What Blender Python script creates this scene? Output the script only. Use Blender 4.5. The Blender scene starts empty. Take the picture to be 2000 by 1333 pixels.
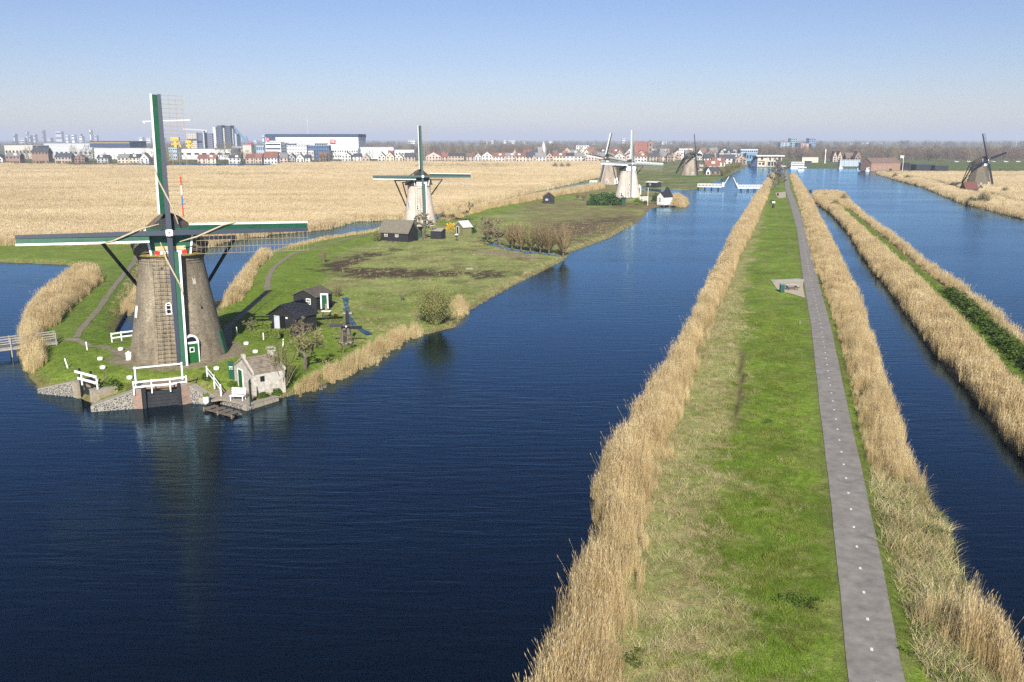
import bpy, bmesh, math, random
import numpy as np
from mathutils import Vector, Matrix

random.seed(11)
rng = np.random.default_rng(11)
R = math.radians
scene = bpy.context.scene
col = scene.collection

# ------------------------------------------------------------------ camera
F, CH = 1750.0, 24.0
PITCH = math.atan2(394.5, F)
cam_d = bpy.data.cameras.new('camera')
cam = bpy.data.objects.new('camera', cam_d)
col.objects.link(cam)
cam.location = (0, 0, CH)
cam.rotation_euler = (math.pi / 2 - PITCH, 0, 0)
cam_d.sensor_width = 36
cam_d.lens = F / 2000 * 36
cam_d.clip_start = 0.5
cam_d.clip_end = 60000
scene.camera = cam

# ------------------------------------------------------------------ sky, sun, exposure
SUN_EL, SUN_ROT = R(31), R(177)
world = bpy.data.worlds.new('World')
scene.world = world
world.use_nodes = True
wn = world.node_tree
bg = wn.nodes['Background']
sky = wn.nodes.new('ShaderNodeTexSky')
sky.sky_type = 'NISHITA'
sky.sun_disc = False
sky.sun_elevation = SUN_EL
sky.sun_rotation = SUN_ROT
sky.altitude = 0
sky.air_density = 1.0
sky.dust_density = 0.25
sky.ozone_density = 4.0
tint = wn.nodes.new('ShaderNodeMix')
tint.data_type = 'RGBA'
tint.blend_type = 'MULTIPLY'
tint.inputs[0].default_value = 1
tint.inputs[7].default_value = (1.03, 0.96, 1.13, 1)
wn.links.new(sky.outputs[0], tint.inputs[6])
wn.links.new(tint.outputs[2], bg.inputs[0])
bg.inputs[1].default_value = 0.054

sun_d = bpy.data.lights.new('sun', 'SUN')
sun = bpy.data.objects.new('sun', sun_d)
col.objects.link(sun)
sun_d.energy = 5.0
sun_d.angle = R(0.5)
sun_d.color = (1.0, 0.95, 0.86)
to_sun = Vector((math.sin(SUN_ROT) * math.cos(SUN_EL), math.cos(SUN_ROT) * math.cos(SUN_EL), math.sin(SUN_EL)))
sun.rotation_euler = to_sun.to_track_quat('Z', 'Y').to_euler()
sun.location = (0, -20, 90)

vs = scene.view_settings
vs.view_transform = 'Standard'
vs.look = 'None'
vs.gamma = 1
vs.exposure = 0.75
vs.use_curve_mapping = False
scene.cycles.max_bounces = 5
scene.cycles.diffuse_bounces = 2
scene.cycles.glossy_bounces = 3
scene.cycles.transparent_max_bounces = 6
scene.cycles.volume_bounces = 0
scene.cycles.use_denoising = False

# ------------------------------------------------------------------ helpers: projection
_c, _s = math.cos(PITCH), math.sin(PITCH)


def at(px, py, z=0.0):
    """ground point seen at a pixel of the 2000 px wide photograph"""
    u, v = px - 1000, py - 666.5
    t = (CH - z) / (v * _c + F * _s)
    return (u * t, (F * _c - v * _s) * t)


def atY(px, py, Y):
    """point at distance Y seen at a pixel"""
    u, v = px - 1000, py - 666.5
    t = Y / (F * _c - v * _s)
    return (u * t, Y, CH - t * (v * _c + F * _s))


def ppm(Y, z=0):
    return F / (Y * _c + (CH - z) * _s)


# ------------------------------------------------------------------ helpers: noise, polygons
_ph = rng.random((64, 3)) * 6.283


def vnoise(x, y, s, k=0):
    """smooth pseudo noise in about -1..1 with feature size s metres"""
    f = 6.283 / (s * 2.2)
    o = 0
    for i in range(5):
        a = i * 2.399 + k * 0.7
        p = _ph[(i * 7 + k * 13) % 64]
        g = f * (1 + 0.31 * i)
        o = o + np.sin((x * math.cos(a) + y * math.sin(a)) * g + p[0] + 1.7 * np.sin((x * math.sin(a + 1) - y * math.cos(a + 1)) * g * 0.53 + p[1]))
    return o / 3.2


def poly_sd(x, y, poly):
    """signed distance to a polygon, positive inside"""
    P = np.array(poly, float)
    Q = np.roll(P, -1, 0)
    x = np.asarray(x, float); y = np.asarray(y, float)
    shp = x.shape
    x = x.ravel(); y = y.ravel()
    d2 = np.full(x.shape, 1e18)
    ins = np.zeros(x.shape, bool)
    for (ax, ay), (bx, by) in zip(P, Q):
        ex, ey = bx - ax, by - ay
        t = np.clip(((x - ax) * ex + (y - ay) * ey) / (ex * ex + ey * ey + 1e-12), 0, 1)
        d2 = np.minimum(d2, (x - ax - t * ex) ** 2 + (y - ay - t * ey) ** 2)
        c = ((ay > y) != (by > y))
        with np.errstate(divide='ignore', invalid='ignore'):
            xi = ax + (y - ay) * ex / (ey if abs(ey) > 1e-12 else 1e-12)
        ins ^= c & (x < xi)
    d = np.sqrt(d2)
    return np.where(ins, d, -d).reshape(shp)


def line_d(x, y, line):
    """distance to a polyline"""
    d2 = np.full(np.shape(x), 1e18)
    for (ax, ay), (bx, by) in zip(line[:-1], line[1:]):
        ex, ey = bx - ax, by - ay
        t = np.clip(((x - ax) * ex + (y - ay) * ey) / (ex * ex + ey * ey + 1e-12), 0, 1)
        d2 = np.minimum(d2, (x - ax - t * ex) ** 2 + (y - ay - t * ey) ** 2)
    return np.sqrt(d2)


def sstep(a, b, v):
    t = np.clip((v - a) / (b - a), 0, 1)
    return t * t * (3 - 2 * t)


# ------------------------------------------------------------------ helpers: materials
MATS = {}


def mat(name, colr, rough=0.85, var=0.0, scale=1.0, metal=0.0, bump=0.0, spec=0.3, rnd=0.0, coord='Object', stretch=None, detail=4):
    """Principled material; var = noise variation of the colour, rnd = variation from object to object"""
    if name in MATS:
        return MATS[name]
    m = bpy.data.materials.new(name)
    m.use_nodes = True
    nt = m.node_tree
    b = nt.nodes['Principled BSDF']
    b.inputs['Roughness'].default_value = rough
    b.inputs['Metallic'].default_value = metal
    b.inputs['Specular IOR Level'].default_value = spec
    rgba = (colr[0], colr[1], colr[2], 1)
    b.inputs['Base Color'].default_value = rgba
    out = None
    if var or bump:
        tc = nt.nodes.new('ShaderNodeTexCoord')
        nz = nt.nodes.new('ShaderNodeTexNoise')
        nz.inputs['Scale'].default_value = scale
        nz.inputs['Detail'].default_value = detail
        nz.inputs['Roughness'].default_value = 0.65
        if stretch:
            mp = nt.nodes.new('ShaderNodeMapping')
            mp.inputs['Scale'].default_value = stretch
            nt.links.new(tc.outputs[coord], mp.inputs[0])
            nt.links.new(mp.outputs[0], nz.inputs['Vector'])
        else:
            nt.links.new(tc.outputs[coord], nz.inputs['Vector'])
        mr = nt.nodes.new('ShaderNodeMapRange')
        mr.inputs[1].default_value = 0.3
        mr.inputs[2].default_value = 0.7
        mr.inputs[3].default_value = 1 - var
        mr.inputs[4].default_value = 1 + var
        nt.links.new(nz.outputs['Fac'], mr.inputs[0])
        mx = nt.nodes.new('ShaderNodeMix')
        mx.data_type = 'RGBA'
        mx.blend_type = 'MULTIPLY'
        mx.inputs[0].default_value = 1
        mx.inputs[6].default_value = rgba
        nt.links.new(mr.outputs[0], mx.inputs[7])
        out = mx.outputs[2]
        if bump:
            bp = nt.nodes.new('ShaderNodeBump')
            bp.inputs['Strength'].default_value = bump
            bp.inputs['Distance'].default_value = 0.05
            nt.links.new(nz.outputs['Fac'], bp.inputs['Height'])
            nt.links.new(bp.outputs[0], b.inputs['Normal'])
    if rnd:
        oi = nt.nodes.new('ShaderNodeObjectInfo')
        mr2 = nt.nodes.new('ShaderNodeMapRange')
        mr2.inputs[3].default_value = 1 - rnd
        mr2.inputs[4].default_value = 1 + rnd
        nt.links.new(oi.outputs['Random'], mr2.inputs[0])
        mx2 = nt.nodes.new('ShaderNodeMix')
        mx2.data_type = 'RGBA'
        mx2.blend_type = 'MULTIPLY'
        mx2.inputs[0].default_value = 1
        if out:
            nt.links.new(out, mx2.inputs[6])
        else:
            mx2.inputs[6].default_value = rgba
        nt.links.new(mr2.outputs[0], mx2.inputs[7])
        out = mx2.outputs[2]
    if out:
        nt.links.new(out, b.inputs['Base Color'])
    MATS[name] = m
    return m


def mat_ground(name, bump=0.6):
    """ground cover: per-vertex colour of what grows there times fine noise"""
    m = bpy.data.materials.new(name)
    m.use_nodes = True
    nt = m.node_tree
    b = nt.nodes['Principled BSDF']
    b.inputs['Roughness'].default_value = 1
    b.inputs['Specular IOR Level'].default_value = 0.1
    a = nt.nodes.new('ShaderNodeAttribute')
    a.attribute_name = 'col'
    tc = nt.nodes.new('ShaderNodeTexCoord')
    prev = a.outputs['Color']
    for sc, v in ((9.0, 0.45), (1.7, 0.35), (0.35, 0.22)):
        nz = nt.nodes.new('ShaderNodeTexNoise')
        nz.inputs['Scale'].default_value = sc
        nz.inputs['Detail'].default_value = 5
        nz.inputs['Roughness'].default_value = 0.7
        nt.links.new(tc.outputs['Object'], nz.inputs['Vector'])
        mr = nt.nodes.new('ShaderNodeMapRange')
        mr.inputs[1].default_value = 0.3
        mr.inputs[2].default_value = 0.7
        mr.inputs[3].default_value = 1 - v
        mr.inputs[4].default_value = 1 + v
        nt.links.new(nz.outputs['Fac'], mr.inputs[0])
        mx = nt.nodes.new('ShaderNodeMix')
        mx.data_type = 'RGBA'
        mx.blend_type = 'MULTIPLY'
        mx.inputs[0].default_value = 1
        nt.links.new(prev, mx.inputs[6])
        nt.links.new(mr.outputs[0], mx.inputs[7])
        prev = mx.outputs[2]
        if sc == 9.0:
            bp = nt.nodes.new('ShaderNodeBump')
            bp.inputs['Strength'].default_value = bump
            bp.inputs['Distance'].default_value = 0.12
            nt.links.new(nz.outputs['Fac'], bp.inputs['Height'])
            nt.links.new(bp.outputs[0], b.inputs['Normal'])
    nt.links.new(prev, b.inputs['Base Color'])
    return m


# ------------------------------------------------------------------ helpers: meshes and objects
class MB:
    """collects shapes; build() links them as one mesh object"""

    def __init__(self):
        self.v, self.f, self.mi = [], [], []
        self.m = 0

    def add(self, vs_, fs):
        n = len(self.v)
        self.v += [tuple(p) for p in vs_]
        self.f += [tuple(i + n for i in f) for f in fs]
        self.mi += [self.m] * len(fs)
        return self

    def box(self, c, s, rz=0.0):
        x, y, z = s[0] / 2, s[1] / 2, s[2] / 2
        ca, sa = math.cos(rz), math.sin(rz)
        pts = []
        for dz in (-z, z):
            for dx, dy in ((-x, -y), (x, -y), (x, y), (-x, y)):
                pts.append((c[0] + dx * ca - dy * sa, c[1] + dx * sa + dy * ca, c[2] + dz))
        return self.add(pts, [(3, 2, 1, 0), (4, 5, 6, 7), (0, 1, 5, 4), (1, 2, 6, 5), (2, 3, 7, 6), (3, 0, 4, 7)])

    def beam(self, p0, p1, w, h, up=(0, 0, 1), w1=None, h1=None):
        p0, p1, up = Vector(p0), Vector(p1), Vector(up)
        d = (p1 - p0).normalized()
        if abs(d.dot(up)) > 0.99:
            up = Vector((0, 1, 0))
        sx = d.cross(up).normalized()
        uz = sx.cross(d)
        w1 = w if w1 is None else w1
        h1 = h if h1 is None else h1
        pts = []
        for p, a, b_ in ((p0, w / 2, h / 2), (p1, w1 / 2, h1 / 2)):
            for i, j in ((-1, -1), (1, -1), (1, 1), (-1, 1)):
                pts.append(p + sx * (i * a) + uz * (j * b_))
        return self.add(pts, [(3, 2, 1, 0), (4, 5, 6, 7), (0, 1, 5, 4), (1, 2, 6, 5), (2, 3, 7, 6), (3, 0, 4, 7)])

    def tube(self, pts, rad, n=6, cap=True):
        pts = [Vector(p) for p in pts]
        if not hasattr(rad, '__len__'):
            rad = [rad] * len(pts)
        base = len(self.v)
        ref = Vector((0.31, 0.22, 0.92))
        for i, p in enumerate(pts):
            d = (pts[min(i + 1, len(pts) - 1)] - pts[max(i - 1, 0)]).normalized()
            a = d.cross(ref if abs(d.dot(ref)) < 0.97 else Vector((1, 0, 0))).normalized()
            b_ = d.cross(a)
            for k in range(n):
                t = 2 * math.pi * k / n
                self.v.append(tuple(p + (a * math.cos(t) + b_ * math.sin(t)) * rad[i]))
        for i in range(len(pts) - 1):
            for k in range(n):
                k2 = (k + 1) % n
                self.f.append((base + i * n + k, base + i * n + k2, base + (i + 1) * n + k2, base + (i + 1) * n + k))
                self.mi.append(self.m)
        if cap:
            self.f.append(tuple(base + k for k in range(n))[::-1]); self.mi.append(self.m)
            self.f.append(tuple(base + (len(pts) - 1) * n + k for k in range(n))); self.mi.append(self.m)
        return self

    def lathe(self, prof, n=32, c=(0, 0, 0), ph=0.0, cap=True):
        """prof = [(r, z), ...] from bottom to top"""
        base = len(self.v)
        for r, z in prof:
            for k in range(n):
                t = 2 * math.pi * k / n + ph
                self.v.append((c[0] + r * math.cos(t), c[1] + r * math.sin(t), c[2] + z))
        for i in range(len(prof) - 1):
            for k in range(n):
                k2 = (k + 1) % n
                self.f.append((base + i * n + k, base + i * n + k2, base + (i + 1) * n + k2, base + (i + 1) * n + k))
                self.mi.append(self.m)
        if cap:
            self.f.append(tuple(base + k for k in range(n))[::-1]); self.mi.append(self.m)
            self.f.append(tuple(base + (len(prof) - 1) * n + k for k in range(n))); self.mi.append(self.m)
        return self

    def prism(self, poly, o, ax, ay, az, depth):
        """polygon in the plane (ax, ay) at o, thickened along az"""
        o, ax, ay, az = Vector(o), Vector(ax), Vector(ay), Vector(az)
        n = len(poly)
        a = [o + ax * p[0] + ay * p[1] for p in poly]
        b_ = [q + az * depth for q in a]
        fs = [tuple(range(n))[::-1], tuple(range(n, 2 * n))]
        for i in range(n):
            j = (i + 1) % n
            fs.append((i, j, n + j, n + i))
        return self.add(a + b_, fs)

    def mesh(self, name, mats, smooth=False):
        me = bpy.data.meshes.new(name)
        me.from_pydata(self.v, [], self.f)
        if not isinstance(mats, (list, tuple)):
            mats = [mats]
        for m in mats:
            me.materials.append(m)
        if len(mats) > 1:
            me.polygons.foreach_set('material_index', self.mi)
        if smooth:
            me.polygons.foreach_set('use_smooth', [True] * len(me.polygons))
        bm = bmesh.new(); bm.from_mesh(me)
        bmesh.ops.recalc_face_normals(bm, faces=bm.faces)
        bm.to_mesh(me); bm.free()
        me.update()
        return me

    def build(self, name, mats, parent=None, smooth=False, loc=(0, 0, 0), rz=0.0):
        o = bpy.data.objects.new(name, self.mesh(name, mats, smooth))
        col.objects.link(o)
        o.location = loc
        o.rotation_euler = (0, 0, rz)
        if parent:
            o.parent = parent
        return o


def tag(o, label=None, cat=None, group=None, kind=None):
    if label: o['label'] = label
    if cat: o['category'] = cat
    if group: o['group'] = group
    if kind: o['kind'] = kind
    return o


def thing(name, label, cat, loc=(0, 0, 0), rz=0.0, group=None):
    o = bpy.data.objects.new(name, None)
    col.objects.link(o)
    o.empty_display_size = 0.3
    o.location = loc
    o.rotation_euler = (0, 0, rz)
    return tag(o, label, cat, group)


def link(name, me, parent=None, loc=(0, 0, 0), rot=(0, 0, 0), scale=(1, 1, 1)):
    o = bpy.data.objects.new(name, me)
    col.objects.link(o)
    o.location = loc; o.rotation_euler = rot; o.scale = scale
    if parent: o.parent = parent
    return o


_kids = {}


def copy_tree(o, parent=None):
    c = o.copy()
    col.objects.link(c)
    c.parent = parent
    for ch in list(o.children):
        copy_tree(ch, c)
    return c


def grid_mesh(name, xs, ys, Z, keep, colr, m, smooth=True):
    """regular grid as mesh; keep = bool per vertex, colr = (ny, nx, 3)"""
    ny, nx = Z.shape
    X, Y = np.meshgrid(xs, ys)
    k = keep[:-1, :-1] | keep[1:, :-1] | keep[:-1, 1:] | keep[1:, 1:]
    idx = np.arange(nx * ny).reshape(ny, nx)
    q = np.stack([idx[:-1, :-1][k], idx[:-1, 1:][k], idx[1:, 1:][k], idx[1:, :-1][k]], 1)
    used = np.unique(q)
    remap = np.zeros(nx * ny, int)
    remap[used] = np.arange(len(used))
    q = remap[q]
    co = np.stack([X.ravel()[used], Y.ravel()[used], Z.ravel()[used]], 1)
    me = bpy.data.meshes.new(name)
    me.vertices.add(len(co)); me.vertices.foreach_set('co', co.astype(np.float32).ravel())
    me.loops.add(q.size); me.loops.foreach_set('vertex_index', q.astype(np.int32).ravel())
    me.polygons.add(len(q)); me.polygons.foreach_set('loop_start', np.arange(0, q.size, 4, dtype=np.int32))
    me.polygons.foreach_set('loop_total', np.full(len(q), 4, np.int32))
    me.update(calc_edges=True)
    me.polygons.foreach_set('use_smooth', np.full(len(q), smooth))
    at_ = me.attributes.new('col', 'FLOAT_COLOR', 'POINT')
    cc = np.ones((len(co), 4), np.float32)
    cc[:, :3] = colr.reshape(-1, 3)[used]
    at_.data.foreach_set('color', cc.ravel())
    me.materials.append(m)
    o = bpy.data.objects.new(name, me)
    col.objects.link(o)
    return o


# ------------------------------------------------------------------ helpers: scattering with geometry nodes (for stuff only)
def scatter(name, protos, pts, rz, scl, label, cat, zsc=None):
    """one object of uncountable plants: instances of a few clumps on points"""
    pc = bpy.data.collections.new(name + '_clumps')
    for p in protos:
        pc.objects.link(p)
    n = len(pts)
    me = bpy.data.meshes.new(name)
    me.vertices.add(n)
    me.vertices.foreach_set('co', np.asarray(pts, np.float32).ravel())
    a = me.attributes.new('rot', 'FLOAT_VECTOR', 'POINT')
    rv = np.zeros((n, 3), np.float32); rv[:, 2] = rz
    a.data.foreach_set('vector', rv.ravel())
    a = me.attributes.new('scl', 'FLOAT_VECTOR', 'POINT')
    sv = np.repeat(np.asarray(scl, np.float32)[:, None], 3, 1)
    if zsc is not None: sv[:, 2] *= zsc
    a.data.foreach_set('vector', sv.ravel())
    a = me.attributes.new('pid', 'INT', 'POINT')
    a.data.foreach_set('value', rng.integers(0, len(protos), n).astype(np.int32))
    o = bpy.data.objects.new(name, me)
    col.objects.link(o)
    ng = bpy.data.node_groups.new(name + '_nodes', 'GeometryNodeTree')
    ng.interface.new_socket('Geometry', in_out='INPUT', socket_type='NodeSocketGeometry')
    ng.interface.new_socket('Geometry', in_out='OUTPUT', socket_type='NodeSocketGeometry')
    N = ng.nodes
    gi, go = N.new('NodeGroupInput'), N.new('NodeGroupOutput')
    ci = N.new('GeometryNodeCollectionInfo')
    ci.inputs['Collection'].default_value = pc
    ci.inputs['Separate Children'].default_value = True
    ci.inputs['Reset Children'].default_value = True
    ip = N.new('GeometryNodeInstanceOnPoints')
    ip.inputs['Pick Instance'].default_value = True

    def na(nm, t):
        q = N.new('GeometryNodeInputNamedAttribute'); q.data_type = t
        q.inputs['Name'].default_value = nm
        return q.outputs['Attribute']
    ng.links.new(gi.outputs[0], ip.inputs['Points'])
    ng.links.new(ci.outputs[0], ip.inputs['Instance'])
    ng.links.new(na('pid', 'INT'), ip.inputs['Instance Index'])
    ng.links.new(na('rot', 'FLOAT_VECTOR'), ip.inputs['Rotation'])
    ng.links.new(na('scl', 'FLOAT_VECTOR'), ip.inputs['Scale'])
    ng.links.new(ip.outputs[0], go.inputs[0])
    md = o.modifiers.new('scatter', 'NODES')
    md.node_group = ng
    return tag(o, label, cat, kind='stuff')

# ================================================================== THE SETTING
# ------------------------------------------------------------------ water
def mat_water():
    m = bpy.data.materials.new('canal_water')
    m.use_nodes = True
    nt = m.node_tree
    N, K = nt.nodes, nt.links
    N.remove(N['Principled BSDF'])
    df = N.new('ShaderNodeBsdfDiffuse'); df.inputs['Color'].default_value = (0.0006, 0.0022, 0.0046, 1)
    gl = N.new('ShaderNodeBsdfGlossy'); gl.inputs['Color'].default_value = (0.54, 0.82, 1.04, 1)
    fr = N.new('ShaderNodeFresnel'); fr.inputs['IOR'].default_value = 1.37
    mx = N.new('ShaderNodeMixShader')
    tc = N.new('ShaderNodeTexCoord')
    # wind patches: calm and ruffled areas
    wp = N.new('ShaderNodeMapping'); wp.inputs['Scale'].default_value = (0.022, 0.05, 1); wp.inputs['Rotation'].default_value = (0, 0, 0.35)
    wn_ = N.new('ShaderNodeTexNoise'); wn_.inputs['Scale'].default_value = 1; wn_.inputs['Detail'].default_value = 3
    K.new(tc.outputs['Object'], wp.inputs[0]); K.new(wp.outputs[0], wn_.inputs['Vector'])
    wr = N.new('ShaderNodeMapRange'); wr.inputs[1].default_value = 0.35; wr.inputs[2].default_value = 0.65; wr.inputs[3].default_value = 0.25; wr.inputs[4].default_value = 1.1
    K.new(wn_.outputs['Fac'], wr.inputs[0])
    rr_ = N.new('ShaderNodeMapRange'); rr_.inputs[3].default_value = 0.05; rr_.inputs[4].default_value = 0.17
    K.new(wr.outputs[0], rr_.inputs[0]); K.new(rr_.outputs[0], gl.inputs['Roughness'])
    last = None
    for (sx, sy, rot, st, dist) in ((0.22, 1.25, 0.40, 0.55, 0.09), (0.9, 3.6, 0.28, 0.42, 0.035), (4.0, 8.0, -0.2, 0.12, 0.012)):
        mp = N.new('ShaderNodeMapping')
        mp.inputs['Scale'].default_value = (sx, sy, 1)
        mp.inputs['Rotation'].default_value = (0, 0, rot)
        nz = N.new('ShaderNodeTexNoise')
        nz.inputs['Scale'].default_value = 1
        nz.inputs['Detail'].default_value = 2
        nz.inputs['Distortion'].default_value = 0.7
        bp = N.new('ShaderNodeBump')
        bp.inputs['Distance'].default_value = dist
        sm = N.new('ShaderNodeMath'); sm.operation = 'MULTIPLY'; sm.inputs[1].default_value = st
        K.new(wr.outputs[0], sm.inputs[0]); K.new(sm.outputs[0], bp.inputs['Strength'])
        K.new(tc.outputs['Object'], mp.inputs[0])
        K.new(mp.outputs[0], nz.inputs['Vector'])
        K.new(nz.outputs['Fac'], bp.inputs['Height'])
        if last: K.new(last, bp.inputs['Normal'])
        last = bp.outputs[0]
    K.new(last, gl.inputs['Normal']); K.new(last, fr.inputs['Normal'])
    K.new(fr.outputs[0], mx.inputs[0]); K.new(df.outputs[0], mx.inputs[1]); K.new(gl.outputs[0], mx.inputs[2])
    K.new(mx.outputs[0], N['Material Output'].inputs['Surface'])
    return m


W = MB()
W.add([(-1500, -300, 0), (1500, -300, 0), (1500, 1100, 0), (-1500, 1100, 0)], [(0, 1, 2, 3)])
tag(W.build('water', mat_water()), 'dark blue rippled water of the canals and the basin', kind='structure')

# ------------------------------------------------------------------ far ground to the horizon
GM = mat_ground('ground_cover')


def pl(pts, z=0.0):
    return [at(p[0], p[1], z) for p in pts]


def cols(X, Y, base, var=0.15, k=0):
    """base colour with broad natural variation"""
    c = np.ones(X.shape + (3,)) * np.array(base)
    n = vnoise(X, Y, 14, k) * 0.6 + vnoise(X, Y, 3.5, k + 3) * 0.4
    return c * (1 + var * n[..., None])


def mixc(c, colr, w):
    w = np.clip(w, 0, 1)[..., None]
    return c * (1 - w) + np.array(colr) * w


GREEN = (0.090, 0.125, 0.018)
GREEN2 = (0.11, 0.15, 0.03)
DRY = (0.31, 0.25, 0.125)
STRAW = (0.34, 0.255, 0.125)
MUD = (0.062, 0.042, 0.026)
OLIVE = (0.12, 0.125, 0.038)

xs = np.linspace(-14000, 14000, 60)
ys = np.concatenate([np.linspace(-300, 880, 3)[:0], np.linspace(886, 2500, 30), np.geomspace(2600, 26000, 24)])
X, Y = np.meshgrid(xs, ys)
c = cols(X, Y, (0.12, 0.13, 0.055), 0.4)
tag(grid_mesh('ground', xs, ys, np.full(X.shape, 0.35), np.ones(X.shape, bool), c, GM), 'flat far polder ground reaching to the horizon', kind='structure')

# ------------------------------------------------------------------ A: the dyke with the cycle path
A_left = pl([(1000, 1420), (1020, 1333), (1085, 1180), (1140, 1050), (1165, 985), (1172, 900), (1202, 840), (1262, 750), (1302, 690), (1347, 620), (1364, 580), (1402, 520), (1440, 440), (1474, 385), (1490, 362), (1500, 348), (1509, 335), (1511, 329)], 1.7)
A_right = pl([(2080, 1420), (2010, 1300), (1900, 1120), (1855, 1000), (1800, 890), (1790, 820), (1755, 740), (1718, 640), (1690, 570), (1640, 480), (1610, 430), (1590, 390), (1566, 355), (1552, 335), (1549, 329)], 1.4)
A_right = [(p[0] - 0.9 * min(1, 150 / p[1]) * float(sstep(50, 72, p[1])), p[1]) for p in A_right]
A_left = [(A_left[0][0] - 2, 14)] + A_left
A_right = [(A_right[0][0] - 4, 14)] + A_right
A_poly = A_left + A_right[::-1]


def xi(line, Y):
    return np.interp(Y, [p[1] for p in line], [p[0] for p in line])


PATH_C = pl([(1718, 1400), (1711, 1333), (1687, 1155), (1654, 945), (1629, 800), (1604, 640), (1582, 540), (1566, 450), (1550, 400), (1538, 367), (1537, 345), (1534.5, 329)], 1.0)
PATH_C = [(PATH_C[0][0] + 0.9, 14)] + PATH_C
REED_IN_L = [(9, 14)] + pl([(1205, 1333), (1240, 1150), (1265, 1000), (1300, 880), (1345, 750), (1380, 650), (1422, 560), (1447, 500), (1482, 430), (1497, 395), (1508, 360), (1513, 345), (1517, 329)], 1.0)
ROUGH_IN_L = [(15, 14)] + pl([(1440, 1333), (1425, 1100), (1415, 920), (1445, 780), (1452, 660), (1452, 590), (1460, 530), (1480, 460), (1497, 395), (1510, 360), (1518, 329)], 1.0)
REED_IN_R0 = [(30, 14)] + pl([(1850, 1333), (1800, 1180), (1745, 1000), (1692, 800), (1665, 700), (1640, 620), (1604, 520), (1580, 440), (1560, 380), (1547, 345), (1543, 329)], 1.0)

REED_IN_R = [(a - 0.7, b_) for a, b_ in REED_IN_R0]


def hA(X, Y):
    sd = poly_sd(X, Y, A_poly) + 0.25 * vnoise(X, Y, 3, 2) + 0.4 * vnoise(X, Y, 9, 93)
    z = np.where(sd < 0, np.maximum(sd * 0.7, -1), 1.0 * (1 - np.exp(-np.maximum(sd, 0) / 1.8)))
    flat = sstep(2.6, 1.5, np.abs(X - xi(PATH_C, Y)))
    z = z + 0.05 * vnoise(X, Y, 4, 5) * (sd > 1) * (1 - flat)
    return np.where(flat > 0, z * (1 - flat) + 0.99 * flat, z), sd


ysA = np.concatenate([np.arange(14, 110, 0.6), np.arange(110, 250, 1.2), np.arange(250, 640, 2.5)])
xsA = np.arange(-6, 175, 0.7)
# sheared grid: columns follow the dyke, so work in an offset coordinate
XO = np.arange(-17, 17.01, 0.5)
XX = XO[None, :] + xi(PATH_C, ysA)[:, None] - 2
YY = np.repeat(ysA[:, None], len(XO), 1)
Z, sd = hA(XX, YY)
c = cols(XX, YY, (0.130, 0.190, 0.024), 0.30, 1)
n1 = vnoise(XX, YY, 2.2, 9); n2 = vnoise(XX, YY, 6, 4)
c = mixc(c, (0.19, 0.185, 0.06), sstep(0.0, 0.8, n1) * 0.6)
edge_n = 1.3 * vnoise(XX, YY, 5, 91) + 0.7 * vnoise(XX, YY, 1.8, 92)
rough = sstep(0.9, -1.2, XX - xi(ROUGH_IN_L, YY) + edge_n)
c = mixc(c, (0.26, 0.26, 0.095), rough * 0.85)
c = mixc(c, DRY, rough * sstep(-0.1, 0.7, n1 + n2 * 0.6) * 0.75)
near_dry = sstep(75, 42, YY) * sstep(0.0, 0.6, n1 + 0.5 * n2) * sstep(3, -4, XX - xi(PATH_C, YY) + 5)
c = mixc(c, DRY, near_dry * 0.7)
rd = sstep(0.5, -0.8, XX - xi(REED_IN_L, YY) + 0.4 * edge_n)
c = mixc(c, (0.20, 0.15, 0.075), rd)
rr = sstep(-0.4, 0.5, XX - xi(REED_IN_R, YY))
c = mixc(c, (0.17, 0.135, 0.065), rr)
trod = np.exp(-((XX - xi(ROUGH_IN_L, YY) - 0.15 * np.sin(YY * 0.9)) / 0.32) ** 2) * sstep(66, 74, YY) * sstep(100, 95, YY)
c = mixc(c, (0.07, 0.045, 0.025), trod * 0.9)
c = mixc(c, (0.13, 0.125, 0.05), sstep(1.75, 1.3, np.abs(XX - xi(PATH_C, YY))) * 0.5)


def curv_mesh(name, XX, YY, Z, keep, colr, m):
    o = grid_mesh(name, np.arange(XX.shape[1]), np.arange(XX.shape[0]), Z, keep, colr, m)
    me = o.data
    co = np.zeros(len(me.vertices) * 3, np.float32)
    me.vertices.foreach_get('co', co)
    co = co.reshape(-1, 3)
    i, j = np.rint(co[:, 0]).astype(int), np.rint(co[:, 1]).astype(int)
    co[:, 0] = XX[j, i]; co[:, 1] = YY[j, i]
    me.vertices.foreach_set('co', co.ravel())
    me.update()
    return o


tag(curv_mesh('dyke', XX, YY, Z, sd > -1.2, c, GM), 'long grassy dyke carrying the cycle path between two canals', kind='structure')


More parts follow.
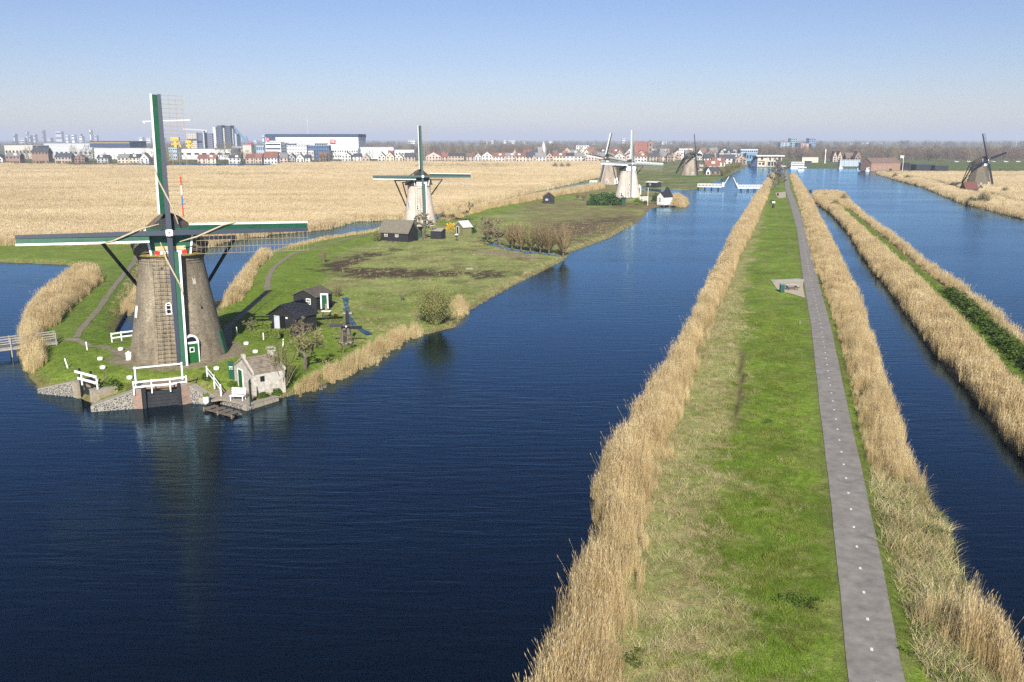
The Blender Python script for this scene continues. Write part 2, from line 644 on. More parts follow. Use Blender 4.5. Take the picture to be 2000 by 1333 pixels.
def ribbon(name, line, width, zfun, m, label, step=1.5, lift=0.03, y0=None, y1=None, wob=0.0, kind='structure'):
    """a path laid on the ground along a polyline"""
    P = [Vector((p[0], p[1], 0)) for p in line]
    pts = [P[0]]
    for a, b_ in zip(P[:-1], P[1:]):
        n = max(1, int((b_ - a).length / step))
        for i in range(1, n + 1):
            pts.append(a.lerp(b_, i / n))
    for _ in range(3):
        pts = [pts[0]] + [(pts[i - 1] + pts[i] * 2 + pts[i + 1]) / 4 for i in range(1, len(pts) - 1)] + [pts[-1]]
    rows = []
    for i, p in enumerate(pts):
        d = (pts[min(i + 1, len(pts) - 1)] - pts[max(i - 1, 0)]).normalized()
        s_ = Vector((d.y, -d.x, 0))
        w = (width(p) if callable(width) else width) * (1 + wob * math.sin(i * 1.7) * 0.5 + wob * math.sin(i * 0.63 + 1))
        rows.append([p + s_ * (w * k) for k in (-0.5, -0.17, 0.17, 0.5)])
    xs_ = np.array([[q.x for q in r] for r in rows]); ys_ = np.array([[q.y for q in r] for r in rows])
    zs = zfun(xs_, ys_) + lift
    b_ = MB()
    b_.v = [(float(a), float(b2), float(c2)) for a, b2, c2 in zip(xs_.ravel(), ys_.ravel(), zs.ravel())]
    for i in range(len(rows) - 1):
        for k in range(3):
            b_.f.append((i * 4 + k, i * 4 + k + 1, (i + 1) * 4 + k + 1, (i + 1) * 4 + k)); b_.mi.append(0)
    o = b_.build(name, m, smooth=True)
    tag(o, label, kind=kind)
    return o, pts


ASPH = mat('asphalt', (0.215, 0.198, 0.176), 0.9, 0.28, 1.3, bump=0.25, detail=10)
path, PPTS = ribbon('cycle_path', PATH_C, 2.36, lambda x, y: np.full(x.shape, 0.99), ASPH, 'straight grey asphalt cycle path with a dashed centre line', lift=0.035, wob=0.012)
WPAINT = mat('road_paint', (0.62, 0.62, 0.60), 0.7, 0.15, 8)
dm = MB(); dm.box((0, 0, 0), (0.13, 0.26, 0.006)); dash_me = dm.mesh('dash', WPAINT)
s_acc, nxt = 0.0, 1.0
for a, b_ in zip(PPTS[:-1], PPTS[1:]):
    L_ = (b_ - a).length
    while nxt <= s_acc + L_:
        p = a.lerp(b_, (nxt - s_acc) / L_)
        d = b_ - a
        if 33 < p.y < 235:
            link('dash', dash_me, path, (p.x, p.y, 1.033), (0, 0, math.atan2(d.y, d.x) - math.pi / 2))
        nxt += 2.8
    s_acc += L_

# ------------------------------------------------------------------ B: narrow reed strip between the side canal and the basin
B_left = pl([(2110, 1040), (2000, 905), (1960, 860), (1890, 765), (1840, 712), (1790, 645), (1740, 575), (1690, 513), (1652, 452), (1622, 418), (1592, 397), (1585, 384)], 0)
B_right = pl([(2140, 740), (2000, 655), (1950, 605), (1880, 553), (1800, 500), (1740, 452), (1690, 418), (1662, 392)], 1.6)
B_poly = B_left + [at(1600, 377, 1.0), at(1650, 379, 1.0)] + B_right[::-1]
B_path = pl([(2120, 840), (2000, 737), (1960, 690), (1900, 632), (1830, 563), (1760, 503), (1700, 452), (1650, 408)], 0.8)


def hB(X, Y):
    sd = poly_sd(X, Y, B_poly) + 0.2 * vnoise(X, Y, 2.5, 6)
    return np.where(sd < 0, np.maximum(sd * 0.8, -1), 0.85 * (1 - np.exp(-np.maximum(sd, 0) / 1.2))), sd


def land(name, poly, hf, cf, dx, dy, label, pad=2.0, keep=-1.2, yspace=None):
    P = np.array(poly)
    xs = np.arange(P[:, 0].min() - pad, P[:, 0].max() + pad, dx)
    ys = np.arange(P[:, 1].min() - pad, P[:, 1].max() + pad, dy) if yspace is None else yspace
    X, Y = np.meshgrid(xs, ys)
    Z, sd = hf(X, Y)
    return tag(grid_mesh(name, xs, ys, Z, sd > keep, cf(X, Y, sd), GM), label, kind='structure')


def cB(X, Y, sd):
    c = cols(X, Y, (0.20, 0.155, 0.08), 0.25, 3)
    d = line_d(X, Y, B_path)
    c = mixc(c, (0.10, 0.155, 0.022), sstep(1.6, 0.5, d))
    c = mixc(c, (0.11, 0.08, 0.045), sstep(0.9, 0.2, sd))
    return c


land('reed_strip_ground', B_poly, hB, cB, 0.7, 0.9, 'low bank between the narrow side canal and the wide basin')

# ------------------------------------------------------------------ C: the peninsula with the near mills
C_poly = pl([(-300, 505), (-100, 511), (0, 513), (60, 515), (130, 518), (150, 532), (112, 562), (62, 602), (40, 650), (36, 690), (46, 722), (72, 757),
             (80, 763), (150, 774), (180, 788), (186, 795), (265, 780), (275, 770), (360, 762), (372, 770), (410, 780), (440, 784), (482, 797), (565, 774), (620, 757), (720, 712), (772, 680), (800, 657), (840, 652), (890, 640), (915, 610),
             (960, 582), (1000, 560), (1050, 535), (1100, 510), (1117, 492), (1190, 466), (1250, 432), (1272, 407), (1300, 403), (1337, 404), (1345, 396), (1325, 383), (1280, 375), (1240, 372),
             (1236, 366), (1215, 360), (1180, 362), (1140, 366), (1040, 385), (930, 410), (860, 432), (790, 446), (740, 450), (680, 458), (620, 468), (560, 482), (500, 505), (470, 545), (440, 585), (425, 600), (400, 640), (330, 652), (258, 657),
             (228, 650), (240, 610), (268, 560), (290, 510), (300, 494), (310, 478), (150, 474), (0, 474), (-300, 470)], 0.0)
M1 = (-35.7, 93.5)
M2 = (-25.0, 244.4)
M3 = (46.7, 365.9)
M4 = (51.5, 481.0)
M5 = (114.9, 590.5)
M6 = (230.7, 449.6)
RIDGE = [M1] + pl([(500, 600), (545, 540), (600, 490), (700, 462), (770, 452)], 1.2) + [M2] + pl([(930, 415), (1040, 392), (1130, 378)], 1.0) + [M3]
LEG = pl([(150, 655), (185, 610), (225, 550), (268, 495)], 1.3)


def hC(X, Y):
    sd = poly_sd(X, Y, C_poly) + 0.22 * vnoise(X, Y, 2.6, 1)
    d1 = np.hypot(X - M1[0], Y - M1[1])
    top = 0.5 + 0.06 * vnoise(X, Y, 7, 8) + 0.03 * vnoise(X, Y, 2, 3)
    top = np.maximum(top, 0.5 + 1.1 * sstep(17, 8.5, d1))
    top = np.maximum(top, 0.5 + 0.7 * np.exp(-(line_d(X, Y, RIDGE) / 5.0) ** 2))
    top = np.maximum(top, 0.5 + 0.6 * np.exp(-(line_d(X, Y, LEG) / 4.0) ** 2))
    for m in (M2, M3):
        top = np.maximum(top, 0.5 + 0.7 * sstep(18, 9, np.hypot(X - m[0], Y - m[1])))
    z = np.where(sd < 0, np.maximum(sd * 0.8, -1), top * (1 - np.exp(-np.maximum(sd, 0) / 1.1)))
    return z, sd


def zC(x, y):
    return float(hC(np.array([x]), np.array([y]))[0][0])


def atC(px, py, hf=None):
    """point on the peninsula's ground seen at a pixel"""
    z = 0.8
    for _ in range(6):
        x, y = at(px, py, z)
        z = max(0.0, zC(x, y))
    return (x, y, z)


MUDS = [(pl([(640, 520), (700, 498), (770, 488), (720, 500), (660, 530)], .5), 2.2), (pl([(640, 524), (740, 527), (830, 527), (900, 533), (850, 542), (760, 540), (680, 540)], .5), 2.6), (pl([(920, 530), (1000, 536), (940, 545)], .5), 2.5),
        (pl([(1010, 450), (1100, 440), (1180, 430), (1230, 425), (1150, 450), (1090, 475)], .5), 7)]
PLOT = pl([(935, 490), (1060, 500), (1040, 506), (920, 494)], .5)
LAWN = pl([(455, 600), (520, 520), (600, 490), (640, 520), (630, 570), (600, 600), (660, 640), (640, 690), (560, 700), (480, 640)], 1)


def cC(X, Y, sd):
    c = cols(X, Y, (0.205, 0.235, 0.070), 0.28, 5)
    c = mixc(c, (0.13, 0.105, 0.045), sstep(0.1, 0.8, vnoise(X, Y, 7, 25)) * 0.6)
    n1 = vnoise(X, Y, 4, 21); n2 = vnoise(X, Y, 11, 22); n3 = vnoise(X, Y, 1.6, 23)
    c = mixc(c, DRY, sstep(0.1, 0.9, n1 + 0.5 * n2) * 0.55)
    c = mixc(c, (0.135, 0.195, 0.025), sstep(3.5, 0, line_d(X, Y, RIDGE) - 5) * 0.8)
    c = mixc(c, (0.135, 0.195, 0.025), sstep(24, 17, np.hypot(X - M1[0], Y - M1[1])) * 0.9)
    c = mixc(c, (0.135, 0.195, 0.025), sstep(-2, 2, poly_sd(X, Y, LAWN)) * 0.9)
    c = mixc(c, (0.10, 0.155, 0.022), sstep(7, 4, line_d(X, Y, LEG)) * 0.8)
    farm = sstep(214, 226, Y + 6 * n1) * sstep(1, 7, X + 0.0 * Y)
    c = mixc(c, (0.175, 0.125, 0.065), farm * sstep(-0.8, 0.3, n2) * 0.65)
    c = mixc(c, (0.115, 0.075, 0.042), sstep(300, 330, Y) * sstep(22, 40, X) * sstep(350, 335, Y) * sstep(-0.5, 0.3, n1) * 0.8)
    dike_l = sstep(-48, -54, X) * sstep(165, 172, Y)
    c = mixc(c, (0.135, 0.195, 0.025), dike_l * 0.8)
    for q, w in MUDS:
        s_ = poly_sd(X, Y, q) + n1 * w * 0.8 + n3 * w * 0.5
        c = mixc(c, MUD if w < 5 else (0.11, 0.075, 0.045), sstep(-w * 1.2, w * 0.2, s_) * sstep(-0.7, 0.1, n3 + 0.5) * 0.95)
    c = mixc(c, (0.24, 0.185, 0.125), sstep(-0.3, 0.4, poly_sd(X, Y, PLOT)))
    c = mixc(c, (0.16, 0.12, 0.06), sstep(1.6, 0.3, sd) * 0.8)
    d1 = np.hypot(X - M1[0], Y - M1[1])
    c = mixc(c, (0.22, 0.18, 0.125), sstep(7.4, 6.6, d1 + 0.5 * n3) * 0.9)
    return c


ysC = np.concatenate([np.arange(72, 135, 0.6), np.arange(135, 280, 1.1), np.arange(280, 480, 2.2)])
land('peninsula', C_poly, hC, cC, 0.75, 1, 'green peninsula of meadow and gardens between the canals', yspace=ysC)

DIRT = mat('dirt_path', (0.20, 0.165, 0.125), 0.95, 0.25, 2.0, bump=0.2)
zfC = lambda x, y: hC(x, y)[0]
ribbon('footpath', pl([(268, 490), (262, 510), (225, 555), (190, 605), (155, 645), (150, 658)], 1.2), 0.8, zfC, DIRT, 'narrow dirt footpath climbing the bank behind the left reeds', 1.0, 0.04, wob=0.15)
ribbon('footpath', pl([(118, 660), (150, 658), (175, 668), (205, 685), (240, 698), (262, 708)], 1.3), 0.9, zfC, DIRT, 'dirt footpath from the wooden footbridge to the near mill', 0.8, 0.045, wob=0.15)
ribbon('footpath', pl([(180, 671), (215, 674), (258, 670)], 1.4), 0.5, zfC, DIRT, 'thin dirt trail to the white fence behind the near mill', 0.8, 0.05, wob=0.15)
ribbon('footpath', [(M1[0] + 4, M1[1] + 4)] + pl([(445, 640), (495, 595), (522, 572), (523, 545), (535, 520), (570, 496), (640, 477), (720, 458)], 1.2), 0.9, zfC, DIRT, 'winding dirt footpath over the grass bank to the second mill', 1.0, 0.04, wob=0.15)

# ------------------------------------------------------------------ C2: the land of the two farther mills
C2_poly = pl([(1060, 365), (1140, 357), (1190, 357), (1230, 362), (1250, 368), (1300, 371), (1345, 372), (1375, 369), (1395, 357), (1412, 349), (1425, 343), (1440, 335), (1455, 329), (1460, 324), (1470, 318), (1000, 318), (900, 322), (1000, 345)], 0)


def hC2(X, Y):
    sd = poly_sd(X, Y, C2_poly)
    top = 0.6
    for m in (M4, M5):
        top = np.maximum(top, 0.55 + 0.6 * sstep(20, 10, np.hypot(X - m[0], Y - m[1])))
    return np.where(sd < 0, np.maximum(sd * 0.5, -1), top * (1 - np.exp(-np.maximum(sd, 0) / 2))), sd


def cC2(X, Y, sd):
    c = cols(X, Y, (0.125, 0.15, 0.045), 0.25, 7)
    c = mixc(c, DRY, sstep(0.0, 0.9, vnoise(X, Y, 12, 30)) * 0.6)
    return mixc(c, (0.07, 0.13, 0.018), sstep(26, 14, np.hypot(X - M5[0], Y - M5[1])) * 0.8)


land('far_meadow', C2_poly, hC2, cC2, 2.5, 3.0, 'rough green meadow around the two farther mills')

# ------------------------------------------------------------------ D: the reed field ; E: the right bank
D_poly = pl([(-500, 484), (0, 484), (150, 484), (300, 481), (395, 486), (480, 466), (560, 457), (640, 449), (690, 434), (800, 430), (930, 402), (1050, 374), (1170, 349), (1190, 340), (1190, 318), (800, 318.5), (560, 324), (520, 331), (330, 331), (150, 328), (0, 325), (-120, 325), (-600, 330)], 0)


def hD(X, Y):
    sd = poly_sd(X, Y, D_poly)
    return np.where(sd < 0, np.maximum(sd * 0.5, -1), 0.3 * (1 - np.exp(-np.maximum(sd, 0) / 1.5))), sd


def cD(X, Y, sd):
    c = cols(X, Y, (0.36, 0.285, 0.165), 0.2, 11)
    return mixc(c, (0.12, 0.085, 0.045), sstep(2.0, 0.3, sd) * 0.7)


land('reed_field_ground', D_poly, hD, cD, 5, 5, 'flat marsh ground under the wide reed field')

E_shore = pl([(2200, 470), (2080, 446), (2000, 430), (1930, 411), (1880, 399), (1850, 386), (1800, 366), (1750, 353), (1712, 341), (1700, 334), (1688, 330), (1560, 329.5), (1530, 327)], 0)
E_poly = E_shore + [(220, 1000), (1500, 1000), (1500, 300)]
E_TRACK = pl([(2150, 425), (2000, 398), (1940, 383), (1880, 372), (1830, 356), (1760, 344), (1715, 334)], 0.8)


def hE(X, Y):
    sd = poly_sd(X, Y, E_poly)
    top = 0.6 + 0.5 * sstep(18, 9, np.hypot(X - M6[0], Y - M6[1])) + 1.6 * np.exp(-((Y - 760 + (X - 400) * 0.25) / 22) ** 2) * sstep(300, 360, X)
    return np.where(sd < 0, np.maximum(sd * 0.5, -1), top * (1 - np.exp(-np.maximum(sd, 0) / 2))), sd


def cE(X, Y, sd):
    c = cols(X, Y, (0.26, 0.20, 0.105), 0.22, 12)
    c = mixc(c, (0.09, 0.125, 0.03), sstep(3.5, 1.2, line_d(X, Y, E_TRACK)))
    c = mixc(c, (0.085, 0.12, 0.03), sstep(640, 700, Y + (X - 400) * 0.25) * 0.9)
    c = mixc(c, (0.085, 0.12, 0.03), sstep(280, 250, X) * sstep(560, 600, Y) * 0.8)
    return c


P_ = np.array(E_poly)
land('east_bank', E_poly, hE, cE, 4, 4, 'reedy bank on the far right beyond the basin')

# ================================================================== REEDS, GRASS (stuff)
def leaf_mat(name, colr, rnd=0.18, var=0.25, scale=3.0, patch=(0.3, 0.3, 0.1), ptint=((0.8, 0.76, 0.7), (1.15, 1.16, 1.18))):
    m = mat(name, colr, 0.8, var, scale, rnd=rnd, spec=0.15)
    nt = m.node_tree
    b = nt.nodes['Principled BSDF']
    if not any(n.type == 'BSDF_TRANSLUCENT' for n in nt.nodes):
        # patches a few metres wide where the stand is older, paler or browner
        ge = nt.nodes.new('ShaderNodeNewGeometry')
        mp = nt.nodes.new('ShaderNodeMapping'); mp.inputs['Scale'].default_value = patch
        nz = nt.nodes.new('ShaderNodeTexNoise'); nz.inputs['Scale'].default_value = 1; nz.inputs['Detail'].default_value = 4
        nt.links.new(ge.outputs['Position'], mp.inputs[0]); nt.links.new(mp.outputs[0], nz.inputs['Vector'])
        pr = nt.nodes.new('ShaderNodeMix'); pr.data_type = 'RGBA'
        rm = nt.nodes.new('ShaderNodeMapRange'); rm.inputs[1].default_value = 0.35; rm.inputs[2].default_value = 0.65
        nt.links.new(nz.outputs['Fac'], rm.inputs[0]); nt.links.new(rm.outputs[0], pr.inputs[0])
        pr.inputs[6].default_value = (*ptint[0], 1); pr.inputs[7].default_value = (*ptint[1], 1)
        pm = nt.nodes.new('ShaderNodeMix'); pm.data_type = 'RGBA'; pm.blend_type = 'MULTIPLY'; pm.inputs[0].default_value = 1
        nt.links.new(b.inputs['Base Color'].links[0].from_socket, pm.inputs[6]); nt.links.new(pr.outputs[2], pm.inputs[7])
        nt.links.new(pm.outputs[2], b.inputs['Base Color'])
        tr = nt.nodes.new('ShaderNodeBsdfTranslucent')
        mx = nt.nodes.new('ShaderNodeMixShader')
        mx.inputs[0].default_value = 0.3
        src = b.inputs['Base Color'].links[0].from_socket
        nt.links.new(src, tr.inputs['Color'])
        nt.links.new(b.outputs[0], mx.inputs[1]); nt.links.new(tr.outputs[0], mx.inputs[2])
        nt.links.new(mx.outputs[0], nt.nodes['Material Output'].inputs['Surface'])
    return m


REED_M = [leaf_mat('reed_stem', (0.57, 0.45, 0.24), 0.14, 0.15), leaf_mat('reed_plume', (0.53, 0.42, 0.245), 0.14, 0.15)]
REED_F = [leaf_mat('far_reed_stem', (0.63, 0.515, 0.31), 0.06, 0.1, patch=(0.012, 0.035, 0.1), ptint=((0.88, 0.85, 0.8), (1.08, 1.08, 1.09))), leaf_mat('far_reed_plume', (0.61, 0.50, 0.315), 0.06, 0.1, patch=(0.012, 0.035, 0.1), ptint=((0.88, 0.85, 0.8), (1.08, 1.08, 1.09)))]
GRASS_M = [leaf_mat('grass_blade', (0.155, 0.235, 0.026), 0.35)]
GRASS_Y = [leaf_mat('grass_blade_light', (0.22, 0.25, 0.05), 0.30)]
ROUGH_M = [leaf_mat('dry_grass_blade', (0.52, 0.44, 0.25), 0.25), leaf_mat('rough_grass_blade', (0.20, 0.25, 0.055), 0.25)]
HERB_M = [leaf_mat('herb_leaf', (0.085, 0.14, 0.022), 0.3)]


def ribbon_blade(b, base, az, face, h, w, lean, droop, segs=3, tipw=0.15):
    """one leaf or stem: a bent ribbon"""
    dx, dy = math.cos(az), math.sin(az)
    fx, fy = math.cos(face), math.sin(face)
    n = len(b.v)
    for i in range(segs + 1):
        t = i / segs
        out = lean * h * t + droop * h * t * t
        z = h * t - droop * h * 0.35 * t * t
        ww = w * (1 - (1 - tipw) * t) / 2
        x, y = base[0] + dx * out, base[1] + dy * out
        b.v.append((x - fx * ww, y - fy * ww, z)); b.v.append((x + fx * ww, y + fy * ww, z))
        if i:
            k = n + i * 2
            b.f.append((k - 2, k - 1, k + 1, k)); b.mi.append(b.m)
    return x, y, z


def clump(name, kind, seed, mats, n, rad, h, w):
    r = random.Random(seed)
    b = MB()
    for i in range(n):
        a, q = r.random() * 6.283, rad * math.sqrt(r.random())
        p = (q * math.cos(a), q * math.sin(a))
        az, fa = r.random() * 6.283, r.random() * 6.283
        if kind == 'reed':
            hh = h * r.uniform(0.55, 1.1)
            b.m = 0
            az = r.gauss(0.6, 0.9)
            ln = abs(r.gauss(0.05, 0.08)) if r.random() > 0.04 else r.uniform(0.25, 0.5)
            x, y, z = ribbon_blade(b, p, az, fa, hh, w, ln, 0.03, 2, 0.6)
            for _ in range(2):
                hb = hh * r.uniform(0.55, 0.95)
                ribbon_blade(b, p, r.random() * 6.283, r.random() * 6.283, hb, w * 1.3, 0.06, r.uniform(0.05, 0.22), 2, 0.1)
            if r.random() < 0.75:
                b.m = 1
                k = len(b.v)
                pw, ph_ = w * 2.2, h * 0.12
                fx, fy = math.cos(fa) * pw / 2, math.sin(fa) * pw / 2
                ox, oy = math.cos(az) * ph_ * 0.45, math.sin(az) * ph_ * 0.45
                b.v += [(x, y, z - 0.03), (x + fx + ox * .5, y + fy + oy * .5, z + ph_ * 0.4), (x + ox, y + oy, z + ph_), (x - fx + ox * .5, y - fy + oy * .5, z + ph_ * 0.45)]
                b.f.append((k, k + 1, k + 2, k + 3)); b.mi.append(1)
        elif kind == 'grass':
            b.m = 0
            ribbon_blade(b, p, az, fa, h * r.uniform(0.5, 1.1), w, r.uniform(0.05, 0.5), r.uniform(0.1, 0.6), 2)
        elif kind == 'rough':
            b.m = 0 if r.random() < 0.62 else 1
            ribbon_blade(b, p, az, fa, h * r.uniform(0.5, 1.15), w, r.uniform(0.05, 0.5), r.uniform(0.2, 1.0), 3)
        elif kind == 'herb':
            b.m = 0
            zz = h * r.uniform(0.1, 1)
            k = len(b.v)
            s_ = w * r.uniform(0.6, 1.4)
            fx, fy = math.cos(fa) * s_, math.sin(fa) * s_
            gx, gy, gz = -math.sin(fa) * s_ * .7, math.cos(fa) * s_ * .7, r.uniform(-.6, .6) * s_
            b.v += [(p[0] - fx, p[1] - fy, zz), (p[0] + gx, p[1] + gy, zz + gz), (p[0] + fx, p[1] + fy, zz), (p[0] - gx, p[1] - gy, zz - gz)]
            b.f.append((k, k + 1, k + 2, k + 3)); b.mi.append(0)
    me = bpy.data.meshes.new(name)
    me.from_pydata(b.v, [], b.f)
    for m in mats: me.materials.append(m)
    me.polygons.foreach_set('material_index', b.mi)
    me.update()
    return bpy.data.objects.new(name, me)


def protos(kind, mats, n, rad, h, w, k=5, tagn=''):
    return [clump('%s_clump_%s%d' % (kind, tagn, i), kind, 100 * len(tagn) + i + n, mats, n, rad, h, w) for i in range(k)]


def band(La, Lb, y0, y1, dens, jitter=0.0):
    """random points between two bank lines, dens per square metre as a function of Y"""
    out = []
    y = y0
    while y < y1:
        st = 1.0 if y < 150 else 3.0
        a, b_ = float(xi(La, y)), float(xi(Lb, y))
        n = rng.poisson(max(0, (b_ - a)) * st * dens(y))
        if n > 0:
            out.append(np.stack([rng.uniform(a - jitter, b_ + jitter, n), y + rng.random(n) * st], 1))
        y += st
    return np.concatenate(out)


def inpoly(poly, dens, cond=None):
    P = np.array(poly)
    x0, y0 = P.min(0); x1, y1 = P.max(0)
    n = int((x1 - x0) * (y1 - y0) * dens)
    x, y = rng.uniform(x0, x1, n), rng.uniform(y0, y1, n)
    sd = poly_sd(x, y, poly)
    k = sd > 0
    if cond is not None: k &= cond(x, y, sd)
    return np.stack([x[k], y[k]], 1)


def put(name, prs, P, zf, smin, smax, label, cat, sink=0.05, zvar=None):
    z = zf(P[:, 0], P[:, 1]) - sink
    n = len(P)
    s = rng.uniform(smin, smax, n)
    if zvar is not None: s = s * zvar(P[:, 0], P[:, 1])
    return scatter(name, prs, np.column_stack([P, z]), rng.normal(0, 0.9, n) if 'reed' in name else rng.uniform(0, 6.283, n), s, label, cat)


zA = lambda x, y: np.maximum(hA(x, y)[0], -0.1)
zB = lambda x, y: np.maximum(hB(x, y)[0], -0.1)
zCf = lambda x, y: np.maximum(hC(x, y)[0], -0.1)
zDf = lambda x, y: np.maximum(hD(x, y)[0], -0.1)
zEf = lambda x, y: np.maximum(hE(x, y)[0], -0.1)

NEAR_REED = protos('reed', REED_M, 38, 0.48, 2.15, 0.015, 7)
MID_REED = protos('reed', REED_M, 46, 0.75, 2.1, 0.028, 6, 'm')
FAR_REED = protos('reed', REED_F, 80, 1.7, 1.8, 0.055, 6, 'ff')
GRASS = protos('grass', GRASS_M, 22, 0.22, 0.17, 0.016, 5)
GRASSY = protos('grass', GRASS_Y, 22, 0.22, 0.20, 0.016, 4, 'y')
ROUGH = protos('rough', ROUGH_M, 24, 0.26, 0.46, 0.018, 6)
HERB = protos('herb', HERB_M, 30, 0.28, 0.28, 0.05, 3)

dA = lambda y: 5.5 if y < 90 else (3.6 if y < 160 else 1.6)
ragged = lambda x, y: 1 + 0.15 * vnoise(x, y, 3.2, 41) + 0.08 * vnoise(x, y, 1.1, 42) - 0.06
tapL = lambda x, y: ragged(x, y) * (0.42 + 0.58 * sstep(-0.3, 2.4, xi(REED_IN_L, y) - x + 0.5 * vnoise(x, y, 2.3, 45))) * (0.75 + 0.25 * sstep(0, 0.9, x - xi(A_left, y)))
tapR = lambda x, y: ragged(x, y) * (0.45 + 0.55 * sstep(-0.3, 1.8, x - xi(REED_IN_R, y) + 0.5 * vnoise(x, y, 2.3, 46))) * (0.78 + 0.22 * sstep(0, 0.8, xi(A_right, y) - x))
tapB = lambda x, y: ragged(x, y) * (0.5 + 0.5 * sstep(1.5, 3.0, line_d(x, y, B_path)))
# left bank reeds of the dyke
P = band(A_left, REED_IN_L, 24, 130, lambda y: 5.5 if y < 90 else 4.0, 0.7)
P = P[P[:, 0] < xi(REED_IN_L, P[:, 1]) - 0.6 * vnoise(P[:, 0], P[:, 1], 4, 94) + 0.4 * rng.normal(size=len(P))]
sdp = poly_sd(P[:, 0], P[:, 1], A_poly) + 0.45 * vnoise(P[:, 0], P[:, 1], 2.0, 44) + 0.4 * vnoise(P[:, 0], P[:, 1], 9, 93)
P = P[sdp > 0.2]
put('reed_bed', NEAR_REED, P, zA, 0.85, 1.08, 'tall straw coloured reeds along the canal side of the dyke, nearest stretch', 'reeds', zvar=tapL)
P = band(A_left, REED_IN_L, 130, 600, lambda y: 2.6 if y < 260 else 1.2)
put('reed_bed', MID_REED, P, zA, 0.9, 1.1, 'tall straw coloured reeds along the canal side of the dyke, far stretch', 'reeds', zvar=tapL)
# right bank reeds
P = band(REED_IN_R, A_right, 58, 130, lambda y: 5.0)
P = P[poly_sd(P[:, 0], P[:, 1], A_poly) > 0.1]
put('reed_bed', NEAR_REED, P, zA, 0.55, 0.85, 'reeds between the cycle path and the side canal, nearest stretch', 'reeds', zvar=tapR)
P = band(REED_IN_R, A_right, 130, 600, lambda y: 2.4 if y < 260 else 1.2)
put('reed_bed', MID_REED, P, zA, 0.65, 0.92, 'reeds between the cycle path and the side canal, far stretch', 'reeds', zvar=tapR)
tx_, ty_ = at(1955, 1290, 0.5)
P = np.stack([rng.normal(tx_, 0.9, 110), rng.normal(ty_, 1.6, 110)], 1)
put('reed_bed', NEAR_REED, P[poly_sd(P[:, 0], P[:, 1], A_poly) > 0.1], zA, 0.7, 0.95, 'loose reed tuft by the side canal in the bottom right corner', 'reeds')
P = band(REED_IN_R, A_right, 24, 60, lambda y: 7.5)
P = P[poly_sd(P[:, 0], P[:, 1], A_poly) > 0.0]
put('tangled_grass', ROUGH, P, zA, 1.1, 2.1, 'tangled dry grass and bramble on the bank of the side canal', 'grass', zvar=ragged)
P = band(REED_IN_R, A_right, 24, 120, lambda y: 0.9)
P = P[(vnoise(P[:, 0], P[:, 1], 2.5, 50) > 0.25)]
put('bank_herbs', HERB, P, zA, 1.0, 2.0, 'green leafy weeds among the dry grass right of the cycle path', 'weeds')
# rough belt and lawn of the dyke
P = band(REED_IN_L, ROUGH_IN_L, 24, 150, lambda y: 11.0 if y < 70 else 6.0, 2.2)
P = P[P[:, 0] < xi(ROUGH_IN_L, P[:, 1]) - 1.3 * vnoise(P[:, 0], P[:, 1], 5, 91) - 0.7 * vnoise(P[:, 0], P[:, 1], 1.8, 92) + 0.6 * rng.normal(size=len(P))]
k = vnoise(P[:, 0], P[:, 1], 2.0, 9) + 0.6 * rng.normal(size=len(P)) > -0.5
k &= ~((np.abs(P[:, 0] - xi(ROUGH_IN_L, P[:, 1])) < 0.4) & (P[:, 1] > 70) & (P[:, 1] < 98))
put('rough_grass', ROUGH, P[k], zA, 0.6, 1.25, 'mixed dry and green rough grass beside the reeds on the dyke', 'grass')
P = band(REED_IN_L, REED_IN_R, 24, 90, lambda y: 3.5)
px_ = P[:, 0] - xi(PATH_C, P[:, 1])
k = (px_ < -2.5) & (vnoise(P[:, 0], P[:, 1], 1.7, 60) + 0.5 * vnoise(P[:, 0], P[:, 1], 5, 61) > 0.12 + 0.012 * (P[:, 1] - 24))
put('dry_grass', ROUGH, P[k], zA, 0.4, 0.75, 'dry straw tufts scattered in the near lawn of the dyke', 'grass')
P = band(REED_IN_L, REED_IN_R, 24, 120, lambda y: 16.0 if y < 55 else (9.0 if y < 85 else 5.0))
px_ = np.abs(P[:, 0] - xi(PATH_C, P[:, 1]))
inr = P[:, 0] > xi(ROUGH_IN_L, P[:, 1]) - 1.0 - 1.3 * vnoise(P[:, 0], P[:, 1], 5, 91) + 1.5 * rng.normal(size=len(P))
k = (px_ > 1.16 + 0.08 * rng.random(len(P))) & inr & ~((np.abs(P[:, 0] - xi(ROUGH_IN_L, P[:, 1])) < 0.4) & (P[:, 1] > 70) & (P[:, 1] < 98))
P = P[k]
gy = vnoise(P[:, 0], P[:, 1], 2.6, 62) + 0.4 * rng.normal(size=len(P)) > 0.35
lawn_h = lambda x, y: 0.55 + 0.6 * sstep(1.3, 4, np.abs(x - xi(PATH_C, y))) + 0.15 * vnoise(x, y, 2, 63)
put('lawn_grass', GRASS, P[~gy], zA, 0.7, 1.3, 'bright green grass of the dyke beside the cycle path', 'grass', 0.02, lawn_h)
put('pale_grass', GRASSY, P[gy], zA, 0.7, 1.4, 'yellowish green grass patches of the dyke beside the cycle path', 'grass', 0.02, lawn_h)
P = np.concatenate([np.stack([rng.normal(a, s_, n), rng.normal(b_, s_, n)], 1) for a, b_, s_, n in ((at(1560, 1175, 1)[0], at(1560, 1175, 1)[1], 0.45, 22), (at(1505, 825, 1)[0], at(1505, 825, 1)[1], 0.3, 5), (at(1240, 1290, 1)[0], at(1240, 1290, 1)[1], 0.3, 6), (at(1870, 1310, 1)[0], at(1870, 1310, 1)[1], 0.8, 50))])
put('weed_patch', HERB, P, zA, 0.7, 1.2, 'dark green leafy weeds growing in the near lawn', 'weeds')

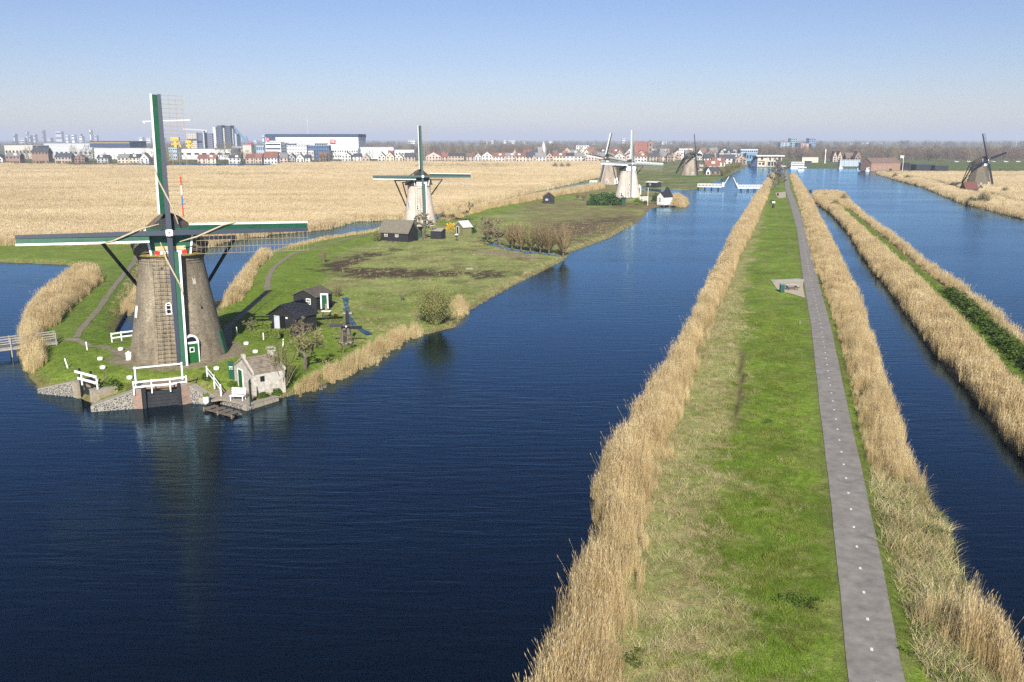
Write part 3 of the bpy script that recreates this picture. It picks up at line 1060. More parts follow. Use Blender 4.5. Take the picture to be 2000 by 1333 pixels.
# strip B
def offs(P, d):  # distance from the small track
    return line_d(P[:, 0], P[:, 1], B_path)
P = inpoly(B_poly, 2.2, lambda x, y, sd: sd > 0.25)
d = offs(P, 0)
side = P[:, 0] - np.interp(P[:, 1], [p[1] for p in B_path], [p[0] for p in B_path])
dark = sstep(150, 115, P[:, 1]) * (side > 0) * (poly_sd(P[:, 0], P[:, 1], B_poly) > 1.8)
k = (d > 1.9 + 0.3 * rng.normal(size=len(P))) & (rng.random(len(P)) > dark * 0.9)
put('reed_bed', MID_REED, P[k], zB, 0.65, 0.95, 'two rows of reeds on the strip between the side canal and the basin', 'reeds', zvar=tapB)
k2 = (d > 0.9) & (dark > 0.3)
P2 = P[k2]
put('scrub', HERB, np.repeat(P2, 3, 0) + rng.normal(0, 0.4, (len(P2) * 3, 2)), zB, 2.0, 4.0, 'low olive green bramble scrub on the reed strip', 'scrub')
put('strip_grass', GRASS, inpoly(B_poly, 1.6, lambda x, y, sd: (line_d(x, y, B_path) < 1.9) & (sd > 0.2)), zB, 1.2, 2.2, 'green grass along the trodden track on the reed strip', 'grass')

# reed field D: clumps get larger with distance
pd = []
for (ya, yb, de) in ((190, 300, 0.75), (300, 450, 0.38), (450, 900, 0.16)):
    q = inpoly(D_poly, de, lambda x, y, sd: (y > ya) & (y <= yb) & (np.abs(x) < y * 0.62 + 20) & (sd > 0.3))
    pd.append(q)
P = np.concatenate(pd)
gap = vnoise(P[:, 0], P[:, 1] * 2.2, 60, 70) + 0.5 * vnoise(P[:, 0], P[:, 1] * 3, 17, 71)
P = P[gap > -1.15]
fs = lambda x, y: (0.9 + 0.12 * vnoise(x, y * 2, 30, 72)) * (1 + 0.25 * sstep(300, 450, y) + 0.3 * sstep(450, 700, y))
put('reed_field', FAR_REED, P, zDf, 0.85, 1.15, 'vast pale straw coloured reed field behind the mills', 'reeds', zvar=fs)
P = inpoly(D_poly, 1.0, lambda x, y, sd: (sd < 3.5) & (sd > 0.2) & (y < 560) & (np.abs(x) < y * 0.62 + 20))
put('reed_field_edge', MID_REED, P, zDf, 0.8, 1.1, 'ragged edge of the reed field along the creek', 'reeds', zvar=ragged)

# peninsula reeds, by stretch (pixels of the photograph on the water line)
def reed_patch(pix, label, dens, smin, smax, prs=None, z=0.4, zf=None, name='reed_bed'):
    q = pl(pix, z)
    P = inpoly(q, dens)
    return put(name, prs or NEAR_REED, P + rng.normal(0, 0.25, P.shape), zf or zCf, smin, smax, label, 'reeds', zvar=lambda x, y: ragged(x, y) * (0.55 + 0.45 * sstep(-0.3, 1.2, poly_sd(x, y, q))))


reed_patch([(38, 690), (40, 650), (62, 602), (112, 562), (140, 540), (190, 535), (198, 560), (150, 600), (110, 645), (85, 650), (80, 668), (88, 700), (78, 735), (55, 722)], 'thick reeds on the left shore behind the wooden footbridge', 5.0, 0.9, 1.12, z=0.2)
reed_patch([(236, 605), (268, 560), (285, 520), (292, 540), (275, 590), (250, 612)], 'reed clump left of the near mill tower', 4.0, 0.85, 1.05, z=0.5)
reed_patch([(440, 592), (472, 545), (500, 506), (530, 493), (525, 505), (500, 530), (488, 560), (470, 595), (448, 604)], 'pale reeds along the creek right of the near mill', 3.5, 0.8, 1.0, MID_REED)
reed_patch([(575, 772), (620, 757), (720, 712), (772, 680), (790, 662), (770, 655), (720, 680), (660, 715), (610, 740), (575, 752)], 'dry reeds on the water edge below the fruit trees', 4.0, 0.5, 0.72)
reed_patch([(775, 668), (800, 658), (832, 653), (825, 640), (800, 640), (770, 648), (750, 668)], 'short dry reeds left of the round willow bush', 3.6, 0.45, 0.62)
reed_patch([(885, 625), (915, 608), (918, 596), (895, 590), (872, 600)], 'pale reed tuft right of the round willow bush', 3.0, 0.55, 0.75)
reed_patch([(1300, 400), (1337, 404), (1344, 397), (1326, 387), (1305, 390)], 'rounded reed tuft on the tip beyond the white mill', 2.0, 0.9, 1.1, MID_REED)
reed_patch([(855, 434), (930, 412), (1040, 387), (1140, 368), (1180, 363), (1180, 369), (1130, 378), (1040, 397), (960, 412), (880, 436)], 'reed belt along the back ditch between the second and the white mill', 0.9, 0.8, 1.05, MID_REED)
reed_patch([(560, 483), (620, 469), (740, 451), (790, 447), (790, 450), (740, 455), (620, 474), (565, 488)], 'low pale reeds along the creek before the second mill', 2.0, 0.25, 0.45, MID_REED)
# east bank
P = inpoly(E_poly, 0.25, lambda x, y, sd: (sd > 0.4) & (y < 640) & (x < y * 0.66) & (line_d(x, y, E_TRACK) > 2.6) & (y + (x - 400) * 0.25 < 690) & (np.hypot(x - M6[0], y - M6[1]) > 9))
put('reed_field', FAR_REED, P, zEf, 0.7, 0.95, 'reed field around the thatched mill on the right bank', 'reeds')
P = inpoly(E_poly, 0.5, lambda x, y, sd: (sd > 0.2) & (sd < 3) & (y < 640) & (x < y * 0.66))
put('reed_field_edge', MID_REED, P, zEf, 0.7, 1.0, 'dry reeds on the water edge of the right bank', 'reeds')
# grass on the peninsula
P = inpoly(C_poly, 3.2, lambda x, y, sd: (y < 140) & (x > -75) & (sd > 0.5) & (np.hypot(x - M1[0], y - M1[1]) > 7.3))
put('mound_grass', GRASS, P, zCf, 0.8, 1.5, 'short green grass on the mound of the near mill', 'grass', 0.02)
P = inpoly(C_poly, 1.2, lambda x, y, sd: (y < 260) & (y > 100) & (x > -32) & (sd > 0.4))
k = vnoise(P[:, 0], P[:, 1], 4, 21) + 0.5 * rng.normal(size=len(P)) > 0.1
put('meadow_grass', ROUGH, P[k], zCf, 0.5, 1.0, 'rough grass of the wet meadow behind the sheds', 'grass')
P = inpoly(C_poly, 2.5, lambda x, y, sd: (y < 260) & (sd < 1.6) & (sd > 0.1) & ((x > -30) | (y > 120)))
put('bank_grass', ROUGH, P, zCf, 0.6, 1.3, 'dry grass fringe on the shore of the peninsula', 'grass')

# ================================================================== WINDMILLS
BRICK = mat('mill_brick', (0.25, 0.205, 0.145), 0.95, 0.22, 1.3, bump=0.35, detail=9)


def brick_courses(name, colr, mortar, sc=1.0, var=0.3, stain=None):
    """small brickwork seen from afar: courses around a tower plus weathering"""
    m = bpy.data.materials.new(name)
    m.use_nodes = True
    nt = m.node_tree
    b = nt.nodes['Principled BSDF']
    b.inputs['Roughness'].default_value = 0.95
    b.inputs['Specular IOR Level'].default_value = 0.15
    tc = nt.nodes.new('ShaderNodeTexCoord')
    sp = nt.nodes.new('ShaderNodeSeparateXYZ')
    nt.links.new(tc.outputs['Object'], sp.inputs[0])
    an = nt.nodes.new('ShaderNodeMath'); an.operation = 'ARCTAN2'
    nt.links.new(sp.outputs[0], an.inputs[0]); nt.links.new(sp.outputs[1], an.inputs[1])
    mu = nt.nodes.new('ShaderNodeMath'); mu.operation = 'MULTIPLY'; mu.inputs[1].default_value = 4.2
    nt.links.new(an.outputs[0], mu.inputs[0])
    cb = nt.nodes.new('ShaderNodeCombineXYZ')
    nt.links.new(mu.outputs[0], cb.inputs[0]); nt.links.new(sp.outputs[2], cb.inputs[1])
    bt = nt.nodes.new('ShaderNodeTexBrick')
    bt.inputs['Scale'].default_value = 1
    bt.inputs['Brick Width'].default_value = 0.24 * sc
    bt.inputs['Row Height'].default_value = 0.075 * sc
    bt.inputs['Mortar Size'].default_value = 0.010 * sc
    bt.inputs['Color1'].default_value = (*[q * 0.72 for q in colr], 1)
    bt.inputs['Color2'].default_value = (*[q * 1.28 for q in colr], 1)
    bt.inputs['Mortar'].default_value = (*mortar, 1)
    nt.links.new(cb.outputs[0], bt.inputs['Vector'])
    prev = bt.outputs['Color']
    for s_, v, st in ((0.55, 0.46, (1, 1, 0.28)), (2.6, 0.22, (1, 1, 1)), (11, 0.22, (1, 1, 1))):
        mp = nt.nodes.new('ShaderNodeMapping'); mp.inputs['Scale'].default_value = st
        nt.links.new(tc.outputs['Object'], mp.inputs[0])
        nz = nt.nodes.new('ShaderNodeTexNoise')
        nz.inputs['Scale'].default_value = s_; nz.inputs['Detail'].default_value = 6; nz.inputs['Roughness'].default_value = 0.7
        nt.links.new(mp.outputs[0], nz.inputs['Vector'])
        mr = nt.nodes.new('ShaderNodeMapRange')
        mr.inputs[1].default_value = 0.3; mr.inputs[2].default_value = 0.7
        mr.inputs[3].default_value = 1 - v; mr.inputs[4].default_value = 1 + v
        nt.links.new(nz.outputs['Fac'], mr.inputs[0])
        mx = nt.nodes.new('ShaderNodeMix'); mx.data_type = 'RGBA'; mx.blend_type = 'MULTIPLY'; mx.inputs[0].default_value = 1
        nt.links.new(prev, mx.inputs[6]); nt.links.new(mr.outputs[0], mx.inputs[7])
        prev = mx.outputs[2]
        if s_ == 0.55 and stain:
            rp = nt.nodes.new('ShaderNodeMapRange')
            rp.inputs[1].default_value = 0.48; rp.inputs[2].default_value = 0.62; rp.inputs[3].default_value = 0; rp.inputs[4].default_value = 0.75
            nt.links.new(nz.outputs['Fac'], rp.inputs[0])
            ms = nt.nodes.new('ShaderNodeMix'); ms.data_type = 'RGBA'; ms.inputs[7].default_value = (*stain, 1)
            nt.links.new(rp.outputs[0], ms.inputs[0]); nt.links.new(prev, ms.inputs[6])
            prev = ms.outputs[2]
    nt.links.new(prev, b.inputs['Base Color'])
    bp = nt.nodes.new('ShaderNodeBump'); bp.inputs['Strength'].default_value = 0.35; bp.inputs['Distance'].default_value = 0.02
    nt.links.new(bt.outputs['Fac'], bp.inputs['Height']); bp.invert = True
    nt.links.new(bp.outputs[0], b.inputs['Normal'])
    return m


MB1 = brick_courses('weathered_mill_brick', (0.185, 0.150, 0.103), (0.20, 0.172, 0.13))
MB2 = brick_courses('limewashed_brick', (0.56, 0.49, 0.42), (0.56, 0.50, 0.44), stain=(0.44, 0.35, 0.28))
MB3 = brick_courses('white_mill_brick', (0.56, 0.51, 0.45), (0.55, 0.50, 0.44), stain=(0.42, 0.33, 0.26))
MB4 = brick_courses('grey_mill_brick', (0.27, 0.22, 0.17), (0.28, 0.24, 0.19))
THATCH = mat('thatch', (0.135, 0.105, 0.068), 1.0, 0.35, 5, bump=0.6, stretch=(1, 1, 0.25))
THATCH_D = mat('dark_thatch', (0.085, 0.072, 0.055), 1.0, 0.35, 5, bump=0.6, stretch=(1, 1, 0.25))
TAR = mat('tarred_board', (0.022, 0.023, 0.026), 0.7, 0.35, 3)
TARB = mat('dark_beam', (0.012, 0.013, 0.016), 0.55, 0.3, 2)
BLUE = mat('dark_blue_steel', (0.013, 0.022, 0.042), 0.5, 0.2, 2, spec=0.4)
GRN = mat('mill_green_paint', (0.008, 0.072, 0.036), 0.55, 0.25, 1.5, spec=0.35)
GRNP = mat('faded_green_paint', (0.030, 0.075, 0.058), 0.55, 0.18, 2)
WHT = mat('white_paint', (0.74, 0.74, 0.71), 0.55, 0.08, 3)
RED = mat('red_paint', (0.50, 0.022, 0.022), 0.5, 0.1, 3)
BLU2 = mat('flag_blue', (0.03, 0.12, 0.42), 0.6)
CREAM = mat('ochre_board', (0.56, 0.40, 0.21), 0.7, 0.15, 3)
OCHRE = mat('mossy_ledge', (0.19, 0.145, 0.045), 0.9, 0.3, 3)
LATH = mat("lattice_wood", (0.27, 0.21, 0.13), 0.8, 0.2, 3)
LATHG = mat('lattice_grey', (0.30, 0.27, 0.22), 0.8, 0.2, 3)
ROPE = mat('rope_cloth', (0.42, 0.35, 0.22), 0.9, 0.2, 6)
GLASS = mat('window_glass', (0.012, 0.015, 0.02), 0.08, spec=0.6)
STEELG = mat('galvanised_steel', (0.38, 0.40, 0.42), 0.5, 0.1, 3, metal=0.2)


def arc_poly(w, h, n=8):
    """rectangle w with a round head, total height h"""
    r = w / 2
    return [(-r, 0), (r, 0), (r, h - r)] + [(r * math.cos(math.pi * k / n), h - r + r * math.sin(math.pi * k / n)) for k in range(1, n)] + [(-r, h - r)]


def make_mill(name, label, loc, heading, L=13.65, tilt=8, rho=0.8, base_r=5.05, top_r=3.1, tower_h=10.75, hub_h=13.2, hub_f=3.75, body='round',
              wall=MB1, capm=THATCH, lead=GRN, beam=BLUE, edge=WHT, lattice='bars', front=GRN, nl=27, lw=2.05, lat_mat=LATH, cap_s=1.0, detail=2, span=6.7, windows=(), door=None, lead_on=True, gable=TAR, lat_r0=2.5):
    t = thing(name, label, 'windmill', (loc[0], loc[1], loc[2]), heading)
    # ---- tower
    n = 8 if body == 'oct' else 56
    prof = []
    for i in range(15):
        u = i / 14
        prof.append((base_r + (top_r - base_r) * (u ** 0.82 if body != 'oct' else u ** 0.9), tower_h * u))
    tb = MB()
    tb.lathe([(prof[0][0], -0.8)] + prof, n, ph=math.pi / 8)
    tw = tb.build('tower', wall, t, smooth=(body != 'oct'))

    def rad(z):
        return float(np.interp(z, [p[1] for p in prof], [p[0] for p in prof]))
    if body != 'oct':
        rb = MB()
        for dz, dr, hh in ((0.0, 0.16, 0.22), (-0.42, 0.10, 0.16), (-0.75, 0.05, 0.10)):
            r0 = rad(tower_h + dz) + 0.0
            rb.lathe([(r0 + dr - 0.05, tower_h + dz - hh), (r0 + dr, tower_h + dz - hh * 0.7), (r0 + dr, tower_h + dz - 0.01)], 56)
        rb.build('cornice', wall, t, smooth=False)

    def on_wall(ang, z, out=0.0):
        """position on the tower wall, ang from the front, and its outward direction"""
        r = rad(z) + out
        return Vector((r * math.sin(ang), -r * math.cos(ang), z)), Vector((math.sin(ang), -math.cos(ang), 0))
    for ang, z, w, h in windows:
        p, o = on_wall(ang, z, -0.12)
        ax = Vector((math.cos(ang), math.sin(ang), 0))
        wv = MB(); wv.prism(arc_poly(w, h), p, ax, (0, 0, 1), o, 0.30)
        wo = wv.build('window', WHT, t)
        for pn in ([(-w * .3, .14), (w * .3, .14), (w * .3, h * .40), (-w * .3, h * .40)], [(-w * .3, h * .46), (w * .3, h * .46), (w * .3, h * .72), (-w * .3, h * .72)], [(q[0] * .6, h * .78 + (q[1] - (h - w / 2)) * .5) for q in arc_poly(w, h)[2:]]):
            g = MB(); g.prism(pn, p, ax, (0, 0, 1), o, 0.315)
            g.build('pane', GLASS, wo)
    if door:
        ang, w, h = door
        p, o = on_wall(ang, 0.0, -0.35)
        ax = Vector((math.cos(ang), math.sin(ang), 0))
        hb = h * 0.72
        dv = MB(); dv.prism([(-w / 2, 0), (w / 2, 0), (w / 2, hb), (-w / 2, hb)], p, ax, (0, 0, 1), o, 0.42)
        do = dv.build('door', mat('door_green', (0.01, 0.10, 0.022), 0.5, 0.15, 3), t)
        fr = MB(); fr.prism([(w / 2, 0), (w / 2 + .1, 0), (w / 2 + .1, hb), (w / 2, hb)], p, ax, (0, 0, 1), o, 0.45)
        fr.prism([(-w / 2 - .1, 0), (-w / 2, 0), (-w / 2, hb), (-w / 2 - .1, hb)], p, ax, (0, 0, 1), o, 0.45)
        fr.prism([(-w / 2 - .12, hb), (w / 2 + .12, hb), (w / 2 + .12, hb + .2), (-w / 2 - .12, hb + .2)], p, ax, (0, 0, 1), o, 0.47)
        k = 8
        ro, ri = w / 2 + .1, w / 2 - .08
        ring = [(ro * math.cos(math.pi * i / k), hb + .2 + ro * math.sin(math.pi * i / k)) for i in range(k + 1)]
        inn = [(ri * math.cos(math.pi * i / k), hb + .2 + ri * math.sin(math.pi * i / k)) for i in range(k + 1)]
        for i in range(k):
            fr.prism([ring[i], ring[i + 1], inn[i + 1], inn[i]], p, ax, (0, 0, 1), o, 0.45)
        fr.prism([(-.24, hb * .55), (.24, hb * .55), (.24, hb * .82), (-.24, hb * .82)], p, ax, (0, 0, 1), o, 0.435)
        fr.build('door_frame', WHT, do)
        g = MB(); g.prism(inn, p, ax, (0, 0, 1), o, 0.40)
        g.build('pane', GLASS, do)
        g = MB(); g.prism([(-.16, hb * .6), (.16, hb * .6), (.16, hb * .77), (-.16, hb * .77)], p, ax, (0, 0, 1), o, 0.445)
        g.build('pane', GLASS, do)
    # ---- cap: boat shaped loft from front gable to rounded back
    cs = cap_s
    secs = [(-2.75, 2.55, 4.35, 0.35), (-2.0, 3.1, 4.4, 0.12), (-0.6, 3.6, 4.25, 0.0), (1.0, 3.7, 3.6, 0.0), (2.5, 3.3, 2.9, 0.0), (3.5, 2.4, 2.1, 0.05), (4.0, 1.2, 1.2, 0.2)]
    cb = MB()
    K = 12
    for (y, hw, hh, z0) in secs:
        for k in range(K + 1):
            a = math.pi * k / K
            cx = math.copysign(abs(math.cos(a)) ** 0.9, math.cos(a)) * hw * cs
            tri = float(np.interp(y, [-2.75, 1.0], [0.85, 0.15]))
            prof_ = tri * (1 - abs(math.cos(a)) ** 1.15) + (1 - tri) * math.sin(a) ** 1.25
            cz = (z0 + (hh - z0) * prof_) * cs
            cb.v.append((cx, y * cs, tower_h + 0.15 + cz))
    for i in range(len(secs) - 1):
        for k in range(K):
            a0 = i * (K + 1) + k
            cb.f.append((a0, a0 + 1, a0 + K + 2, a0 + K + 1)); cb.mi.append(0)
    cb.f.append(tuple(range(K + 1))[::-1]); cb.mi.append(0)
    e0 = (len(secs) - 1) * (K + 1)
    cb.f.append(tuple(range(e0, e0 + K + 1))); cb.mi.append(0)
    for i in range(len(secs) - 1):
        cb.f.append((i * (K + 1), (i + 1) * (K + 1), (i + 1) * (K + 1) + K, i * (K + 1) + K)); cb.mi.append(0)
    cap = cb.build('cap', capm, t, smooth=True)
    yf = -2.86 * cs
    zt = tower_h + 0.15
    # front: tarred weatherboards above, painted boards below
    gz = hub_h + 0.45
    top = zt + 4.30 * cs
    nb = 7 if detail > 1 else 1
    for i in range(nb):
        u0, u1 = i / nb, (i + 1) / nb
        w0, w1 = 1.75 - 1.60 * u0, 1.75 - 1.60 * u1
        q = MB()
        bz0, bz1 = gz + (top - gz) * u0, gz + (top - gz) * u1
        yb0, yb1 = yf - 0.02 + 0.06 * u0, yf - 0.02 + 0.06 * u1
        q.add([(-w0 * cs, yb0 - .05, bz0), (w0 * cs, yb0 - .05, bz0), (w1 * cs, yb1, bz1), (-w1 * cs, yb1, bz1), (-w0 * cs, yb0 + .25, bz0), (w0 * cs, yb0 + .25, bz0), (w1 * cs, yb1 + .25, bz1), (-w1 * cs, yb1 + .25, bz1)],
              [(0, 1, 2, 3), (7, 6, 5, 4), (0, 4, 5, 1), (1, 5, 6, 2), (2, 6, 7, 3), (3, 7, 4, 0)])
        q.build('gable_board', gable, cap)
    fz0 = tower_h + 0.15
    q = MB()
    q.prism([(-1.75 * cs, fz0), (1.75 * cs, fz0), (2.2 * cs, gz - .02), (-2.2 * cs, gz - .02)], (0, yf - .06, 0), (1, 0, 0), (0, 0, 1), (0, 1, 0), 0.28)
    fb = q.build('front_board', front, t)
    for s_ in (-1, 1):
        q = MB()
        q.add([(s_ * 1.75 * cs, yf - .1, fz0 - .1), (s_ * 1.93 * cs, yf - .1, fz0 - .1), (s_ * 2.42 * cs, yf - .1, gz + .1), (s_ * 2.2 * cs, yf - .1, gz + .1), (s_ * 1.75 * cs, yf + .2, fz0 - .1), (s_ * 1.93 * cs, yf + .2, fz0 - .1), (s_ * 2.42 * cs, yf + .2, gz + .1), (s_ * 2.2 * cs, yf + .2, gz + .1)],
              [(0, 1, 2, 3), (7, 6, 5, 4), (0, 4, 5, 1), (1, 5, 6, 2), (2, 6, 7, 3), (3, 7, 4, 0)])
        q.build('trim', WHT, fb)
    q = MB(); q.box((0, yf - .16, fz0 + 0.72), (2.9 * cs, .16, .40)); q.build('cross_board', CREAM if detail > 1 else WHT, fb)
    bd = [(-1.45, .42), (1.45, .42), (1.5, .0), (1.25, -.22), (.95, -.05), (.55, -.3), (.25, -.12), (0, -.3), (-.25, -.12), (-.55, -.3), (-.95, -.05), (-1.25, -.22), (-1.5, .0)]
    q = MB(); q.prism([(a * cs, fz0 + .05 + b_) for a, b_ in bd], (0, yf - .26, 0), (1, 0, 0), (0, 0, 1), (0, 1, 0), 0.09)
    beard = q.build('beard', WHT, t)
    if detail > 1:
        for s_ in (-1, 1):
            q = MB(); q.prism([(s_ * 1.0, fz0 + .44), (s_ * 1.52, fz0 + .50), (s_ * 1.56, fz0 + .12), (s_ * 1.05, fz0 + .1)], (0, yf - .29, 0), (1, 0, 0), (0, 0, 1), (0, 1, 0), 0.05)
            q.build('beard_corner', RED, beard)
        q = MB()
        for i, dx in enumerate((-.75, -.62, -.48, -.36, .42, .55, .68, .8)):
            q.box((dx, yf - .275, fz0 + .27), (.05, .02, .14)); q.box((dx + .035, yf - .275, fz0 + .22), (.05, .02, .04))
        tag(q.build('date_mark', TAR, beard), kind='stuff')
        q = MB(); q.lathe([(top_r + .42, tower_h - .02), (top_r + .5, tower_h + .05), (top_r + .46, tower_h + .2), (top_r + .1, tower_h + .3)], 40)
        q.build('curb_ledge', OCHRE, t, smooth=True)
    # ---- cross beam and tail braces
    sp_z, sp_y = hub_h - 1.05, 0.4
    q = MB(); q.beam((-span, sp_y, sp_z), (span, sp_y, sp_z), .34, .36); q.build('cross_beam', TARB, t)
    q = MB(); q.beam((-3.9, 3.0, sp_z - .7), (3.9, 3.0, sp_z - .7), .28, .28); q.build('cross_beam', TARB, t)
    foot = Vector((0, base_r + 3.3, 1.1))
    for s_ in (-1, 1):
        q = MB(); q.beam((s_ * (span - .15), sp_y, sp_z), foot + Vector((s_ * .4, 0, 0)), .26, .26); q.build('brace', TARB, t)
        q = MB(); q.beam((s_ * 3.8, 3.0, sp_z - .7), foot + Vector((s_ * .25, 0, .5)), .24, .24); q.build('brace', TARB, t)
    q = MB(); q.beam((0, 3.4 * cs, tower_h + 1.2), foot, .42, .42); q.build('tail_pole', TARB, t)
    q = MB(); q.lathe([(.1, 0), (.85, 0), (.85, .12), (.1, .12)], 16, (foot.x, foot.y + .3, .95)); q.build('winch_wheel', TARB, t)
    # ---- sails
    T = R(tilt)
    hub = Vector((0, -hub_f, hub_h))
    frame = Matrix.Translation(hub) @ Matrix.Rotation(-T, 4, 'X')
    hb_ = MB(); hb_.beam((0, -.5, 0), (0, 2.2, 0), .62, .62)
    h_o = hb_.build('shaft_head', WHT if detail > 1 else beam, t)
    h_o.matrix_local = frame
    q = MB(); q.prism([(.36 * math.cos(math.pi * k / 4 + .39), .36 * math.sin(math.pi * k / 4 + .39)) for k in range(8)], (0, -.56, 0), (1, 0, 0), (0, 0, 1), (0, 1, 0), .06)
    q.build('hub_plate', WHT, h_o)
    star = [((.17 if k % 2 == 0 else .07) * math.cos(math.pi * k / 5 + math.pi / 2), (.17 if k % 2 == 0 else .07) * math.sin(math.pi * k / 5 + math.pi / 2)) for k in range(10)]
    q = MB(); q.prism(star, (0, -.585, 0), (1, 0, 0), (0, 0, 1), (0, 1, 0), .03); q.build('hub_star', RED, h_o)
    bar = MB(); bar.beam((0, .02, 0), (lw, .30, 0), .032, .032); bar_me = bar.mesh('lattice_bar', lat_mat)
    beam_me = MB().beam((0, 0, 0.0), (0, 0.05, L), .52, .40, (0, 1, 0), .34, .22).mesh('sail', beam)
    lb = MB(); lb.add([(-.24, -.02, 1.9), (-.72, -.20, 1.9), (-.66, -.16, L - .05), (-.16, 0, L - .05), (-.24, .05, 1.9), (-.72, -.13, 1.9), (-.66, -.09, L - .05), (-.16, .07, L - .05)],
                      [(0, 1, 2, 3), (7, 6, 5, 4), (0, 4, 5, 1), (1, 5, 6, 2), (2, 6, 7, 3), (3, 7, 4, 0)])
    lead_me = lb.mesh('lead_board', lead)
    eb = MB(); eb.add([(-.72, -.21, 1.9), (-.92, -.28, 1.9), (-.85, -.24, L), (-.66, -.17, L), (-.72, -.13, 1.9), (-.92, -.2, 1.9), (-.85, -.16, L), (-.66, -.09, L)],
                      [(0, 1, 2, 3), (7, 6, 5, 4), (0, 4, 5, 1), (1, 5, 6, 2), (2, 6, 7, 3), (3, 7, 4, 0)])
    edge_me = eb.mesh('edge_board', edge)
    for k in range(4):
        so = link('sail', beam_me, t)
        so.matrix_local = frame @ Matrix.Translation((0, -.02 if k % 2 == 0 else -.30, 0)) @ Matrix.Rotation(-(R(rho) + k * math.pi / 2), 4, 'Y')
        if lead_on:
            link('lead_board', lead_me, so)
            link('edge_board', edge_me, so)
        zz = np.linspace(lat_r0, L - .08, nl)
        tw_ = lambda u: 0.10 + 0.30 * (1 - u)
        if lattice == 'bars':
            for i, z in enumerate(zz):
                link('lattice_bar', bar_me, so, (.1, 0, float(z)), (0, 0, tw_(i / nl) - .13))
            for f in (.36, .68, 1.0):
                q = MB(); q.beam((.1 + lw * f, .3 * f + .12, lat_r0), (.1 + lw * f, .3 * f - .06, L), .036, .036, (0, 1, 0)); q.build('lattice_rail', lat_mat, so)
        else:
            q = MB()
            for i, z in enumerate(zz):
                q.beam((.1, 0, float(z)), (.1 + lw, .30, float(z)), .04, .04)
            for f in (.36, .68, 1.0):
                q.beam((.1 + lw * f, .3 * f + .04, lat_r0), (.1 + lw * f, .3 * f + .04, L), .045, .045, (0, 1, 0))
            tag(q.build('lattice', lat_mat, so), kind='stuff')
        if detail > 1:
            q = MB()
            q.tube([(.9, -.05, .9), (.45, -.32, 2.6), (-.1, -.36, 3.9), (-.65, -.36, 5.2), (-.9, -.32, 6.4)], [.045, .09, .09, .07, .05], 6)
            q.build('rolled_sail_cloth', ROPE, so)
    if detail > 1:
        so = [c for c in t.children if c.name.startswith('sail')][0]
        for i, (z0, z1, m_) in enumerate(((1.6, 2.7, RED), (2.7, 3.75, BLU2), (3.75, 4.7, WHT), (4.7, 5.6, RED))):
            q = MB(); q.tube([(1.45, .02, z0), (1.45, .0, z1)], .06, 6); q.build('flag_band', m_, so)
    return t


z1 = zC(*M1)
mill1 = make_mill('windmill', 'large brown brick windmill in the left foreground with green and white sails', (M1[0], M1[1], 1.6), R(21), rho=-0.5,
                  windows=((R(-9), 5.0, .62, 1.25),), door=(R(14), 1.25, 2.75))
# green side door, vents, repair patches of the near mill
for (ang, z, w, h, m_, nm) in ((R(70), .1, 1.0, 2.3, GRN, 'side_door'), (R(-72), 4.4, .5, 1.2, WHT, 'side_window'), (R(35), 7.8, .35, 1.2, mat('lime_patch', (.42, .38, .31), .9, .2, 4), 'lime_patch'), (R(40), 5.2, .2, .25, TAR, 'vent'), (R(-16), 3.0, .14, .16, TAR, 'vent'), (R(12), 9.4, .16, .2, TAR, 'vent'), (R(-17), 9.5, .3, .22, TAR, 'vent')):
    rr_ = 5.05 + (3.1 - 5.05) * (z / 10.75) ** .82
    ax = Vector((math.cos(ang), math.sin(ang), 0)); o_ = Vector((math.sin(ang), -math.cos(ang), 0))
    sl = -(5.05 - 3.1) / 10.75 * 1.05
    q = MB(); q.prism([(-w / 2, 0), (w / 2, 0), (w / 2, h), (-w / 2, h)], o_ * (rr_ - .12) + Vector((0, 0, z)), ax, Vector((0, 0, 1)) + o_ * sl, o_, .18 if nm != 'lime_patch' else .135)
    q.build(nm, m_, mill1)

mill2 = make_mill('windmill', 'pale limewashed brick windmill with dark cap standing behind the thatched shed', (M2[0], M2[1], 1.2), R(20), L=13.3, rho=-1.2, base_r=4.5, top_r=2.95, tower_h=10.6, hub_h=13.1, wall=MB2, lead=GRNP, beam=mat('grey_green_steel', (.05, .085, .08), .5, .15, 2), lattice='joined', detail=1, front=TAR,
                  windows=((R(-22), 4.4, .7, 1.4), (R(-62), 5.2, .7, 1.3)), lat_mat=LATHG, door=(R(-30), 1.1, 2.5), capm=THATCH_D)
mill3 = make_mill('windmill', 'whitewashed windmill with pale grey sails beside the big green hedge', (M3[0], M3[1], 1.2), R(14), L=13.2, rho=-3.2, base_r=5.3, top_r=3.2, tower_h=10.4, hub_h=13.2, wall=MB3, lead=mat('pale_grey_paint', (.36, .42, .42), .5, .1, 2), beam=mat('grey_steel', (.16, .19, .20), .5, .1, 2), lattice='joined', detail=1, front=WHT,
                  windows=((R(-14), 4.5, .6, 1.0), (R(12), 4.6, .6, 1.0), (R(-48), 0.4, 1.0, 1.8)), lat_mat=LATHG, capm=THATCH_D)
mill4 = make_mill('windmill', 'greyish brown brick windmill partly hidden behind the whitewashed mill', (M4[0], M4[1], 1.0), R(-38), L=12.9, rho=-9, base_r=5.9, top_r=3.6, tower_h=11.0, hub_h=13.4, wall=MB4, lead=mat('pale_grey_paint', (.36, .42, .42)), beam=TARB, lattice='joined', detail=1, front=TAR,
                  windows=((R(20), .3, 1.2, 2.2),), lat_mat=LATHG, capm=THATCH_D)
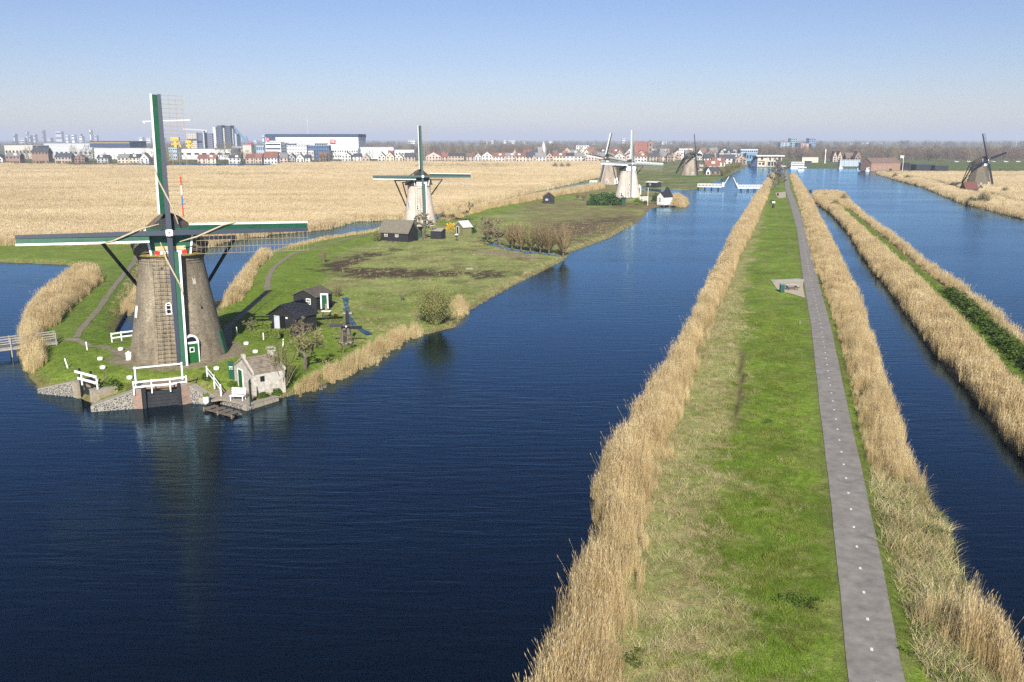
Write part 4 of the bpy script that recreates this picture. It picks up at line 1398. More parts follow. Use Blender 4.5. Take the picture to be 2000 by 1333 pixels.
mill5 = make_mill('windmill', 'brick windmill turned away with dark thatched cap near the far drawbridge', (M5[0], M5[1], 1.0), R(62), L=13.2, rho=-4, base_r=5.6, top_r=3.5, tower_h=10.6, hub_h=13.2, wall=MB4, lead=TARB, beam=TARB, edge=TARB, lattice='joined', detail=1, front=TAR, windows=((R(-50), .4, 1.0, 2.0),), lat_mat=THATCH_D, capm=THATCH_D)
mill6 = make_mill('windmill', 'dark thatched octagonal windmill standing alone on the right bank', (M6[0], M6[1], 1.0), R(24), L=13.2, rho=14, base_r=6.2, top_r=3.3, tower_h=10.2, hub_h=12.9, body='oct', wall=mat('grey_thatch', (.135, .115, .085), 1, .3, 3, bump=.6, stretch=(1, 1, .2)), lead=TARB, beam=BLUE, edge=TARB, lattice='joined', detail=1, front=TAR,
                  windows=((R(-40), .9, .8, 1.3), (R(0), 1.0, 1.2, 1.6)), lat_mat=THATCH_D, capm=THATCH_D)

# ================================================================== BUILDINGS: generic builder
def striped(name, colr, pitch, axis=2, dark=0.55, rough=0.8, var=0.25, bump=0.5, width=0.12):
    """boards or tile rows: thin recessed joints every `pitch` metres along one object axis"""
    if name in MATS: return MATS[name]
    m = bpy.data.materials.new(name)
    m.use_nodes = True
    nt = m.node_tree
    b = nt.nodes['Principled BSDF']
    b.inputs['Roughness'].default_value = rough
    b.inputs['Specular IOR Level'].default_value = 0.2
    tc = nt.nodes.new('ShaderNodeTexCoord')
    sp = nt.nodes.new('ShaderNodeSeparateXYZ')
    nt.links.new(tc.outputs['Object'], sp.inputs[0])
    d = nt.nodes.new('ShaderNodeMath'); d.operation = 'DIVIDE'; d.inputs[1].default_value = pitch
    nt.links.new(sp.outputs[axis], d.inputs[0])
    fr = nt.nodes.new('ShaderNodeMath'); fr.operation = 'FRACT'
    nt.links.new(d.outputs[0], fr.inputs[0])
    rp = nt.nodes.new('ShaderNodeMapRange')
    rp.inputs[1].default_value = 0; rp.inputs[2].default_value = width * 2; rp.inputs[3].default_value = dark; rp.inputs[4].default_value = 1
    nt.links.new(fr.outputs[0], rp.inputs[0])
    nz = nt.nodes.new('ShaderNodeTexNoise'); nz.inputs['Scale'].default_value = 2.2; nz.inputs['Detail'].default_value = 6
    nt.links.new(tc.outputs['Object'], nz.inputs['Vector'])
    mr = nt.nodes.new('ShaderNodeMapRange')
    mr.inputs[1].default_value = 0.3; mr.inputs[2].default_value = 0.7; mr.inputs[3].default_value = 1 - var; mr.inputs[4].default_value = 1 + var
    nt.links.new(nz.outputs['Fac'], mr.inputs[0])
    mu = nt.nodes.new('ShaderNodeMath'); mu.operation = 'MULTIPLY'
    nt.links.new(rp.outputs[0], mu.inputs[0]); nt.links.new(mr.outputs[0], mu.inputs[1])
    mx = nt.nodes.new('ShaderNodeMix'); mx.data_type = 'RGBA'; mx.blend_type = 'MULTIPLY'; mx.inputs[0].default_value = 1
    mx.inputs[6].default_value = (*colr, 1)
    nt.links.new(mu.outputs[0], mx.inputs[7])
    nt.links.new(mx.outputs[2], b.inputs['Base Color'])
    bp = nt.nodes.new('ShaderNodeBump'); bp.inputs['Strength'].default_value = bump; bp.inputs['Distance'].default_value = 0.03
    nt.links.new(rp.outputs[0], bp.inputs['Height'])
    nt.links.new(bp.outputs[0], b.inputs['Normal'])
    MATS[name] = m
    return m


BLACKB = striped('black_boards', (0.026, 0.026, 0.028), 0.2, 2, 0.35, 0.7)
BLACKR = striped('black_roof_tiles', (0.030, 0.031, 0.036), 0.28, 1, 0.5, 0.5)
GREYR = striped('weathered_tiles', (0.20, 0.165, 0.125), 0.26, 0, 0.5, 0.9, 0.35)
BROWNR = striped('brown_roof', (0.16, 0.125, 0.09), 0.3, 1, 0.6, 0.9)


def window_parts(parent, o, ax, nrm, w, h, frame=None, bars=True, gm=None):
    """window as frame > pane, glazing_bar on a wall at o (bottom centre)"""
    q = MB(); q.prism([(-w / 2, 0), (w / 2, 0), (w / 2, h), (-w / 2, h)], o, ax, (0, 0, 1), nrm, .06)
    wo = q.build('window', frame or WHT, parent)
    f = min(.1, w * .14)
    q = MB(); q.prism([(-w / 2 + f, f), (w / 2 - f, f), (w / 2 - f, h - f), (-w / 2 + f, h - f)], o, ax, (0, 0, 1), nrm, .068)
    q.build('pane', gm or GLASS, wo)
    if bars:
        b_ = f * .35; W2, H2 = w / 2 - f, h / 2
        q = MB(); q.prism([(-b_, f), (b_, f), (b_, H2 - b_), (W2, H2 - b_), (W2, H2 + b_), (b_, H2 + b_), (b_, h - f), (-b_, h - f), (-b_, H2 + b_), (-W2, H2 + b_), (-W2, H2 - b_), (-b_, H2 - b_)], o, ax, (0, 0, 1), nrm, .08)
        q.build('glazing_bar', frame or WHT, wo)
    return wo


def gabled(name, label, cat, p0, p1, length, eave, ridge, wall, roof, z, side=False, over=.22, th=.12, items=(), chimney=None, chim_m=None, group=None, sink=.5):
    """house: front wall from p0 to p1 (left to right as seen), running `length` away; side=True puts the ridge parallel to the front"""
    p0, p1 = Vector((p0[0], p0[1], 0)), Vector((p1[0], p1[1], 0))
    w = (p1 - p0).length
    mid = (p0 + p1) / 2
    rz = math.atan2(p1.y - p0.y, p1.x - p0.x)
    t = thing(name, label, cat, (mid.x, mid.y, z), rz, group)
    q = MB()
    if not side:
        q.prism([(-w / 2, -sink), (w / 2, -sink), (w / 2, eave), (0, ridge), (-w / 2, eave)], (0, 0, 0), (1, 0, 0), (0, 0, 1), (0, 1, 0), length)
    else:
        q.prism([(0, -sink), (length, -sink), (length, eave), (length / 2, ridge), (0, eave)], (-w / 2, 0, 0), (0, 1, 0), (0, 0, 1), (1, 0, 0), w)
    q.build('wall', wall, t)
    q = MB()
    half = (w if not side else length) / 2
    sl = (ridge - eave) / half
    ov = over
    sec = [(-half - ov, eave - sl * ov), (0, ridge), (half + ov, eave - sl * ov), (half + ov, eave - sl * ov + th), (0, ridge + th * 1.15), (-half - ov, eave - sl * ov + th)]
    sec = [(a, b_ + .015) for a, b_ in sec]
    if not side:
        q.prism(sec, (0, -over, 0), (1, 0, 0), (0, 0, 1), (0, 1, 0), length + 2 * over)
    else:
        q.prism(sec, (-w / 2 - over, length / 2, 0), (0, 1, 0), (0, 0, 1), (1, 0, 0), w + 2 * over)
    ro = q.build('roof', roof, t)
    FACES = {'front': (Vector((-w / 2, 0, 0)), Vector((1, 0, 0)), Vector((0, -1, 0))), 'right': (Vector((w / 2, 0, 0)), Vector((0, 1, 0)), Vector((1, 0, 0))),
             'left': (Vector((-w / 2, length, 0)), Vector((0, -1, 0)), Vector((-1, 0, 0))), 'back': (Vector((w / 2, length, 0)), Vector((-1, 0, 0)), Vector((0, 1, 0)))}
    for it in items:
        face, u, zz, ww, hh, kind = it[:6]
        o, ax, nr = FACES[face]
        pos = o + ax * u + Vector((0, 0, zz))
        if kind == 'window':
            window_parts(t, pos, ax, nr, ww, hh, it[6] if len(it) > 6 else None)
        else:
            q = MB(); q.prism([(-ww / 2, 0), (ww / 2, 0), (ww / 2, hh), (-ww / 2, hh)], pos, ax, (0, 0, 1), nr, .05)
            do = q.build(kind, it[6] if len(it) > 6 else TAR, t)
            if len(it) > 7:
                q = MB(); e = .09
                q.prism([(-ww / 2 - e, 0), (-ww / 2, 0), (-ww / 2, hh), (ww / 2, hh), (ww / 2, 0), (ww / 2 + e, 0), (ww / 2 + e, hh + e), (-ww / 2 - e, hh + e)], pos, ax, (0, 0, 1), nr, .07)
                q.build('door_frame', it[7], do)
    if chimney:
        cx, cy, cw, ch = chimney
        q = MB(); q.box((cx, cy, ridge + ch / 2 - .4), (cw, cw, ch + .4)); q.box((cx, cy, ridge + ch + .04), (cw + .1, cw + .1, .08))
        ro2 = q.build('chimney', chim_m or wall, t)
    return t


def post(name, label, cat, p, h, w, m, lean=(0, 0), group=None):
    q = MB(); q.beam((0, 0, -.3), (lean[0], lean[1], h), w, w, (0, 1, 0)); q.prism([(-w * .35, -w * .35), (w * .35, -w * .35), (w * .35, w * .35), (-w * .35, w * .35)], (lean[0], lean[1], h - .01), (1, 0, 0), (0, 1, 0), (0, 0, 1), .03)
    return tag(q.build(name, m, loc=p), label, cat, group)


def fence(name, label, pts, rails, hpost, m, w=.11, rw=(.05, .13), posts=None, cat='fence', kneel=0.0):
    """posts at pts (world), rails = heights"""
    o = Vector(pts[0])
    t = thing(name, label, cat, o)
    P = [Vector(p) - o for p in pts]
    for i, p in enumerate(P):
        q = MB(); q.beam(p + Vector((0, 0, -.4)), p + Vector((0, 0, hpost if not posts else posts[i])), w, w, (0, 1, 0)); q.build('post', m, t)
    for a, b_ in zip(P[:-1], P[1:]):
        for h in rails:
            d = (b_ - a).normalized()
            off = Vector((d.y, -d.x, 0)) * (w / 2 + rw[0] / 2 + .004)
            if off.y > 0: off = -off
            e = d * .0
            q = MB(); q.beam(a + Vector((0, 0, h)) + off - e, b_ + Vector((0, 0, h)) + off + e, rw[0], rw[1]); q.build('rail', m, t)
    return t


# ================================================================== THE NEAR MILL YARD
def stone_wall_mat():
    m = bpy.data.materials.new('rubble_masonry')
    m.use_nodes = True
    nt = m.node_tree
    b = nt.nodes['Principled BSDF']; b.inputs['Roughness'].default_value = 0.9
    tc = nt.nodes.new('ShaderNodeTexCoord')
    vo = nt.nodes.new('ShaderNodeTexVoronoi'); vo.feature = 'DISTANCE_TO_EDGE'; vo.inputs['Scale'].default_value = 4.4
    v2 = nt.nodes.new('ShaderNodeTexVoronoi'); v2.inputs['Scale'].default_value = 4.4
    nt.links.new(tc.outputs['Object'], vo.inputs['Vector']); nt.links.new(tc.outputs['Object'], v2.inputs['Vector'])
    mr = nt.nodes.new('ShaderNodeMapRange'); mr.inputs[1].default_value = 0.09; mr.inputs[2].default_value = 0.15
    nt.links.new(vo.outputs['Distance'], mr.inputs[0])
    rp = nt.nodes.new('ShaderNodeMix'); rp.data_type = 'RGBA'
    rp.inputs[6].default_value = (0.05, 0.05, 0.06, 1); rp.inputs[7].default_value = (0.14, 0.125, 0.11, 1)
    nt.links.new(v2.outputs['Color'], rp.inputs[0])
    mx = nt.nodes.new('ShaderNodeMix'); mx.data_type = 'RGBA'
    mx.inputs[6].default_value = (0.30, 0.27, 0.215, 1)
    nt.links.new(mr.outputs[0], mx.inputs[0]); nt.links.new(rp.outputs[2], mx.inputs[7])
    nt.links.new(mx.outputs[2], b.inputs['Base Color'])
    bp = nt.nodes.new('ShaderNodeBump'); bp.inputs['Strength'].default_value = 0.7; bp.inputs['Distance'].default_value = 0.05
    nt.links.new(mr.outputs[0], bp.inputs['Height']); nt.links.new(bp.outputs[0], b.inputs['Normal'])
    return m


RUBBLE = stone_wall_mat()
SALMON = mat('salmon_brick', (0.24, 0.165, 0.125), 0.9, 0.3, 4, bump=.3)
YBRICK = mat('yellow_brick', (0.30, 0.25, 0.175), 0.9, 0.3, 4, bump=.3)
COPING = mat('coping_stone', (0.27, 0.24, 0.20), 0.9, 0.2, 4)
GREYWOOD = mat('weathered_wood', (0.27, 0.25, 0.215), 0.9, 0.25, 3)
BROWNWOOD = mat('old_jetty_wood', (0.13, 0.105, 0.08), 0.9, 0.3, 3)


def wall_seg(parent, name, a, b_, za, zb, thick, m, base=-.9, batter=0.0):
    """upright wall from a to b (front line), top height za..zb, thickened away from the water"""
    a, b_ = Vector((a[0], a[1], 0)), Vector((b_[0], b_[1], 0))
    d = (b_ - a).normalized()
    n = Vector((-d.y, d.x, 0))
    o = Vector(parent.location)
    q = MB()
    f = [a, b_, b_ + n * thick, a + n * thick]
    bt = n * batter
    pts = [f[0] + Vector((0, 0, base)), f[1] + Vector((0, 0, base)), f[2] + Vector((0, 0, base)), f[3] + Vector((0, 0, base)), f[0] + bt + Vector((0, 0, za)), f[1] + bt + Vector((0, 0, zb)), f[2] + Vector((0, 0, zb)), f[3] + Vector((0, 0, za))]
    q.add([p - o for p in pts], [(3, 2, 1, 0), (4, 5, 6, 7), (0, 1, 5, 4), (1, 2, 6, 5), (2, 3, 7, 6), (3, 0, 4, 7)])
    wo = q.build(name, m, parent)
    q = MB()
    e = n * -.04
    pts = [f[0] + bt + e + Vector((0, 0, za + .004)), f[1] + bt + e + Vector((0, 0, zb + .004)), f[2] + Vector((0, 0, zb + .004)), f[3] + Vector((0, 0, za + .004))]
    q.add([p - o for p in pts] + [p - o + Vector((0, 0, .09)) for p in pts], [(3, 2, 1, 0), (4, 5, 6, 7), (0, 1, 5, 4), (1, 2, 6, 5), (2, 3, 7, 6), (3, 0, 4, 7)])
    q.build('coping', COPING, wo)
    return wo


Q = [at(*p, 0) for p in ((178, 805), (262, 799), (279, 799), (357, 791), (373, 788), (412, 792), (482, 803), (545, 783))]
sl = thing('sluice_outlet', 'main sluice outlet with black timber gate and rubble wing walls below the near mill', 'sluice', (Q[2][0], Q[2][1], 0))
wall_seg(sl, 'wing_wall', Q[0], Q[1], .42, 1.55, 1.0, RUBBLE)
wall_seg(sl, 'pier', Q[1], Q[2], 1.75, 1.75, 3.0, SALMON)
wall_seg(sl, 'pier', Q[3], Q[4], 1.85, 1.85, 3.0, SALMON)
wall_seg(sl, 'wing_wall', Q[4], Q[5], 1.6, .5, .9, RUBBLE)
g0, g1 = Vector((*Q[2], 0)), Vector((*Q[3], 0))
gd = (g1 - g0).normalized(); gn = Vector((-gd.y, gd.x, 0)); go_ = Vector((Q[2][0], Q[2][1], 0))
q = MB(); q.prism([(0, 1.42), ((g1 - g0).length, 1.42), ((g1 - g0).length, 1.82), (0, 1.82)], gn * 1.1, gd, (0, 0, 1), gn, 1.6); q.build('lintel', SALMON, sl)
gate = None
for i in range(6):
    q = MB(); zz = -.35 + i * .30
    tl = .18 + .045 * i
    q.prism([(.06, zz), ((g1 - g0).length - .06, zz), ((g1 - g0).length - .06, zz + .285), (.06, zz + .285)], gn * tl, gd, (0, 0, 1), gn, .10)
    q.build('gate_plank', TAR, sl)
for u in (.22, (g1 - g0).length - .22):
    q = MB(); q.beam(gd * u + Vector((0, 0, -.5)) + gn * .02, gd * u + Vector((0, 0, 2.1)) + gn * .12, .26, .2, gn); q.build('gate_post', TARB, sl)
kw = thing('quay_wall', 'low rubble quay wall below the whitewashed brick cookhouse', 'wall', (Q[6][0], Q[6][1], 0))
wall_seg(kw, 'wall', at(430, 789), Q[6], .55, .55, .8, RUBBLE)
wall_seg(kw, 'wall', Q[6], Q[7], .5, .35, .5, YBRICK)
# paved landing behind the quay
q = MB()
lp = [at(*p, .6) for p in ((412, 783), (432, 780), (482, 790), (498, 775), (470, 752), (432, 744), (418, 762))]
o_ = Vector((*lp[0], .46))
q.prism([(p[0] - o_.x, p[1] - o_.y) for p in lp], (0, 0, 0), (1, 0, 0), (0, 1, 0), (0, 0, 1), .16)
tag(q.build('landing', mat('landing_paving', (.27, .22, .165), .95, .25, 3, bump=.3), loc=o_), 'paved landing stage between the sluice and the cookhouse', kind='structure')

# small inlet sluice
S = [at(*p, 0) for p in ((74, 769), (143, 776), (153, 779), (177, 786), (187, 790))]
ss = thing('small_sluice', 'small side sluice with sloping rubble wall and white cross bars', 'sluice', (S[2][0], S[2][1], 0))
wall_seg(ss, 'wing_wall', S[0], S[1], .35, 1.45, .8, RUBBLE)
wall_seg(ss, 'pier', S[1], S[2], 1.5, 1.5, 2.2, YBRICK)
wall_seg(ss, 'pier', S[3], S[4], 1.2, 1.2, 2.2, YBRICK)
a, b_ = Vector((*S[2], 0)), Vector((*S[3], 0)); d = (b_ - a).normalized(); n_ = Vector((-d.y, d.x, 0)); wd = (b_ - a).length; o_ = Vector(ss.location)
for i in range(4):
    q = MB(); q.prism([(.02, -.3 + .34 * i), (wd - .02, -.3 + .34 * i), (wd - .02, .02 + .34 * i), (.02, .02 + .34 * i)], n_ * (.5 + .06 * i), d, (0, 0, 1), n_, .08); q.build('gate_plank', TAR, ss)
for u in (.08, wd - .08):
    q = MB(); q.beam(d * u + Vector((0, 0, -.4)) + n_ * .35, d * u + Vector((0, 0, 2.9)) + n_ * .35, .17, .17, n_); q.build('gate_post', TARB, ss)
for h, uu in ((2.55, (-.5, wd + 1.0)), (1.95, (-.1, wd + 1.1))):
    q = MB(); q.beam(d * uu[0] + Vector((0, 0, h)) + n_ * .22, d * uu[1] + Vector((0, 0, h)) + n_ * .22, .10, .22); q.build('cross_bar', WHT, ss)
for u in (.35, wd * .95, wd + .85):
    q = MB(); q.beam(d * u + Vector((0, 0, 1.3)) + n_ * .33, d * u + Vector((0, 0, 2.6)) + n_ * .33, .12, .10, n_); q.build('strut', WHT, ss)

# white fences
fz = lambda p, z: Vector((*at(p[0], p[1], z), z))
fence('white_fence', 'low white two-rail fence on top of the sluice outlet', [fz(p, 1.75) for p in ((262, 764), (297, 760), (333, 757), (365, 752))], (.34, .80), .9, WHT, .11, (.05, .16))
hb = thing('white_barrier', 'tall thin white bar on two posts before the near mill', 'barrier', fz((266, 760), 1.75))
pa, pb = Vector((0, .12, 0)), fz((357, 750), 1.75) - fz((266, 760), 1.75) + Vector((0, .12, 0))
for p in (pa, pb):
    q = MB(); q.beam(p, p + Vector((0, 0, 2.05)), .14, .14, (0, 1, 0)); q.build('post', WHT, hb)
q = MB(); q.beam(pa + Vector((-.1, -.12, 1.95)), pb + Vector((.1, -.12, 1.95)), .08, .12); q.build('rail', WHT, hb)
fence('white_handrail', 'white handrail descending beside the steps to the landing', [fz(p, z) for p, z in (((405, 735), 1.5), ((419, 752), 1.15), ((432, 771), .75))], (.55, .95), 1.0, WHT, .12, (.05, .12), cat='handrail')
fence('white_fence', 'white two-rail fence by the creek left of the near mill', [fz(p, 1.1) for p in ((219, 668), (238, 665), (262, 662))], (.45, .95), 1.05, WHT, .13, (.05, .17))

# white mooring stones, boundary posts
for i, (p, lb) in enumerate((((196, 704), 'white mooring stone on the grass, upper one of the pair left of the near mill'), ((201, 721), 'white mooring stone on the grass, lower one of the pair left of the near mill'), ((253, 735), 'white mooring stone just left of the tall white barrier'),
                             ((236, 685), 'white mooring stone nearest the left foot of the near mill'), ((423, 723), 'white mooring stone above the white handrail'), ((481, 674), 'white mooring stone at the edge of the mill shadow'), ((499, 690), 'white mooring stone behind the cookhouse chimney'))):
    g = atC(*p)
    q = MB(); q.lathe([(.16, -.3), (.17, .0), (.27, .06), (.29, .22), (.24, .32), (.1, .36)], 14)
    tag(q.build('mooring_stone', WHT, loc=(g[0], g[1], g[2])), lb, 'stone', 'white mooring stones around the near mill')
for p, ln, h, lb in (((134, 720), (-.35, .15), 1.0, 'leaning white post on the bank near the small sluice'), ((171, 685), (-.05, 0), .95, 'white post beside the dirt footpath'), ((463, 655), (0, 0), .95, 'white post in the dark shadow of the near mill'),
                     ((515, 664), (0, 0), .8, 'white post in front of the clipped hedges'), ((552, 678), (.12, .05), .9, 'thin white post behind the fruit tree'), ((538, 700), (.03, 0), 1.1, 'white post just right of the cookhouse roof')):
    g = atC(*p)
    post('white_post', lb, 'post', (g[0], g[1], g[2]), h, .11, WHT, ln, 'white posts on the near mill yard')
g = atC(252, 703)
q = MB(); q.box((0, 0, .35), (.5, .35, .7)); q.prism([(-.32, .7), (.32, .7), (0, .95)], (0, -.25, 0), (1, 0, 0), (0, 0, 1), (0, 1, 0), .5)
tag(q.build('white_box', WHT, loc=g, rz=.3), 'small white cabinet against the left foot of the near mill', 'cabinet')

# wooden footbridge on the left
b0, b1 = Vector((*at(-150, 700, 1.05), 1.05)), Vector((*at(113, 668, 1.15), 1.15))
fb = thing('footbridge', 'grey wooden footbridge crossing the water at the left edge', 'bridge', b1)
d = (b1 - b0).normalized(); Lb = (b1 - b0).length; n_ = Vector((-d.y, d.x, 0))
for k in range(int(Lb / .26)):
    p = -d * (k * .26 + .1)
    q = MB(); q.beam(p + n_ * -.05, p + n_ * 1.35, .235, .06); q.build('deck_plank', GREYWOOD, fb)
for s_ in (0, 1.3):
    for h, hh in ((.45, .12), (.72, .10), (1.02, .12)):
        q = MB(); q.beam(n_ * s_ + Vector((0, 0, h)), n_ * s_ - d * Lb + Vector((0, 0, h)), .06, hh); q.build('rail', GREYWOOD, fb)
    for k in range(int(Lb / 2.3) + 1):
        q = MB(); q.beam(n_ * (s_ + (.08 if s_ else -.08)) - d * (k * 2.3 + .15) + Vector((0, 0, -1.6)), n_ * (s_ + (.08 if s_ else -.08)) - d * (k * 2.3 + .15) + Vector((0, 0, 1.12)), .12, .12, (0, 1, 0)); q.build('post', GREYWOOD, fb)
    q = MB(); q.beam(n_ * s_ + Vector((0, 0, -.17)), n_ * s_ - d * Lb + Vector((0, 0, -.17)), .14, .22); q.build('girder', GREYWOOD, fb)

# cookhouse
WBRICK = mat('whitewashed_brick', (0.40, 0.365, 0.31), 0.95, 0.35, 3, bump=.35, detail=7)
c0, c1 = at(459, 750, .75), at(494, 768, .75)
ck = gabled('cookhouse', 'small whitewashed brick cookhouse with tiled roof and green door by the water', 'outbuilding', c0, c1, 3.3, 1.75, 2.85, WBRICK, GREYR, .72, over=.04, th=.14,
            items=(('front', 1.55, 0, .95, 1.75, 'door', mat('door_green', (.01, .10, .022)), WHT), ('right', 1.0, 1.0, .4, .5, 'window', TARB)), chimney=(0, 2.95, .55, .75))
for y_ in (-.02, 3.14):
    q = MB()
    w2 = (Vector(c1) - Vector(c0)).length / 2
    q.prism([(-w2 - .06, 1.72), (-w2 - .06, 1.95), (0, 3.18), (w2 + .06, 1.95), (w2 + .06, 1.72), (0, 2.95)], (0, y_ + .06, 0), (1, 0, 0), (0, 0, 1), (0, 1, 0), .2); q.build('gable_coping', WBRICK, ck)
q = MB(); q.box((0, .16, 3.2), (.4, .32, .35)); q.build('gable_stub', WBRICK, ck)
q = MB(); q.box((0, 0, 1.0), (.55, .07, 2.0)); g = at(453, 745, .9)
gb = tag(q.build('green_board', GRN, loc=(g[0], g[1], .9), rz=-.15), 'upright dark green board left of the cookhouse', 'board')
q = MB()
for r_, row in enumerate(((-.16, -.08, 0, .08, .16), (-.14, .02, .14))):
    for dx in row: q.box((dx, -.045, 1.45 - r_ * .2), (.055, .02, .11))
tag(q.build('notice_marks', WHT, gb), kind='stuff')
g = at(490, 786, .6)
q = MB(); q.box((0, 0, 1.05), (.08, .95, 2.3)); q.box((.06, 0, 1.75), (.05, .8, .12)); q.box((.06, 0, .4), (.05, .8, .12))
tag(q.build('open_gate', mat('dark_green_boards', (.012, .05, .03), .6, .2, 3), loc=(g[0], g[1], .5), rz=R(8)), 'open dark green plank gate at the corner of the cookhouse', 'gate')
g = at(466, 781, .62)
bn = thing('garden_bench', 'white slatted garden bench on the landing before the cookhouse', 'bench', (g[0], g[1], .62), R(-8))
for i in range(4):
    q = MB(); q.box((0, -.42 + i * .15, .45), (1.35, .13, .04)); q.build('seat_slat', WHT, bn)
for i in range(3):
    q = MB(); q.box((0, .14 + i * .03, .62 + i * .2), (1.35, .04, .13)); q.build('back_slat', WHT, bn)
for sx in (-.58, .58):
    q = MB(); q.box((sx, -.38, .21), (.07, .07, .42)); q.build('leg', WHT, bn)
    q = MB(); q.beam((sx, .2, 0), (sx, .28, 1.1), .07, .06, (1, 0, 0)); q.build('leg', WHT, bn)
g = at(403, 788, .5)
q = MB(); q.lathe([(.2, 0), (.26, .1), (.26, .6), (.22, .62)], 14)
pt = thing('flower_pot', 'white barrel planter at the end of the sluice wing wall', 'planter', (g[0], g[1], .5)); q.build('barrel', WHT, pt)
q = MB()
for k in range(24):
    a_ = random.random() * 6.28; r_ = random.random() * .25
    q.add([(r_ * math.cos(a_) - .06, r_ * math.sin(a_), .62), (r_ * math.cos(a_) + .06, r_ * math.sin(a_), .62), (r_ * 1.6 * math.cos(a_), r_ * 1.6 * math.sin(a_), .9 + random.random() * .2)], [(0, 1, 2)])
tag(q.build('plant', HERB_M[0], pt), kind='stuff')
# low jetty
j0, j1 = Vector((*at(398, 797, .3), .3)), Vector((*at(455, 812, .3), .3))
jt = thing('jetty', 'low dark wooden jetty at the water below the landing', 'jetty', j0)
d = (j1 - j0).normalized(); n_ = Vector((-d.y, d.x, 0)); Lj = (j1 - j0).length
for k in range(4):
    q = MB(); q.beam(d * (k * Lj / 4 + .35) - n_ * .1, d * (k * Lj / 4 + .35) + n_ * 1.15, .62, .06); q.build('deck_plank', BROWNWOOD, jt)
for s_ in (.08, .95):
    q = MB(); q.beam(n_ * s_ + Vector((0, 0, -.12)), n_ * s_ + d * Lj + Vector((0, 0, -.12)), .12, .14); q.build('beam', BROWNWOOD, jt)
for u in (.1, Lj * .5, Lj - .1):
    q = MB(); q.beam(d * u - n_ * .05 + Vector((0, 0, -1)), d * u - n_ * .05 + Vector((0, 0, .12)), .14, .14, (0, 1, 0)); q.build('pile', BROWNWOOD, jt)

# black sheds
gabled('tarred_shed', 'black tarred shed with one white door leaf behind the clipped hedges', 'shed', at(526, 641, 1.05), at(580, 648, 1.05), 3.7, 1.75, 3.1, BLACKB, BLACKR, 1.0,
       items=(('front', 1.35, 0, .85, 1.75, 'door', mat('pale_grey_door', (.46, .49, .54), .5)), ('front', 2.25, 0, .85, 1.75, 'door', mat('doorway_shade', (.004, .004, .005), .9)), ('front', 2.95, 1.5, .3, .2, 'sign', WHT)), chimney=None)  # second 'door' is a near-black panel painting the shade inside the open doorway
gabled('tarred_shed', 'low wide black shed with brown roof and a white window, farther of the pair', 'shed', at(574, 598, 1.0), at(618, 602, 1.0), 3.8, 1.6, 2.45, BLACKB, striped('grey_felt_roof', (.10, .085, .07), .5, 1, .7), .95, items=(('front', 2.55, .45, .75, .85, 'window'),))
gd_ = at(634, 603, .9)
dr = thing('door_frame_stand', 'free standing white door frame with green door beside the sheds', 'door', (gd_[0], gd_[1], .85), R(-4))
q = MB(); q.prism([(-.55, 0), (-.38, 0), (-.38, 1.95), (.38, 1.95), (.38, 0), (.55, 0), (.55, 2.15), (-.55, 2.15)], (0, 0, 0), (1, 0, 0), (0, 0, 1), (0, 1, 0), .25); q.build('frame', WHT, dr)
q = MB(); q.box((0, .14, 1.0), (.74, .06, 1.9)); q.build('door', GRN, dr)
g = at(638, 617, .9)
tb_ = thing('garden_table', 'white topped garden table with a stone trough on it', 'table', (g[0], g[1], .8))
q = MB(); q.box((0, 0, .75), (1.25, .7, .06)); q.build('top', WHT, tb_)
for sx in (-.5, .5):
    for sy in (-.28, .28):
        q = MB(); q.box((sx, sy, .36), (.07, .07, .72)); q.build('leg', BROWNWOOD, tb_)
q = MB(); q.lathe([(.16, .0), (.2, .3), (.12, .5), (.16, .8), (.05, .95)], 10)
tag(q.build('garden_ornament', mat('mossy_stone', (.24, .22, .16), .95, .3, 4), loc=(g[0], g[1], 1.585)), 'weathered stone ornament standing on the garden table', 'ornament')
g = at(602, 634, .9)
wb = thing('wheelbarrow', 'wheelbarrow with a red tub beside the black shed', 'wheelbarrow', (g[0], g[1], .85), R(20))
q = MB(); q.add([(-.25, -.2, .35), (.35, -.2, .35), (.35, .2, .35), (-.25, .2, .35), (-.45, -.34, .72), (.55, -.34, .68), (.55, .34, .68), (-.45, .34, .72)], [(3, 2, 1, 0), (4, 5, 6, 7), (0, 1, 5, 4), (1, 2, 6, 5), (2, 3, 7, 6), (3, 0, 4, 7)]); q.build('tub', mat('rusty_red', (.28, .06, .03), .6, .2, 4), wb)
q = MB(); q.prism([(.2 * math.cos(k * .5236), .2 * math.sin(k * .5236)) for k in range(12)], (.62, -.05, .2), (1, 0, 0), (0, 0, 1), (0, 1, 0), .1); q.build('wheel', TAR, wb)
for s_ in (-.22, .22):
    q = MB(); q.beam((.62, s_ * .5, .22), (-1.0, s_ * 1.3, .6), .05, .05); q.build('handle', GREYWOOD, wb)
    q = MB(); q.beam((-.25, s_, .4), (-.35, s_, .0), .05, .05, (0, 1, 0)); q.build('leg', TAR, wb)

